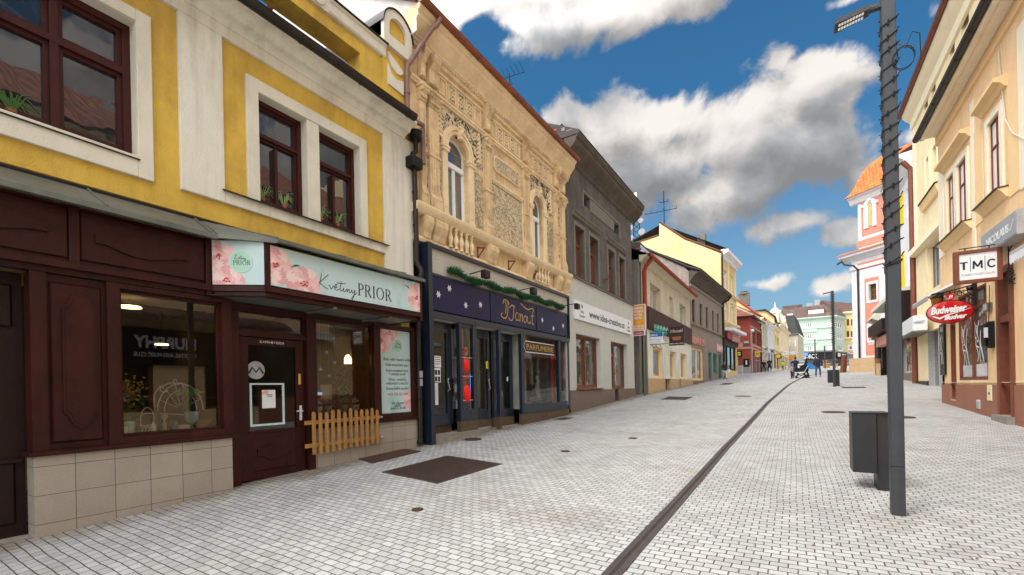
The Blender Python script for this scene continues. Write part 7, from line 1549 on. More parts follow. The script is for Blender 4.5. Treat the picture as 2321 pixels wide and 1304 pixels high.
for lab,x0,y0,x1,y1,y,m_,m2 in(('round yellow hanging sign on a black board, up the left side',1758,802,1771,813,91,'black_gloss','ink_yellow'),('white sign board on the ornate row house',1774,796,1784,804,96.5,'sign_white','cl_grey'),('blue grey sign over the cream house doorway',1731,787,1741,794,76,'cl_grey','ink_blue'),('grey sign over the white house doorway',1745,792,1756,801,83,'cl_grey','ink')):
 f=fr_at(y);a0,a1,h0,h1=f.rect(x0,y0,x1,y1);tt=thing('hanging_sign',lab,'hanging sign',tuple(f.p((a0+a1)/2,0,h0)),'signs far up the left side');build('board',MB(f).box(a0,a1,-.1,0,h0,h1),M[m_],tt)
 if m2=='ink_yellow':build('disc',MB(f).plate([((a0+a1)/2+(a1-a0)*.42*math.cos(k*PI/8),(h0+h1)/2+(h1-h0)*.4*math.sin(k*PI/8))for k in range(16)],.0,.03),M[m2],tt)
 else:build('text_line',MB(f).box(a0+.2,a1-.2,.0,.03,(h0+h1)/2-.1,(h0+h1)/2+.1),M[m2],tt)
GF=Frame(0,150,1,0,0,-1);gx0=GF.hit(1805,760)[0];gx1=GF.hit(1892,760)[0];_,ge=GF.hit(1850,720);gg=ground(10,150)
gx2,gy2=None,158
G2=Frame(0,158,1,0,0,-1);gx2=G2.hit(1914,760)[0];GR=seg_frame((gx1,150),(gx2,158));LG=math.hypot(gx2-gx1,8)
t=thing('green_block','mint green four storey block with a brown roof closing the street','building',(gx1-6,150,gg))
def gw(fr,x0,x1,y0,y1):return fr.rect(x0,y0,x1,y1)
rows=[(731.5,743),(758,769),(785,795.5)]
wf=[];wr=[]
for(y0,y1)in rows:
 wf.append(GF.rect(1825,y0,1845,y1));wf.append(GF.rect(1872,y0-1.2,1886,y1-1.2));a0,a1,h0,h1=wf[-1];wr.append((1.6,LG-1.6,h0,h1))
fsh=gg+3.6
build('wall',MB(GF).sheet(gx0-3,gx1,gg-1,ge,wf+[(gx0+.5,gx1-.2,gg+.1,fsh-.4)],0,.3).box(gx0-3,gx1,-12,-.32,gg-1,ge-.02),M['mint'],t)
build('wall',MB(GR).sheet(0,LG,gg-1,ge,wr+[(.3,LG-.3,gg+.1,fsh-.4)],.02,.3).box(0,LG,-7,-.34,gg-1,ge-.02),M['mint'],t)
for q in wf:window(t,GF,*q,-.25,M['white_paint'],M['pane_far'],(.25,.5,.75),(),.16,.1)
for q in wr:window(t,GR,*q,-.25,M['white_paint'],M['pane_far'],(.33,.66),(),.16,.1)
mb=MB(GF)
for(y0,y1)in rows:
 _,hh=GF.hit(1835,y1+2);mb.prism([(0,hh-.15),(.25,hh-.1),(.25,hh+.05),(0,hh+.08)],gx0-1,gx1);_,h2=GF.hit(1835,y1+10);mb.box(gx0-1,GF.hit(1852,760)[0],0,.16,h2,hh-.15)
mb.prism([(0,ge-.5),(.3,ge-.4),(.7,ge-.1),(.7,ge+.15),(0,ge+.2)],gx0-3,gx1+.6);build('sill_bands',mb,M['mint_trim'],t)
mb=MB(GR);mb.prism([(0,ge-.5),(.3,ge-.4),(.7,ge-.1),(.7,ge+.15),(0,ge+.2)],-.3,LG+.4);build('cornice',mb,M['mint_trim'],t)
_,rt=GF.hit(1868,689,-6)
mb=MB(GF);a_=GF.hit(1868,689,-6)[0]
mb.poly3([(gx0-12,.6,ge+.15),(gx1+.5,.6,ge+.15),(a_,-7,rt),(gx0-12,-7,rt-.8)]);mb.poly3([(gx1+.5,.6,ge+.15),(gx2+.6,-8,ge+.15),(a_+4,-14,rt-.3),(a_,-7,rt)]);mb.poly3([(gx0-12,-7,rt-.8),(a_,-7,rt),(a_+4,-14,rt-.3),(gx0-12,-15,ge)]);build('roof',mb,M['tile_far'],t,recalc=False)
a0,a1,h0,h1=GF.rect(1832,704,1867,714,-1.5);dq=build('roof_dormer',MB(GF).box(a0-.3,a1+.3,-5,-1.5,h0-.4,h1+.3),M['brown_wood'],t);build('dormer_windows',MB(GF).box(a0,a1,-1.49,-1.42,h0,h1),M['pane_pale'],dq)
a0,a1,h0,h1=GF.rect(1812,706,1815.5,716,-1);mb=MB(GF);a0,a1,h0,h1=GF.rect(1774,698,1800,706,-10);mb.box(a0,a0+5,-12,-10,h0-1,h1+.5);build('roof_house',mb,M['tile_far'],t)
mb=MB(GF);a0,a1,h0,h1=GF.rect(1846,680,1858,690,-7.5);mb.box(a0,a1,-9,-7.5,h0-2,h1);a0,a1,h0,h1=GF.rect(1828,688,1842,694,-9);mb.box(a0,a1,-10,-9,h0-2,h1);build('chimney',mb,M['cl_grey'],t)
build('awning_roof',MB(GF).prism([(0,fsh+.9),(1.2,fsh+.55),(1.2,fsh+.4),(0,fsh+.5)],gx0-1,gx1+.5),M['grey_metal'],t)
build('shop_glazing',MB(GF).box(gx0+.5,gx1-.2,-.25,-.2,gg,fsh-.4),M['pane_shop'],t);build('shop_glazing',MB(GR).box(.3,LG-.3,-.25,-.2,gg,fsh-.4),M['pane_shop'],t)
t=thing('fascia_sign','black fascia sign with large white letters across the front of the green block','shop sign',tuple(GF.p(gx0+8,.4,fsh)))
a0,a1,h0,h1=GF.rect(1820,801,1892,812.5,.5);build('board',MB(GF).box(a0,a1,.3,.5,h0,h1),M['black_gloss'],t);b0,b1,g0_,g1_=GF.rect(1821,802,1853,810.5,.5);text(t,GF,'SORCK',(b0+b1)/2,h0+.25,(h1-h0)*.95,.52,M['ink_white'],b1-b0,bold=.03,ext=.02)
t=thing('fascia_sign','shorter black fascia sign with white letters round the corner of the green block','shop sign',tuple(GR.p(2,.4,fsh)))
build('board',MB(GR).box(.0,LG,.3,.5,h0,h1),M['black_gloss'],t);text(t,GR,'SORCK',LG*.68,h0+.4,(h1-h0)*.7,.52,M['ink_white'],LG*.45,bold=.02,ext=.02);build('white_block',MB(GR).box(.5,LG*.3,.5,.53,h0+.5,h1-.4),M['ink_white'],t)
t=thing('blue_sign','bright blue panel beside the black fascia sign at the end of the street','sign',tuple(GF.p(gx0+1,.6,fsh)));a0,a1,h0,h1=GF.rect(1820,798,1832,806,.6);build('board',MB(GF).box(a0,a1,.52,.65,h0,h1),M['glow_blue'],t);build('text_line',MB(GF).box(a0+.2,a1-.2,.65,.67,h0+.4,h0+.8),M['ink_white'],t)
YF=Frame(0,162,1,0,0,-1);y0_=YF.hit(1913,760)[0];y1_=YF.hit(1945,760)[0]+6;_,ye=YF.hit(1925,709);yg=ground(20,162)
t=thing('yellow_block','pale yellow block with a rust brown roof right of the green block','building',(y0_+3,162,yg))
hw=[YF.rect(x0,y0,x1,y1)for y0,y1 in((724,738),(751,764))for x0,x1 in((1919,1925),(1928.5,1932.5),(1936.5,1940))]+[YF.rect(1923,780,1942,793)]
build('wall',MB(YF).sheet(y0_,y1_,yg-1,ye,hw,0,.3).box(y0_,y1_,-12,-.32,yg-1,ye),M['house_yellow'],t)
for q in hw:window(t,YF,*q,-.25,M['white_paint']if q[3]<yg+9 else M['brown_wood'],M['pane_far'],(.5,),(.7,),.16,.1)
mb=MB(YF);mb.prism([(0,ye-.3),(.6,ye-.1),(.6,ye+.3),(0,ye+.3)],y0_-.2,y1_);_,h_=YF.hit(1925,768);mb.prism([(0,h_),(.4,h_),(.4,h_+.3),(0,h_+.3)],y0_,y1_);build('cornice',mb,M['butter_trim'],t)
ap,az_=YF.hit(1862,681,-8);ap2,az2=YF.hit(1908,686,-8);mb=MB(YF)
mb.poly3([(y0_-.3,.6,ye+.3),(y1_,.6,ye+.3),(y1_,-8,az2-1.5),(ap2,-8,az2),(ap,-8,az_)]);mb.poly3([(y0_-.3,.6,ye+.3),(ap,-8,az_),(ap-4,-16,ye)]);mb.poly3([(ap,-8,az_),(ap2,-8,az2),(y1_,-8,az2-1.5),(y1_,-16,ye),(ap-4,-16,ye)]);build('roof',mb,M['tile_brown'],t,recalc=False)
mb=MB(YF)
for px in(1880,1904,1932):a,z=YF.hit(px,684,-8);mb.box(a-.8,a+.8,-9,-8,z-3,z-.1 if px<1930 else z-2.5)
build('chimney',mb,M['grey_trim'],t)
tt=thing('fascia_sign','red and white fascia sign on the yellow block','shop sign',tuple(YF.p(y0_+4,.3,yg+4)));a0,a1,h0,h1=YF.rect(1924,796,1943,805,.3);build('board',MB(YF).box(a0,a1,.2,.35,h0,h1),M['ink_red'],tt);text(tt,YF,'MODA',(a0+a1)/2-.3,h0+.35,1.1,.37,M['ink_white'],1.9,bold=.03)
build('shop_glazing',MB(YF).box(y0_+.3,y1_,.02,.05,yg,yg+4.0),M['pane_dark'],t)
tt=thing('pennant','white and blue triangular pennant beside the church','flag',tuple(fr_at(95).p(0,0,8)));f=fr_at(95);P=[f.hit(1930,773),f.hit(1940,762),f.hit(1943,778)];build('cloth',MB(f).plate(P,-.02,.02),M['sign_white'],tt);build('stripe',MB(f).ribbon([f.hit(1936,769.5),f.hit(1942,776)],.2,.022),M['ink_blue'],tt,recalc=False)
CO=(5.0,55.9);CH=Frame(CO[0],CO[1],.743,-.669,-.669,-.743)
def ch(px,py,d=0):return CH.hit(px,py,d)
gch=ground(5,55);z=lambda py,px=1950,d=0:ch(px,py,d)[1]
t=thing('church','pink and white baroque church with orange tiled curved roof behind the near lamp post','church',(CO[0],CO[1],gch))
aL=ch(1938,700)[0];aL2=ch(1936,560)[0]
A_R=9.0
eave=z(447,1945);cor=z(578,1945)
low=[ch(1964,0)[0]]
wl0,wl1,wlb,wlt=CH.rect(1971,642,1988,680);wm0,wm1,wmb,wmt=CH.rect(1971,776+0,1988,0)if 0 else CH.rect(1971,742,1988,770)
w_low=CH.rect(1969.5,642,1987.5,683);
p1=(ch(1969.5,660)[0],ch(1987.5,660)[0],z(682,1972),z(642,1985));p2=(ch(1971,760)[0],ch(1987.5,760)[0],z(772,1975),z(739,1985))
build('wall',MB(CH).sheet(0,A_R,gch-1,cor,[p1,p2],0,.35).box(0,A_R,-9,-.37,gch-1,cor),M['white_wall'],t)
for q in(p1,p2):window(t,CH,*q,-.3,M['brown_wood'],M['pane_dark'],(.5,),(.33,.66),.10,.08)
mb=MB(CH)
def strip_(px0,px1,py0,py1,d0=0,d1=.03):a0,a1=ch(px0,(py0+py1)/2)[0],ch(px1,(py0+py1)/2)[0];mb.box(a0,a1,d0,d1,z(py1,px0),z(py0,px0))
pa0,pa1=ch(1961,700)[0],ch(1993,700)[0]
for(h0,h1)in((z(726,1964),z(690,1964)),(z(806,1964),z(782,1964))):mb.box(pa0,pa1,0,.03,h0,h1)
mb.box(pa0,p1[0]-.2,0,.03,z(690,1964),z(640,1964)-.0);mb.box(pa0,pa1,0,.029,z(640,1964),z(632,1964));mb.box(p1[1]+.15,pa1,0,.028,z(690,1964),z(640,1964))
mb.box(pa0,p1[0]-.2,0,.03,z(782,1964),z(726,1964));mb.box(p1[1]+.15,pa1,0,.028,z(782,1964),z(726,1964));mb.box(ch(1944,600)[0],A_R,0,.03,z(612,1950),z(597,1950))
build('pink_panels',mb,M['pink_wall'],t)
mb=MB(CH)
for q in(p1,p2):mb.box(q[0]-.2,q[0],.0,.07,q[2]-.2,q[3]+.2).box(q[1],q[1]+.15,0,.07,q[2]-.2,q[3]+.2).box(q[0],q[1],0,.07,q[3],q[3]+.2).box(q[0],q[1],0,.069,q[2]-.2,q[2])
mb.prism([(0,cor-1.4),(.12,cor-1.4),(.15,cor-1.1),(0,cor-1.05)],-.1,A_R);mb.prism([(0,cor-.55),(.1,cor-.5),(.25,cor-.35),(.5,cor-.2),(.7,cor-.1),(.7,cor+.12),(0,cor+.15)],-.75,A_R)
build('white_mouldings',mb,M['white_wall'],t)
build('cornice_tiles',MB(CH).prism([(0,cor+.40),(.85,cor+.13),(.85,cor+.20),(0,cor+.52)],-.85,A_R),M['tile_orange'],t)
u0=ch(1937.5,520)[0]+.25
lv=(ch(1961,500)[0],ch(1984,500)[0]);lb_,lt_=z(517,1967),z(465,1967)
build('tower_stage',MB(CH).box(u0,A_R-1,-6,-.1,cor+.1,eave),M['white_wall'],t)
mb=MB(CH);mb.box(ch(1951,500)[0],A_R-1,-.1,-.06,z(536,1955),z(452,1955));mb.box(ch(1941,550)[0],A_R-1,-.1,-.061,z(562,1945),z(547,1945));build('pink_panels',mb,M['pink_wall'],t)
c_,r_v=(lv[0]+lv[1])/2,(lv[1]-lv[0])/2
mb=MB(CH);mb.box(lv[0]-.1,lv[0]+.28,-.06,.06,lb_,lt_).box(lv[1]-.22,lv[1]+.1,-.06,.06,lb_,lt_)
for k in range(12):
 t0,t1=PI*k/12,PI*(k+1)/12;mb.plate([(c_+(r_v-.25)*math.cos(t0),lt_+(r_v-.25)*math.sin(t0)),(c_+(r_v+.1)*math.cos(t0),lt_+(r_v+.1)*math.sin(t0)),(c_+(r_v+.1)*math.cos(t1),lt_+(r_v+.1)*math.sin(t1)),(c_+(r_v-.25)*math.cos(t1),lt_+(r_v-.25)*math.sin(t1))],-.06,.06)
mb.box(lv[0]-.3,lv[0]+.05,-.06,.10,lt_-.1,lt_+.15).box(lv[1]-.05,lv[1]+.3,-.06,.10,lt_-.1,lt_+.15).box(c_-.18,c_+.18,-.06,.14,lt_+r_v-.15,lt_+r_v+.35)
mb.prism([(-.1,eave-.7),(.1,eave-.6),(.3,eave-.2),(.55,eave-.05),(.55,eave+.1),(-.1,eave+.12)],u0-.6,A_R-.6)
build('white_mouldings',mb,M['white_wall'],t)
mb=MB(CH);mb.plate([(c_-r_v+.26,lb_+.1),(c_+r_v-.26,lb_+.1),(c_+r_v-.26,lt_)]+[(c_+(r_v-.26)*math.cos(PI*k/8),lt_+(r_v-.26)*math.sin(PI*k/8))for k in range(9)]+[(c_-r_v+.26,lt_)],-.06,-.04)
h=lb_+.2
while h<lt_+r_v-.3:mb.prism([(-.04,h),(.02,h-.02),(.02,h+.02),(-.04,h+.08)],c_-r_v+.3,c_+r_v-.3);h+=.16
build('louvred_shutter',mb,M['house_yellow'],t)
ox0,ox1,od0,od1=u0-.75,A_R-.2,.7,-6.7;cxm,cdm=(ox0+ox1)/2,(od0+od1)/2
mb=MB(CH);prof=[(1.0,eave+.05),(.93,eave+.35),(.86,eave+.9),(.80,eave+1.6),(.74,eave+2.3),(.64,eave+2.9),(.50,eave+3.4),(.3,eave+3.7),(.02,eave+3.9)]
rings=[]
for k,h in prof:rings.append([mb.pt(cxm+(x-cxm)*k,cdm+(d_-cdm)*k,h)for x,d_ in((ox0,od0),(ox1,od0),(ox1,od1),(ox0,od1))])
for A,B in zip(rings,rings[1:]):
 for k in range(4):mb.face([A[k],A[(k+1)%4],B[(k+1)%4],B[k]])
build('bell_roof',mb,M['tile_orange'],t)
mb=MB(CH);mb.box(-.55,-.02,-8,-3,gch-1,z(604,1930));mb.box(u0-.35,u0,-8,-4,cor,z(455,1930));build('wing_wall',mb,M['white_wall'],t)
mb=MB(CH);h=z(604,1930);mb.prism([(-8,h+.8),(-2.2,h),(-2.2,h+.25),(-8,h+1.2)],-1.4,-.03);h=z(492,1930);mb.prism([(-8,h+1.1),(-3.4,h),(-3.4,h+.2),(-8,h+1.4)],u0-1.5,u0-.02);build('wing_roof',mb,M['tile_orange'],t)
build('pink_wing_panel',MB(CH).box(-.56,-.3,-3.0,-2.97,z(640,1930),z(610,1930)),M['pink_wall'],t)
mb=MB(CH);a_=ch(1948,700)[0];mb.tube([(-1.0,.5,z(594,1930)),(-.4,.75,z(592,1930)),(-.2,.7,z(600,1930)),(a_,.65,z(604,1945)),(a_,.12,z(612,1945)),(a_,.12,gch+.1)],.085,8);build('downpipe',mb,M['gutter_dark'],t)
build('stone_base',MB(CH).slab([(-.25,0),(-.25,.25),(A_R,.25),(A_R,0)],gch-1,z(812,1950)),M['plinth_tan'],t);build('leaning_slab',MB(CH).prism([(.25,gch),(.8,gch),(.45,gch+1.8),(.25,gch+1.8)],-.8,-.5),M['brown_wood'],t)
WR=Frame(6.3,0,0,-1,-1,0)
def wr_(px,py,d=0):return WR.hit(px,py,d)
yA,yB=wr_(2073.5,500)[0],wr_(2026,500)[0]
gx=ground(6.3,40)
t=thing('white_house','white house with mustard yellow strips between its windows, right of the church','building',(6.3,40,gx))
_,evW=wr_(2060,335,.4)
def rw(px0,px1,pyt0,pyb0):a0,h1=wr_(px0,pyt0);a1,h0=wr_(px1,pyb0);return(min(a0,a1),max(a0,a1),min(h0,h1),max(h0,h1))
hw=[]
wa0,wa1=wr_(2055,470)[0],wr_(2066.5,470)[0]
h1t,h1b=wr_(2055,430)[1],wr_(2055,494)[1];h2t,h2b=wr_(2056,570)[1],wr_(2056,638)[1]
hw=[(wa0,wa1,h1b,h1t),(wa0,wa1,h2b,h2t)]
hw+=[(wa0-6.5,wa1-6.5,h1b,h1t),(wa0-6.5,wa1-6.5,h2b,h2t)]
zs=wr_(2075,650)[1]
build('wall',MB(WR).sheet(yB,yA,-1,evW,hw+[(-42,-35.2,-.2+.5,zs-1.4)],0,.3).box(yB,yA,-9,-.32,-1,evW-.02),M['white_wall'],t)
mb=MB(WR);s0,s1=wr_(2037,520)[0],wr_(2049,520)[0]
build('yellow_strip',MB(WR).box(s0,s1,0,.04,wr_(2040,518)[1],wr_(2040,444)[1]),M['yellow_panel'],t);build('yellow_strip',MB(WR).box(s0,s1,0,.04,zs+.1,wr_(2040,580)[1]),M['yellow_panel'],t)
for q in hw:window(t,WR,*q,-.25,M['white_paint'],M['pane_pale'],(.5,),(.7,),.09,.08)
window(t,WR,-42,-35.2,-.2+.5,zs-1.4,-.25,M['cl_grey'],M['pane_shop'],(.5,),(),.12,.1)
mb=MB(WR);mb.prism([(0,evW-.8),(.2,evW-.6),(.5,evW-.15),(.7,evW),(.7,evW+.2),(0,evW+.3)],yB,yA);build('cornice',mb,M['white_wall'],t)
mb=MB(WR);mb.poly3([(yB,.75,evW+.2),(yA,.75,evW+.2),(yA,-4,evW+3),(yB,-4,evW+3)]);build('roof',mb,M['tile_rust'],t,recalc=False)
build('shop_canopy',MB(WR).prism([(0,zs),(1.1,zs-.1),(1.1,zs-.35),(0,zs-.4)],-45,yA+.5),M['cream_trim'],t)
build('canopy_front',MB(WR).box(-40,-34.5,.1,.95,zs-2.2,zs-.4).box(-48,-41,.1,1.0,zs-2.0,zs-1.2),M['dark_wood2'],t)
build('pink_band',MB(WR).box(-47,-34.3,.1,.6,zs-2.9,zs-2.2),M['pink_trim'],t);build('stained_panel',MB(WR).box(-34.6,yA,.02,.3,zs-2.9,zs-1.9),M['plinth_tan'],t)
build('plinth',MB(WR).box(yB,yA,.0,.2,-1,.45),M['grey_trim'],t);build('door_post',MB(WR).box(-35,-34.6,.05,.25,.4,zs-2.9).box(yA-.35,yA-.1,.05,.2,.4,zs-2.9),M['house_beige'],t)
for i,(px0,py0,px1,py1,lab,m_,tx)in enumerate(((2041,728,2051,748,'small dark red sign with a white cross letter just right of the near lamp post','ink_red','X'),)):
 f=fr_at(36);a0,a1,h0,h1=f.rect(px0,py0,px1,py1);a0-=.35;tt=thing('hanging_sign',lab,'hanging sign',tuple(f.p(a1,0,h0)));build('board',MB(f).box(a0,a1,-.1,0,h0,h1),M[m_],tt);text(tt,f,tx,(a0+a1)/2+.1,h0+.17,.5,.01,M['ink_white'],.38,bold=.02)
f=fr_at(46)
for(pts,m_,lab)in(([(1974,722),(2003,690),(2003,706),(1990,727)],'cream_trim','pale sloping canopy half hidden behind the near lamp post, by the church'),([(1985,748),(2005,733),(2005,752),(1986,760)],'pink_trim','faded pink awning half hidden behind the near lamp post')):
 P=[f.hit(*p)for p in pts];tt=thing('awning',lab,'awning',tuple(f.p(P[0][0],0,P[0][1])));build('canopy',MB(f).plate(P,-3,.0),M[m_],tt);build('rod',MB(f).tube([(P[1][0],-.1,P[1][1]),(P[0][0],-.1,P[0][1]-.2)],.03,4),M['iron'],tt)
f=fr_at(48);a0,a1,h0,h1=f.rect(1990,764,2002,846);tt=thing('glazed_shop','dark glazed shop front just left of the near lamp post below the pink awning','shop front',tuple(f.p(a0,0,h0)));build('frame',MB(f).box(a0,a1+2,-2,-.05,h0-.3,h1),M['dark_wood2'],tt);build('pane',MB(f).box(a0+.25,a1-.1,-.04,-.02,h0+.4,h1-.3),M['pane_mid'],tt)
t_=thing('planter_pot','brown pot on a stone block at the church corner','planter',tuple(fr_at(47).p(f.hit(1990,820)[0],0,ground(6,47))));f=fr_at(47);a0,a1,h0,h1=f.rect(1986,810,1996,845);build('block',MB(f).box(a0,a1,-.5,0,ground(6,47)-.1,h0+(h1-h0)*.6),M['plinth_tan'],t_);build('pot',MB(f).lathe((a0+a1)/2,-.25,h0+(h1-h0)*.6,[(.16,0),(.22,.35),(.24,.4)],10),M['terracotta'],t_)
YR=Frame(5.9,0,0,-1,-1,0)
def yr(px,py,d=0):return YR.hit(px,py,d)
ya=yr(2074,500)[0];yb2=-20.6
t=thing('butter_house','butter yellow house with tall plain windows and a hairdresser box sign','building',(5.9,30,ground(5.9,30)))
_,evY=yr(2060,210,.6)
def yrect(px0,px1,pt,pb):a0,ht=yr(px0,pt);a1,_=yr(px1,pt);_,hb=yr(px0,pb);return(a0,a1,hb,ht)
up4=[yrect(2093,2102,188,262)];up4.append(yrect(2110,2119.5,150,225));up4.append((up4[1][0]+3.0,up4[1][1]+3.0,*up4[0][2:]));up4.append((up4[1][0]+4.6,up4[1][1]+4.8,*up4[0][2:]))
up4=[(q[0],q[1],up4[0][2],up4[0][3])for q in up4]
mid=[yrect(2098,2106.5,363,455)];m2=yrect(2112.5,2124.5,335,436);mid.append((m2[0],m2[1],mid[0][2],mid[0][3]));mid.append((m2[1]+2,m2[1]+3.2,mid[0][2],mid[0][3]))
big=yrect(2101,2131,563,664);big=(big[0],big[1]+.3,big[2],big[3])
dr=yrect(2104,2121,752,877)
build('wall',MB(YR).sheet(ya,yb2,-1.2,evY,up4+mid+[big,(dr[0],dr[1]+1.5,-1.2,dr[3])],0,.35).box(ya,yb2,-10,-.37,-1.2,evY-.02),M['butter'],t)
for q in up4+mid:window(t,YR,*q,-.3,M['butter_trim'],M['pane_curtain'],(.5,),(.7,),.07,.06)
window(t,YR,*big,-.3,M['grey_trim'],M['pane_pale'],(.25,.5,.75),(),.07,.08)
mb=MB(YR);mb.prism([(0,evY-.9),(.1,evY-.85),(.15,evY-.5),(.35,evY-.3),(.5,evY-.1),(.5,evY+.05),(0,evY+.1)],ya,yb2)
mb.prism([(0,big[3]+.1),(.30,big[3]+.15),(.30,big[3]+.45),(.0,big[3]+.55)],ya,yb2);mb.box(ya,ya+.5,0,.05,big[3]+.6,evY-.95)
for q in mid:mb.box(q[0]-.12,q[0],0,.04,q[2],q[3]+.15).box(q[1],q[1]+.12,0,.04,q[2],q[3]+.15)
build('mouldings',mb,M['butter_trim'],t)
mb=MB(YR);mb.prism([(0,mid[0][2]-.55),(.12,mid[0][2]-.5),(.22,mid[0][2]-.15),(0,mid[0][2]-.05)],mid[0][0]-.5,mid[1][1]+.5);build('sill',mb,M['peach_deep'],t);build('sill_flashing',MB(YR).prism([(0,mid[0][2]-.04),(.27,mid[0][2]-.14),(.27,mid[0][2]-.10),(0,mid[0][2]-.0)],mid[0][0]-.55,mid[1][1]+.55),M['gutter_dark'],t)
build('gutter',gutter(MB(YR),.60,evY+.05,ya-.1,yb2,.11,2.5),M['brown_wood_r'],t,smooth=True)
mb=MB(YR);mb.poly3([(ya,.55,evY+.1),(yb2,.55,evY+.1),(yb2,-5,evY+3.6),(ya,-5,evY+3.6)]);build('roof',mb,M['tile_rust'],t,recalc=False)
build('downpipe',MB(YR).tube([(ya-.15,.45,evY-2.5),(ya-.15,.10,evY-3.0),(ya-.15,.10,-.3)],.14,8),M['brown_wood_r'],t)
build('plinth',MB(YR).box(ya,dr[0]-.1,.0,.06,-1.2,-.05),M['charcoal'],t)
mb=MB(YR);q=dr;mb.box(q[0],q[0]+.18,-.28,.02,-.9,q[3]).box(q[1]-.1,q[1],-.28,-.1,-.9,q[3]);build('door_frame',mb,M['cl_grey'],t);build('door_glass',MB(YR).box(q[0]+.18,q[1]+1.5,-.25,-.2,-.9,q[3]),M['pane_shop'],t)
hb=thing('box_sign','rounded white light box sign with dark and blue letters over a doorway','shop sign',tuple(YR.p(q[0],.4,3)));
f=fr_at(30.0);a0,a1,h0,h1=f.rect(2069,716,2102,752)
build('box',MB(f).slab([(a0,-.1),(a0+.03,.0),(a0+.1,.05),(a1,.05),(5.88,-2.2),(5.88,-3.4),(a0+.1,-3.3)],h0+.09,h1),M['sign_white'],hb)
build('metal_rim',MB(f).slab([(a0-.03,-.1),(a0,.03),(a0+.09,.08),(a1+.03,.08),(5.88,-2.15),(5.88,-3.5),(a0+.08,-3.4)],h0,h0+.085),M['grey_metal'],hb)
h_a=f.hit(2076.5,735);h_b=f.hit(2089,735);text(hb,f,'HAIR',h_a[0],h0+.42,.20,.056,M['ink'],.20,bold=.0);text(hb,f,'ART',h_b[0],h0+.42,.22,.056,M['ink_blue'],.22,bold=.002)
OR=Frame(4.2,0,0,-1,-1,0)
def orr(px,py,d=0):return OR.hit(px,py,d)
oc=orr(2131,600)[0]
oh=thing('orange_house','peach and cream house with the music club downstairs, nearest on the right','building',(4.2,16,ground(4.2,16)))
_,evO=orr(2088,300,.5)
def orect(px0,px1,pt,pb):a0,ht=orr(px0,pt);a1,_=orr(px1,pt);_,hb=orr(px0,pb);return(a0,a1,hb,ht)
wA=orect(2241,2269,262,447);wB1=orect(2148,2164.5,408,548);wB2=orect(2171,2193,375,519)
wt,wb_=wB1[3],wB1[2]
wA=(wA[0],wA[1],wb_,wt);wB1=(wB1[0],wB1[1],wb_,wt);wB2=(wB2[0],wB2[1],wb_,wt)
more=[(-12.6+k*3.4,-11.8+k*3.4,wb_,wt)for k in range(6)]
sd_=orect(2153.5,2166,747,905);swn=orect(2171,2236,662,866);ent=orect(2261,2297,607,955)
plz=orr(2135,871)[1]
swn=(swn[0],swn[1],plz+.12,orr(2236,640)[1]);sd_=(sd_[0],sd_[1],-.62,swn[3]-.15)
ent=(ent[0],ent[1],-.98,orr(2262,612)[1])
low_h=[swn,sd_,ent,(-12.2,-8.0,-.5,2.2),(-6.5,-2.5,-.5,2.2),(-1.5,2,-.9,2.2)]
build('wall',MB(OR).sheet(oc,6,-2.2,evO,[wA,wB1,wB2]+more+low_h,0,.26).box(oc,6,-9,-.28,2.9,evO-.02).box(oc,oc+.25,-9,-.0,-1.6,2.9).box(-10.3,6,-9,-.28,-2,2.9),M['salmon'],oh)
mb=MB(OR)
zc_=wb_-.75
def field(a0,a1,h0,h1,d=.022):mb.cbox(a0,a1,0,d,h0,h1,.006)
ztop=orr(2131,322)[1]
field(oc+.02,wB1[0]-.45,wb_-.35,wt+.9);field(wB2[1]+.35,wA[0]-1.05,wb_-.9,wt+1.2);field(wA[1]+1.0,6,wb_-.35,wt+1.2)
for q in(wB1,wB2,wA):mb.box(q[0]-.16,q[0]-.001,0,.045,q[2],q[3]+.16).box(q[1]+.001,q[1]+.16,0,.045,q[2],q[3]+.16).box(q[0]-.001,q[1]+.001,0,.045,q[3]+.001,q[3]+.16)
field(oc+.02,6,plz+.05,plz+.06)
build('cream_fields',mb,M['pale_peach'],oh)
mb=MB(OR)
for(a0,a1)in((wB1[0]-.45,wB2[1]+.35),(wA[0]-.4,wA[1]+.4)):
 mb.prism([(0,wt+.34),(.05,wt+.36),(.12,wt+.46),(.24,wt+.50),(.24,wt+.58),(0,wt+.62)],a0,a1);mb.prism([(0,wb_-.26),(.05,wb_-.24),(.14,wb_-.10),(.20,wb_-.06),(.20,wb_-.03),(0,wb_-.02)],a0,a1)
mb.prism([(0,ztop-.02),(.06,ztop),(.06,ztop+.28),(0,ztop+.3)],oc,6)
for(a0,a1)in((wA[0]-1.05,wA[0]-.45),(wA[1]+.42,wA[1]+1.0)):mb.box(a0,a1,0,.018,wb_-.3,wt+.3)
build('peach_mouldings',mb,M['peach_deep'],oh)
mb=MB(OR)
for(a0,a1)in((wB1[0]-.47,wB2[1]+.37),(wA[0]-.42,wA[1]+.42)):mb.prism([(0,wb_-.018),(.245,wb_-.045),(.245,wb_-.02),(0,wb_+.01)],a0,a1)
build('sill_flashing',mb,M['gutter_dark'],oh)
zc0=ztop+.3
mb=MB(OR);mb.prism([(0,zc0),(.07,zc0)]+cove(.08,.26,zc0+.02,zc0+.3*(evO-zc0))+[(.28,zc0+.35*(evO-zc0)),(.28,zc0+.5*(evO-zc0))]+cove(.29,.42,zc0+.52*(evO-zc0),evO-.1)+[(.45,evO-.08),(.45,evO),(0,evO+.03)],oc-.02,6);build('cornice',mb,M['pale_peach'],oh)
build('gutter',gutter(MB(OR),.52,evO+.03,oc-.15,6,.095,1.1),M['gutter_dark'],oh,smooth=True)
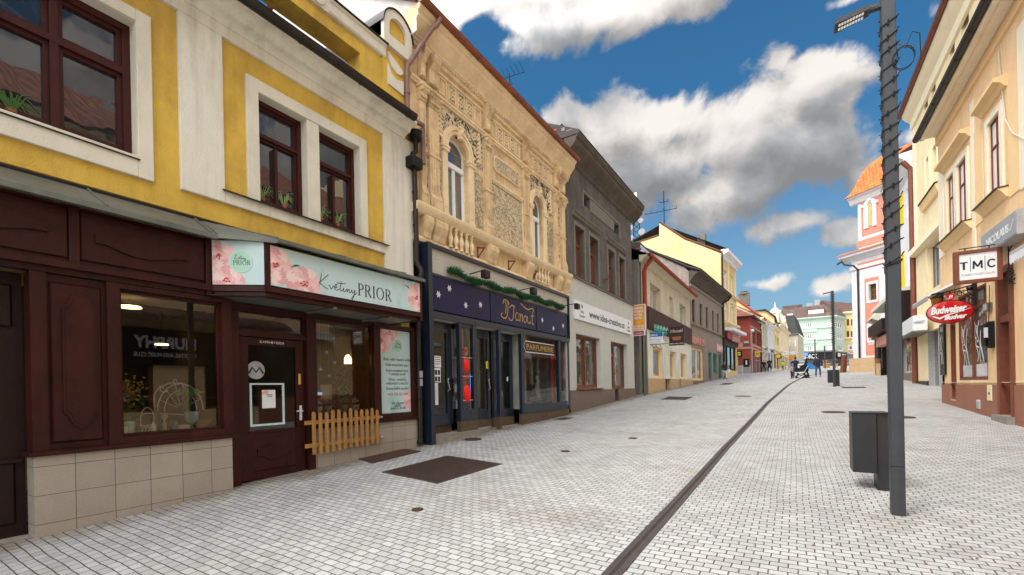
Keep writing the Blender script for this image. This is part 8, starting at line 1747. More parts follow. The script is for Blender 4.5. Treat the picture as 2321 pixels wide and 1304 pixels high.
mb=MB(OR);mb.poly3([(oc-.1,.45,evO+.05),(6,.45,evO+.05),(6,-4.4,evO+3.4),(oc-.1,-4.4,evO+3.4)]);mb.poly3([(oc-.1,-4.4,evO+3.4),(6,-4.4,evO+3.4),(6,-9,evO),(oc-.1,-9,evO)]);build('roof',mb,M['tile_rust'],oh,recalc=False)
for q in(wA,wB1,wB2):window(oh,OR,*q,-.055,M['brown_wood_r'],M['pane_pale'],(.5,),(.66,),.04,.03,.035)
for q in more[:5]:window(oh,OR,*q,-.10,M['brown_wood_r'],M['pane_pale'],(.5,),(.66,),.055,.07,.05,sash=False)
build('plinth',MB(OR).sheet(oc,-10,-2.2,plz,[(sd_[0]-.01,sd_[1]+.01,sd_[2]-.03,plz),(ent[0],ent[1],-2.2,plz)],.03,.06),M['plinth_r'],oh)
window(oh,OR,*swn,-.08,M['brown_wood_r'],M['pane_shop'],(.5,),(.80,),.06,.08,label='brown framed club window with white line drawings')
window(oh,OR,*sd_,-.10,M['brown_wood_r'],M['pane_shop'],(),(.80,),.09,.10)
mb=MB(OR);q=ent;ht_=orr(2262,735)[1]
mb.box(q[0],q[0]+.16,-.3,.05,q[2],q[3]).box(q[1]-.14,q[1],-.3,.05,q[2],q[3]).box(q[0]+.16,q[1]-.14,-.28,.04,q[3]-.14,q[3]).box(q[0]+.16,q[1]-.14,-.28,.03,ht_,ht_+.16)
ef=build('entrance_frame',mb,M['brown_wood_r'],oh)
build('transom_pane',MB(OR).box(q[0]+.16,q[1]-.14,-.12,-.10,ht_+.16,q[3]-.14),M['pane_mid'],ef)
mb=MB(OR);mb.box(q[0]+.16,q[1]-.14,-.34,-.28,q[2]+.14,ht_);mb.cbox(q[0]+.28,q[0]+.55,-.28,-.26,q[2]+.3,q[2]+.9,.01).cbox(q[0]+.28,q[0]+.55,-.28,-.26,q[2]+1.05,ht_-.15,.01);ed=build('entrance_door',mb,M['brown_wood_r'],oh,label='dark red brown panelled entrance door');build('handle',MB(OR).tube([(q[0]+.62,-.28,.12),(q[0]+.62,-.20,.12),(q[0]+.70,-.20,.12)],.014,6),M['silver'],ed)
build('door_step',MB(OR).box(q[0]-.02,q[1]+.02,-.3,.16,-1.6,q[2]+.12),M['stone'],oh)
def scribble(name,label,fr,a,h,w,hh,d,seed,par):
 mb=MB(fr);S=[[(0,1),(.2,.7),(.1,.45),(.35,.2),(.25,0)],[(.5,1),(.3,.8),(.35,.6),(.55,.4),(.5,.2),(.6,0)],[(0,.8),(.1,.9),(.25,.85),(.2,.65),(.05,.6),(0,.8)],[(.2,.5),(.45,.55)],[(.15,.4),(.45,.35)],[(.9,.02),(.55,.45)],[(.8,.9),(.6,.55),(.95,0)]]
 for P in S:mb.ribbon([(a+x*w,h+y*hh)for x,y in smooth_pts(P)],.035,d)
 return build(name,mb,M['ink_white'],par,label,recalc=False)
for o in oh.children:
 if o.get('label')=='brown framed club window with white line drawings':cw=o
wq=(swn[1]-swn[0]);scribble('line_drawing',None,OR,swn[0]+wq*.12,plz+.55,wq*.28,1.15,-.0,1,cw);scribble('line_drawing',None,OR,swn[0]+wq*.60,plz+.6,wq*.30,1.1,-.0,2,cw)
build('curtain_strip',MB(OR).box(swn[0]+.06,swn[1]-.06,-.066,-.063,plz+.18,plz+.55),M['curtain'],cw)
po=thing('menu_board','tall narrow black board with white chalk figure at the far corner of the club','menu board',tuple(OR.p(oc+.5,.05,.8)));a0,h1=orr(2134,737);a1,h0=orr(2147,850);build('board',MB(OR).box(a0,a1,.03,.06,h0,h1),M['black_gloss'],po);scribble('chalk_figure',None,OR,a0+(a1-a0)*.15,h0+.35,(a1-a0)*.7,(h1-h0)*.6,.063,3,po);build('heading',MB(OR).box(a0+.1,a1-.1,.061,.064,h1-.25,h1-.08),M['cl_grey'],po)
t=thing('wall_grille','small silver ventilation grille low in the brown tiled base','grille',tuple(OR.p(-17,.05,-.6)));a0,h1=orr(2218,906);a1,h0=orr(2226,927);build('frame',MB(OR).box(a0,a1,.03,.045,h0,h1),M['silver'],t)
for k in range(5):build('slat',MB(OR).box(a0+.02,a1-.02,.045,.055,h0+.02+k*(h1-h0-.04)/5,h0+.03+k*(h1-h0-.04)/5),M['cl_grey'],t)
t=thing('meter_cover','cream meter cover with a small blue label in the brown tiled base','meter cover',tuple(OR.p(-16.4,.05,-.4)));a0,h1=orr(2243,873);a1,h0=orr(2253,909);build('cover',MB(OR).cbox(a0,a1,.03,.05,h0,h1,.006),M['butter'],t);build('label_strip',MB(OR).box(a0+.08,a1-.08,.05,.053,(h0+h1)/2-.04,(h0+h1)/2+.02),M['ink_blue'],t)
t=thing('wall_display_box','black metal display box beside the entrance on a hanging wire','display box',tuple(OR.p(-16.5,.2,1)));a0,h1=orr(2247,730);a1,h0=orr(2256,788);
f=fr_at(-a1);x0,z1_=f.hit(2231,732);x1,z0_=f.hit(2247,788);build('case',MB(OR).cbox(a0+.02,a1,.0,.12,h0,h1,.01),M['iron'],t);build('cabinet',MB(f).cbox(x0,4.06,-.25,0,z0_+.05,z1_-.03,.02),M['iron'],t);build('glass_front',MB(f).box(x0+.06,4.0,.001,.006,z0_+.25,z1_-.12),M['pane_pale'],t)
mb=MB(OR)
for k in range(7):mb.ball(a1+.02,.10,h0+.05+k*(h1-h0-.1)/6,.022,6)
build('studs',mb,M['iron'],t);build('wire',MB(OR).tube([(a1-.1,.08,h1),(a1-.1,.05,h1+.9)],.008,4),M['cable'],t)
t=thing('junction_box','small grey junction box on the wall below the beer sign bracket','junction box',tuple(OR.p(-16.6,.05,2)));a0,h1=orr(2240,689);a1,h0=orr(2250,703);build('box',MB(OR).cbox(a0,a1,0,.10,h0,h1,.01),M['grey_metal'],t);build('cover',MB(OR).box(a0+.02,a1-.02,.10,.108,h0+.02,h1-.02),M['cl_grey'],t)
yT=14.4;f=fr_at(yT);a0,a1,h0,h1=f.rect(2162,572,2274,634);fw_=.085
t=thing('club_sign','white hanging sign in a brown wooden frame with bold black capitals','hanging sign',tuple(f.p((a0+a1)/2,0,(h0+h1)/2)))
build('frame',MB(f).cbox(a0,a0+fw_,-.12,.0,h0,h1,.006).cbox(a1-fw_,a1,-.12,.0,h0,h1,.006).cbox(a0+fw_,a1-fw_,-.12,-.001,h0,h0+fw_*.9,.006).cbox(a0+fw_,a1-fw_,-.12,-.001,h1-fw_*.9,h1,.006),M['brown_wood_r'],t)
build('panel',MB(f).box(a0+fw_,a1-fw_,-.10,-.03,h0+fw_*.9,h1-fw_*.9),M['sign_white'],t)
cx,wS=(a0+a1)/2,(a1-a0-2*fw_);hc=h0+(h1-h0)*.42
mb=MB(f);Hc=(h1-h0)*.24;bw_=.046*wS;T_=lambda x:cx+x*wS
mb.ribbon([(T_(-.47),hc+Hc-bw_/2),(T_(-.26),hc+Hc-bw_/2)],bw_,-.027);mb.ribbon([(T_(-.365),hc+Hc),(T_(-.365),hc)],bw_*1.5,-.027)
for P in([(-.11,0),(-.10,1)],[(.11,0),(.10,1)],[(-.105,1),(0,.25)],[(.105,1),(0,.25)]):mb.ribbon([(T_(x),hc+y*Hc)for x,y in P],bw_*1.2,-.027)
mb.ribbon([(T_(.37+.10*math.cos(q_)),hc+Hc/2+Hc/2*.92*math.sin(q_))for q_ in[.7+i*(2*PI-1.4)/20 for i in range(21)]],bw_*1.2,-.027)
build('capitals',mb,M['ink'],t,recalc=False)
build('bars',MB(f).box(cx-.20*wS,cx-.185*wS,-.03,-.025,hc-.06,hc+(h1-h0)*.36).box(cx+.185*wS,cx+.20*wS,-.03,-.025,hc-.06,hc+(h1-h0)*.36),M['ink'],t);text(t,f,'TURBO MUSIC CLUB',cx,hc-.14,.062,-.027,M['cl_grey'],wS*.88)
mb=MB(f);mb.tube([(a0+.1,-.06,h1+.06),(a1+.35,-.06,h1+.07),(4.18,-.06,h1+.07)],.012,6)
for x in(a0+.2,a1-.2):mb.tube([(x,-.06,h1),(x,-.06,h1+.06)],.012,5)
mb.tube([(4.1,-.06,h1+.2),(4.1,-.06,h0-.1)],.012,6)
def spiral(cx,cz,r,turns=1.5,s=1,ph=0):return[(cx+s*r*(1-i/26*.75)*math.cos(ph+i/26*turns*2*PI),-.06,cz+r*(1-i/26*.75)*math.sin(ph+i/26*turns*2*PI))for i in range(27)]
mb.tube(spiral(a1+.12,h1+.20,.13,1.4,1,0),.012,5);mb.tube(spiral(a1+.22,h0-.02,.12,1.4,1,1),.012,5);mb.tube(spiral(4.1,h0+.16,.09,1.4,-1,1),.011,5);mb.tube([(a1+.25,-.06,h1+.22),(4.1,-.06,h1-.15)],.011,5);mb.tube([(a1+.05,-.06,h0-.06),(4.1,-.06,h0+.3)],.011,5)
build('iron_bracket',mb,M['iron'],t)
yB_=16.9;f=fr_at(yB_);cxx,czz=f.hit(2153,707);ex,_=f.hit(2208,705);_,ez=f.hit(2153,681);rx,rz=abs(ex-cxx),abs(ez-czz)
t=thing('oval_beer_sign','glossy red oval beer sign with white script on a black iron arm','hanging sign',tuple(f.p(cxx,0,czz)))
mb=MB(f);n=40;tl=.12
def el(k_,d):return[mb.pt(cxx+rx*k_*math.cos(2*PI*i/n),d,czz+rz*k_*math.sin(2*PI*i/n)+tl*0)for i in range(n)]
R_=[el(.92,-.14),el(1,-.12),el(1,-.02),el(.985,.0),el(.93,.006),el(.6,.03)]
for A,B in zip(R_,R_[1:]):
 for k in range(n):mb.face([A[k],A[(k+1)%n],B[(k+1)%n],B[k]])
mb.face(R_[-1]);mb.face(R_[0][::-1]);ob=build('oval',mb,M['red_enamel'],t,smooth=True)
mb=MB(f);mb.ribbon([(cxx+rx*1.0*math.cos(2*PI*i/n),czz+rz*1.0*math.sin(2*PI*i/n))for i in range(n+1)],.02,.004);build('rim',mb,M['dark_wood2'],t,recalc=False)
text(t,f,'Budweiser',cxx-.03,czz-.02,.26,.036,M['ink_white'],rx*1.55,shear=.35,bold=.012,rot=.06);text(t,f,'Budvar',cxx+rx*.22,czz-.20,.17,.034,M['ink_white'],rx*.95,shear=.35,bold=.008,rot=.06)
build('underline',MB(f).ribbon([(cxx-rx*.75,czz-.10),(cxx-rx*.45,czz-.17),(cxx-rx*.1,czz-.08),(cxx+rx*.3,czz-.03),(cxx+rx*.85,czz+.06)],[.02,.05,.03,.02,.006],.035),M['ink_white'],t,recalc=False)
mb=MB(f);mb.plate([(cxx+.02,czz+rz*.98),(cxx-.10,czz+rz+.13),(cxx-.07,czz+rz+.18),(cxx+.11,czz+rz+.18),(cxx+.13,czz+rz+.13),(cxx+.05,czz+rz*.98)],-.10,.01);cr=build('crest',mb,M['red_enamel'],t);text(t,f,'B',cxx+.02,czz+rz+.05,.13,.013,M['ink_white'],.09,shear=.3)
mb=MB(f);zt_=czz+rz+.26;mb.tube([(cxx-rx*.72,-.06,zt_-.06),(cxx,-.06,zt_),(4.18,-.06,zt_+.12)],.018,6);mb.tube([(cxx-rx*.75,-.06,zt_-.06),(cxx-rx*.4,-.06,zt_-.02)],.03,6);mb.tube([(cxx-rx*.5,-.06,zt_-.10),(cxx+.1,-.06,zt_-.04),(4.0,-.06,zt_-.02),(4.16,-.06,zt_-.25)],.013,6)
mb.tube([(cxx+.2,-.06,zt_),(3.9,-.06,zt_-.05),(4.16,-.06,zt_-.32)],.013,6)
for x in(cxx-.2,cxx-.05,cxx+.12,cxx+.3):mb.tube([(x,-.06,zt_-.06),(x,-.06,zt_+.01)],.012,5)
mb.tube([(cxx+.02,-.06,zt_),(cxx+.02,-.06,czz+rz+.1)],.02,5)
mb.box(4.12,4.19,-.12,.0,zt_-.45,zt_+.22);mb.ball(cxx+.42,-.06,zt_+.03,.08,8);mb.tube(spiral(cxx+.22,zt_-.10,.07,1.3,1,1),.012,5);build('iron_arm',mb,M['iron'],t)
lbx=thing('light_box_sign','grey projecting light box with white curved lettering high on the right','shop sign',tuple(OR.p(-13.5,.4,4)))
a0,h1=orr(2223,537,.30);a1,_=orr(2304,463,.30);h0=orr(2304,531,.30)[1]
build('box',MB(OR).cbox(a0,a1,.02,.30,h0,h1,.01),M['cl_grey'],lbx);build('front_panel',MB(OR).box(a0+.03,a1-.03,.30,.306,h0+.03,h1-.03),M['cl_dark'],lbx)
mat('box_front',(.30,.33,.36),.35,.1,3);lbx.children[-1].data.materials[0]=M['box_front']
text(lbx,OR,'NICOLAUS',(a0+a1)/2,(h0+h1)/2-.10,.24,.310,M['ink_white'],(a1-a0)*.62,bold=.006)
build('figure_print',MB(OR).ribbon([(a1-.35,h0+.15),(a1-.25,h1-.3),(a1-.15,h1-.15),(a1-.12,h0+.3)],.03,.31),M['ink_white'],lbx,recalc=False)
mb=MB(OR);q0,hh=orr(2287,583,.42)
aw=thing('entrance_hood','white hood with a scalloped edge at the far right above the club door','awning',tuple(OR.p(q0,.3,hh)))
build('hood',mb.prism([(.0,hh+.22),(.4,hh+.10),(.42,hh+.03),(0,hh+.02)],q0,q0+4),M['cl_grey'],aw)
mb=MB(OR);a=q0
while a<q0+4:mb.plate([(a,hh+.03),(a,hh-.12),(a+.06,hh-.17),(a+.12,hh-.12),(a+.12,hh+.03)],.40,.415);a+=.13
build('scalloped_valance',mb,M['sign_white'],aw)
f=fr_at(19.2);sa=thing('striped_awning','small crumpled white awning behind the oval beer sign','awning',tuple(OR.p(-19.5,.4,2.6)))
P=[(2126,664),(2160,634),(2166,640),(2132,668)];hz=orr(2160,640)[1]
mb=MB(OR);mb.prism([(0,2.95),(.75,2.55),(.75,2.50),(0,2.88)],oc+.15,oc+2.2);build('cloth',mb,M['sign_white'],sa);mb=MB(OR)
for k in range(16):mb.plate([(oc+.15+k*.128,2.52),(oc+.15+k*.128,2.42),(oc+.215+k*.128,2.38),(oc+.278+k*.128,2.42),(oc+.278+k*.128,2.52)],.74,.755)
build('valance',mb,M['cl_grey'],sa)
wlmp=thing('wall_lantern','small grey and orange lantern on the far corner above the beer sign','lantern',tuple(OR.p(oc+.5,.5,2)));xq,zq=fr_at(20.2).hit(2122,684);build('cap',MB(fr_at(20.2)).lathe(xq,0,zq+.1,[(.16,0),(.14,.1),(.03,.16)],10),M['grey_metal'],wlmp);build('body',MB(fr_at(20.2)).lathe(xq,0,zq-.18,[(.10,0),(.14,.27)],10),M['orange_sign'],wlmp);build('arm',MB(fr_at(20.2)).tube([(xq,0,zq+.25),(4.2,-.1,zq+.25)],.015,5),M['iron'],wlmp)
al=thing('alarm_box','small cream alarm box with a printed symbol between the upstairs windows','alarm box',tuple(OR.p(-18.2,.1,5.6)));f=fr_at(18.6);x0,x1,z0_,z1_=f.rect(2170,345,2190,368);build('box',MB(f).cbox(x0,x1,-.12,0,z0_,z1_,.01),M['butter'],al);build('symbol',MB(f).ribbon([((x0+x1)/2-.05,z0_+.08),((x0+x1)/2,z1_-.08),((x0+x1)/2+.05,z0_+.08)],.015,.004),M['ink'],al,recalc=False);build('bracket',MB(f).tube([(x1,-.06,z0_+.03),(4.2,-.06,z0_+.03)],.012,5),M['iron'],al)
P=[orr(2262,-60,.5),orr(2263,60,.48),orr(2270,150,.1),orr(2276,210,.03)]
mb=MB(OR);mb.tube([(orr(2261,-60)[0],.03,orr(2261,-60)[1]),(orr(2263,60)[0],.03,orr(2263,60)[1]),(orr(2270,150)[0],.03,orr(2270,150)[1]),(orr(2277,220)[0],.03,orr(2277,220)[1]),(orr(2283,270)[0],.03,orr(2283,270)[1]),(orr(2300,300)[0],.04,orr(2300,300)[1]),(orr(2335,318)[0],.04,orr(2335,318)[1])],.012,6);single('facade_cable','thin white cable hanging down the peach facade beside the upstairs window','cable',mb,M['wire_white'],tuple(OR.p(-14.5,.03,5)))
mb=MB(OR);VM=Frame(-18.0,0,0,1,1,0)
m0,mh1=VM.hit(292,760);m1,mh0=VM.hit(435,815)
mu=thing('bar_sign','dark bar sign across the street, seen only mirrored in the flower shop window','shop sign',tuple(OR.p(-(m0+m1)/2,.1,1.5)))
build('board',MB(OR).box(-m1-.6,-m0+.6,.02,.10,mh0-.25,mh1+.25),M['black_gloss'],mu)
text(mu,OR,'MURPHY',-(m0+m1)/2,mh0+(mh1-mh0)*.45,(mh1-mh0)*.75,.105,M['ink_white'],(m1-m0),bold=.02);text(mu,OR,'COCKTAIL AND MUSIC CLUB',-(m0+m1)/2,mh0+.02,(mh1-mh0)*.28,.105,M['ink_white'],(m1-m0),bold=.004)
mb=MB(OR)
for q in low_h[3:]:window(oh,OR,*q,-.2,M['brown_wood_r'],M['pane_dark'],(.5,),(),.1,.1,sash=False)
build('tiled_hood',MB(OR).prism([(0,2.95),(.8,2.6),(.8,2.5),(0,2.6)],-11,2),M['tile_brown'],oh)
def skin_mesh(verts,edges,radii,lv=1):
 me=bpy.data.meshes.new('tmp');me.from_pydata(verts,edges,[]);o=bpy.data.objects.new('tmp',me);COL.objects.link(o)
 o.modifiers.new('s','SKIN');sv=me.skin_vertices[0].data
 for i,r in enumerate(radii):
  sv[i].radius=r if isinstance(r,tuple)else(r,r)
  sv[i].use_root=(i==0)
 m=o.modifiers.new('d','SUBSURF');m.levels=lv;m.render_levels=lv
 dg=bpy.context.evaluated_depsgraph_get();dg.update();r=bpy.data.meshes.new_from_object(o.evaluated_get(dg));bpy.data.objects.remove(o)
 for p in r.polygons:p.use_smooth=True
 return r
def person(label,x,y,H,face,legs='stand',arms='down',top='cl_navy',bottom='cl_jeans',shoes='cl_black',hairc='hair',group=None,coat=False,hat=None,long_hair=False,hood=False):
 """face: heading in degrees (0 = looking away up the street, 180 = towards the camera)"""
 z=ground(x,y);t=thing('person',label,'person',(x,y,z),group)
 k=H/1.75;ca,sa=math.cos(math.radians(face)),math.sin(math.radians(face))
 def T(p):X,Y,Z=p[0]*k,p[1]*k,p[2]*k;return(X*ca-Y*sa,X*sa+Y*ca,Z)
 st=.22 if legs=='walk' else 0;w=.10 if legs!='apart' else .15
 lk=[(-.085,.0,.86),(-w,st*.55,.50),(-w,st,.09)];rk=[(.085,0,.86),(w,-st*.25,.50),(w,-st*1.0,.10)]
 A={'down':([(-.20,0,1.40),(-.25,-.02,1.12),(-.25,.08,.88)],[(.20,0,1.40),(.25,-.02,1.12),(.25,.08,.88)]),'photo':([(-.20,0,1.40),(-.27,.18,1.25),(-.08,.34,1.52)],[(.20,0,1.40),(.27,.18,1.25),(.08,.34,1.52)]),'pocket':([(-.20,0,1.40),(-.31,-.08,1.14),(-.19,.10,.98)],[(.20,0,1.40),(.31,-.08,1.14),(.19,.10,.98)]),'push':([(-.19,0,1.40),(-.23,.10,1.15),(-.20,.40,1.06)],[(.19,0,1.40),(.23,.10,1.15),(.20,.40,1.06)]),'read':([(-.20,0,1.40),(-.25,.05,1.14),(-.06,.30,1.18)],[(.20,0,1.40),(.25,.05,1.14),(.06,.30,1.18)])}[arms]
 V=[(0,0,.95),(0,0,1.12),(0,-.01,1.34),(0,0,1.46),(0,.02,1.54),(0,.03,1.60),(0,.035,1.665),(0,.03,1.725)];Rr=[(.115,.09),(.10,.08),(.125,.085),(.055,.055),(.054,.056),(.068,.078),(.076,.092),(.058,.072)]
 E_=[(i,i+1)for i in range(7)]
 def add(c,par,rad):
  p=par
  for q,r in zip(c,rad):V.append(tuple(q));Rr.append(r);E_.append((p,len(V)-1));p=len(V)-1
  return p
 add(lk+[(-w,st+.10,.04)],0,[.075,.050,.038,.033]);add(rk+[(w,-st+.10,.04)],0,[.075,.050,.038,.033])
 add([(0,.135,1.645)],6,[.012]);add([(-.088,.02,1.65)],6,[.018]);add([(.088,.02,1.65)],6,[.018])
 for sg,c in zip((1,-1),A):
  dx=(Vector(c[2])-Vector(c[1])).normalized();side=Vector((1,0,0))if abs(dx.x)<.8 else Vector((0,0,1))
  e=add([c[0],c[1],c[2],Vector(c[2])+dx*.05],2,[.050,.038,.026,.030])
  for f_ in range(4):o=Vector(c[2])+dx*.05+side*(.021*(f_-1.5));ln=(.070,.080,.075,.055)[f_];add([o+dx*ln*.5,o+dx*ln+Vector((0,0,-.012))],e,[.0095,.0085])
  add([Vector(c[2])+dx*.03+side*.045*sg,Vector(c[2])+dx*.07+side*.055*sg],e-1,[.011,.009])
 me=skin_mesh([T(v)for v in V],E_,[(r[0]*k,r[1]*k)if isinstance(r,tuple)else r*k for r in Rr],2);me.materials.append(M['skin']);b=link('body',me,t)
 G=lambda p:(T(p)[0],-T(p)[1],T(p)[2])
 for nm_,ps in(('eye',(-.030,.108,1.672)),('eye',(.030,.108,1.672)),('mouth',(0,.112,1.605))):
  mb=MB(W).ball(*G(ps),.009*k,6,(1.0,1.0,.8)if nm_=='eye' else(1.8,1.8,.5))
  for v in mb.v:v+=t.location
  build(nm_,mb,M['cl_black']if nm_=='eye' else M['cl_burg'],t)
 V=[(0,0,.80),(0,0,.90),(0,0,1.02),(0,-.01,1.20),(0,-.01,1.38),(0,.005,1.47),(0,.01,1.535)];Rr=[(.172,.135),(.178,.138),(.168,.13),(.168,.128),(.180,.122),(.095,.09),(.072,.074)];E_=[(i,i+1)for i in range(6)]
 if coat:V[0]=(0,0,.55);Rr[0]=(.21,.17)
 for c in A:add([c[0],c[1],tuple(Vector(c[1]).lerp(Vector(c[2]),.9))],4,[.082,.066,.046])
 if hood:add([(0,-.03,1.62),(0,-.02,1.70),(0,-.01,1.74)],6,[(.115,.11),(.108,.11),(.06,.07)])
 me=skin_mesh([T(v)for v in V],E_,[(r[0]*k,r[1]*k)if isinstance(r,tuple)else r*k for r in Rr],2);me.materials.append(M[top]);link('jacket',me,t)
 V=[(0,0,1.02),(0,0,.90)];Rr=[(.145,.115),(.155,.125)];E_=[(0,1)]
 for c in(lk,rk):add([(c[0][0]*1.05,c[0][1],.80),c[1],(c[2][0],c[2][1],.10)],1,[.100,.076,.060])
 me=skin_mesh([T(v)for v in V],E_,[(r[0]*k,r[1]*k)if isinstance(r,tuple)else r*k for r in Rr],2);me.materials.append(M[bottom]);link('trousers',me,t)
 for c in(lk,rk):
  q=c[2];me=skin_mesh([T((q[0],q[1]-.05,.05)),T((q[0],q[1]+.04,.05)),T((q[0],q[1]+.15,.035))],[(0,1),(1,2)],[.052*k,.048*k,.038*k]);me.materials.append(M[shoes]);link('shoe',me,t)
 if not hood:
  mb=MB(W).ball(*G((0,-.012,1.685)),.105*k,12,(.88,.88,.92))
  if long_hair:mb.ball(*G((0,-.06,1.56)),.10*k,10,(.9,.55,1.5))
  for v in mb.v:v+=t.location
  build('hair' if not hat else 'cap',mb,M[hairc if not hat else hat],t,smooth=True)
 return t
def px_ground(px,py,s):
 r=ray(px,py);return r.x*s,r.y*s
def put(px,s):r=ray(px,850);return r.x*s,r.y*s
x,y=put(1643,43.9);person('woman in a black jacket over a pale grey dress walking past the five window house',x,y,1.70,195,'walk','down','cl_dark','curtain','cl_black',long_hair=True)
tt=thing('shoulder_bag','white bag hanging at the hip of the walking woman in grey','bag',(x+.32,y,ground(x,y)+.75));zz=ground(x,y);build('bag',MB(W).cbox(x+.24,x+.46,-y-.05,-y+.10,zz+.62,zz+.95,.03),M['sign_white'],tt);build('strap',MB(W).tube([(x+.26,-y,zz+.95),(x+.16,-y,zz+1.4),(x+.42,-y,zz+.95)],.012,5),M['sign_white'],tt)
gx_=put(1650,43.9)[0]
x,y=put(1731.6,62);person('person in a navy jacket, left of three walking together',x,y,1.62,180,'walk','down','cl_navy','cl_dark',group='three people walking together')
x,y=put(1737.2,63.5);person('person in a beige coat, middle of three walking together',x,y,1.60,180,'walk','down','cl_beige','cl_dark',coat=True,hairc='hair_fair',group='three people walking together')
x,y=put(1744.8,61);person('tall person in black with hands together, right of three walking together',x,y,1.80,180,'apart','read','cl_black','cl_black',hat='cl_black',group='three people walking together')
x,y=put(1774.7,86);person('person in a bright yellow high visibility jacket far up the street',x,y,1.72,0,'walk','pocket','cl_hiviz','cl_jeans')
tt=thing('carrier_bag','small white bag beside the person in the yellow jacket','bag',(x+.5,y,ground(x,y)));zz=ground(x+.5,y);build('bag',MB(W).lathe(x+.62,-y,zz+.15,[(.14,0),(.2,.2),(.16,.5),(.05,.6)],8),M['sign_white'],tt)
build('handle',MB(W).tube([(x+.58,-y,zz+.74),(x+.62,-y,zz+.85),(x+.66,-y,zz+.74)],.01,4),M['sign_white'],tt)
S0=39.5
x,y=put(1803.5,S0);person('man in a navy jacket and jeans holding up a phone to take a picture',x,y,1.80,20,'apart','photo','cl_navy','cl_jeans','cl_burg',hat='hair')
ph=thing('phone','dark phone held up by the man in navy','phone',(x,y,1));q=Vector((0,.38*1.03,1.55*1.03));q.rotate(Matrix.Rotation(math.radians(20),3,'Z'));zz=ground(x,y);build('case',MB(W).cbox(x+q.x-.08,x+q.x+.08,-(y+q.y)-.006,-(y+q.y)+.006,zz+q.z-.04,zz+q.z+.05,.003),M['black_gloss'],ph);build('lens',MB(W).ball(x+q.x+.05,-(y+q.y)-.008,zz+q.z+.03,.008,6),M['silver'],ph)
x,y=put(1794.5,S0-.3);person('small child in a grey top and dark trousers beside the man in navy',x,y,1.18,60,'stand','down','cl_grey','cl_burg','cl_burg',hat='cl_black')
x,y=put(1828,S0-.2);person('woman in a black hooded coat pushing the pram',x,y,1.72,95,'walk','push','cl_black','cl_black',coat=True,hood=True)
bx_,by_=put(1837,S0-.4);zz=ground(bx_,by_)
tt=thing('blue_bag','big bright blue shopping bag slung from the shoulder of the woman in black','bag',(bx_,by_,zz+.8));F_=fr_at(by_)
build('bag',MB(F_).plate([(bx_-.30,zz+1.30),(bx_-.05,zz+1.22),(bx_+.28,zz+.95),(bx_+.33,zz+.74),(bx_+.02,zz+.70),(bx_-.16,zz+.90)],-.14,.14),M['cl_blue'],tt,smooth=False);build('strap',MB(F_).tube([(bx_-.28,0,zz+1.28),(bx_-.33,0,zz+1.5),(bx_-.05,0,zz+1.22)],.02,5),M['cl_blue'],tt)
pxx,py_=put(1815.5,S0-.4);zz=ground(pxx,py_);F_=fr_at(py_);pr=thing('pram','black pram with white frame tubes between the man in navy and the woman in black','pram',(pxx,py_,zz))
build('carrycot',MB(F_).plate([(pxx-.42,zz+.55),(pxx+.30,zz+.55),(pxx+.40,zz+.86),(pxx-.46,zz+.86)],-.22,.22),M['cl_black'],pr)
build('hood',MB(F_).plate([(pxx-.02,zz+.86)]+[(pxx+.18+.27*math.cos(PI-PI*k/10),zz+.86+.27*math.sin(PI*k/10))for k in range(11)],-.21,.21),M['cl_black'],pr)
mb=MB(F_)
for d_ in(-.22,.22):mb.tube([(pxx-.30,d_,zz+.13),(pxx+.25,d_,zz+.52),(pxx+.5,d_,zz+1.0)],.018,5);mb.tube([(pxx+.35,d_,zz+.14),(pxx-.30,d_,zz+.50)],.018,5);mb.tube([(pxx-.42,d_,zz+.5),(pxx+.3,d_,zz+.5)],.022,5)
mb.tube([(pxx+.5,-.22,zz+1.0),(pxx+.5,.22,zz+1.0)],.02,5);build('frame',mb,M['sign_white'],pr);build('basket',MB(F_).plate([(pxx-.22,zz+.22),(pxx+.3,zz+.22),(pxx+.32,zz+.42),(pxx-.2,zz+.42)],-.18,.18),M['cl_black'],pr)
for a,d_,r in((-.32,-.2,.11),(-.32,.2,.11),(.38,-.24,.15),(.38,.24,.15)):build('wheel',MB(F_).lathe(pxx+a,d_,zz+r+.0,[(r,-.02),(r+.008,0),(r,.02)],14,'d'),M['cl_black'],pr)
x,y=put(1854.5,39.8);person('man in a navy padded jacket and jeans with hands in pockets, seen from behind',x,y,1.82,0,'apart','pocket','cl_navy','cl_jeans','cl_beige',hat='hair')
x,y=put(1896.5,78);person('dark clothed person far off just right of the second lamp post',x,y,1.7,0,'walk','down','cl_dark','cl_beige')
x,y=put(1917.5,83);person('person in a dark red jacket far off by the yellow block',x,y,1.72,180,'walk','down','cl_red','cl_black')
x,y=put(1932,80);person('person in a pink jacket far off near the church corner',x,y,1.55,180,'stand','push','cl_pink','cl_black')
cxp,cyp=put(1817,78);zz=ground(cxp,cyp);F_=fr_at(cyp);t=thing('parked_car','pale silver car parked far up the street behind the pram','car',(cxp,cyp,zz))
mb=MB(F_);sec=[(-.86,.35),(-.88,.75),(-.84,.95),(-.66,1.02),(.66,1.02),(.84,.95),(.88,.75),(.86,.35)]
mb.plate([(cxp+a,zz+h)for a,h in sec],-3.9,0);mb.plate([(cxp+a,zz+h)for a,h in((-.72,1.02),(-.60,1.42),(-.50,1.48),(.50,1.48),(.60,1.42),(.72,1.02))],-3.2,-.9);build('body',mb,M['silver'],t)
build('windscreen',MB(F_).poly3([(cxp-.62,-.62,zz+1.03),(cxp+.62,-.62,zz+1.03),(cxp+.52,-.88,zz+1.42),(cxp-.52,-.88,zz+1.42)]),M['pane_far'],t)
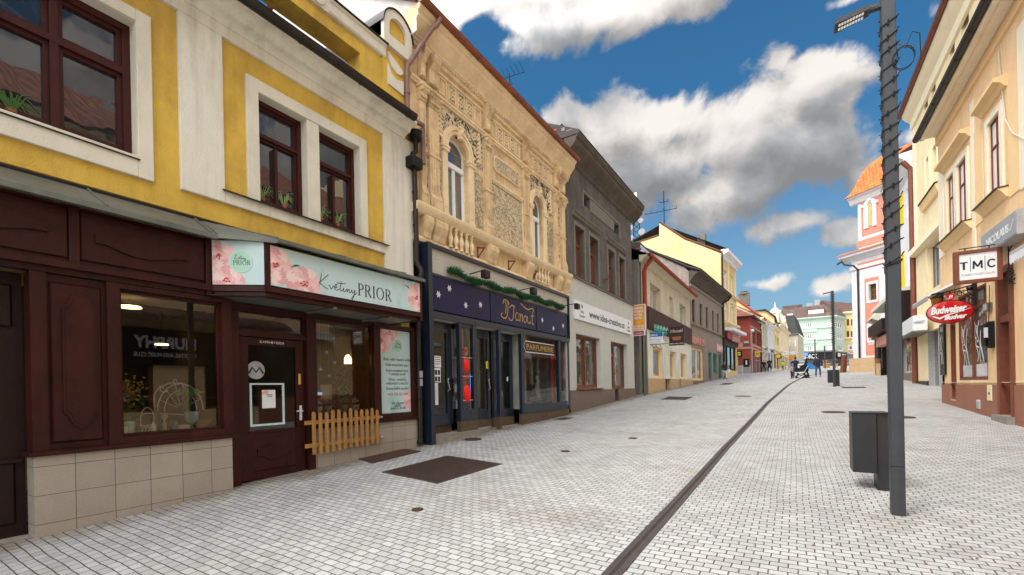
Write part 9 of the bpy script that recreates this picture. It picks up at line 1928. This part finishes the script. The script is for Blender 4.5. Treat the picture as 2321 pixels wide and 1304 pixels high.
for s_ in(-1,1):
 build('headlight',MB(F_).cbox(cxp+s_*.62-.14,cxp+s_*.62+.14,.0,.03,zz+.72,zz+.88,.01),M['sign_white'],t)
 for d_ in(-.7,-3.1):w=build('wheel',MB(F_).lathe(cxp+s_*.78,d_,zz+.31,[(.31,-.1),(.32,0),(.31,.1)],14,'a'),M['cl_black'],t)
build('number_plate',MB(F_).box(cxp-.26,cxp+.26,.001,.015,zz+.48,zz+.58),M['sign_white'],t);build('grille',MB(F_).box(cxp-.4,cxp+.4,.001,.02,zz+.62,zz+.74),M['cl_black'],t)
for px0,px1,pt,pb,s_,lab in((1866,1874,817,836,90,'tall brown timber stall on the square behind the man with hands in pockets'),(1874.5,1881,824,834,92,'low stack of timber crates beside the tall timber stall'),(1936,1945,818,838,70,'dark wheeled cart beside the church corner')):
 x,y=put((px0+px1)/2,s_);zz=ground(x,y);F_=fr_at(y);a0=F_.hit(px0,820)[0];a1=F_.hit(px1,820)[0];ht=F_.hit(px0,pt)[1];cart='cart' in lab
 t=thing('market_stall' if not cart else 'cart',lab,'cart' if cart else 'stall',(x,y,zz));m_=M['cl_dark']if cart else M['picket']
 build('box',MB(F_).cbox(a0,a1,-.9,0,zz+.1,zz+(ht-zz)*.7,.02),m_,t);build('top',MB(F_).prism([(-1.0,ht-.15),(-.4,ht),(.1,ht-.15)],a0-.1,a1+.1),m_,t)
 for a in(a0+.05,a1-.05):build('post',MB(F_).box(a-.05,a+.05,-.05,.02,zz,ht-.1),m_,t)
f=fr_at(60.5);a0,a1,h0,h1=f.rect(1671,832,1684,850);zz=ground(a0,60.5)
t=thing('steel_barrier','low steel crowd barrier in front of the red house doorway','barrier',(a0,60.5,zz));mb=MB(f);mb.tube([(a0,0,zz+.05),(a0,0,zz+1),(a1,0,zz+1),(a1,0,zz+.05)],.03,5)
for k in range(8):a=a0+(a1-a0)*(k+.5)/8;mb.tube([(a,0,zz+.2),(a,0,zz+1)],.015,4)
build('frame',mb,M['silver'],t);build('foot',MB(f).tube([(a0,-.3,zz+.03),(a0,.3,zz+.03)],.03,4).tube([(a1,-.3,zz+.03),(a1,.3,zz+.03)],.03,4),M['silver'],t)
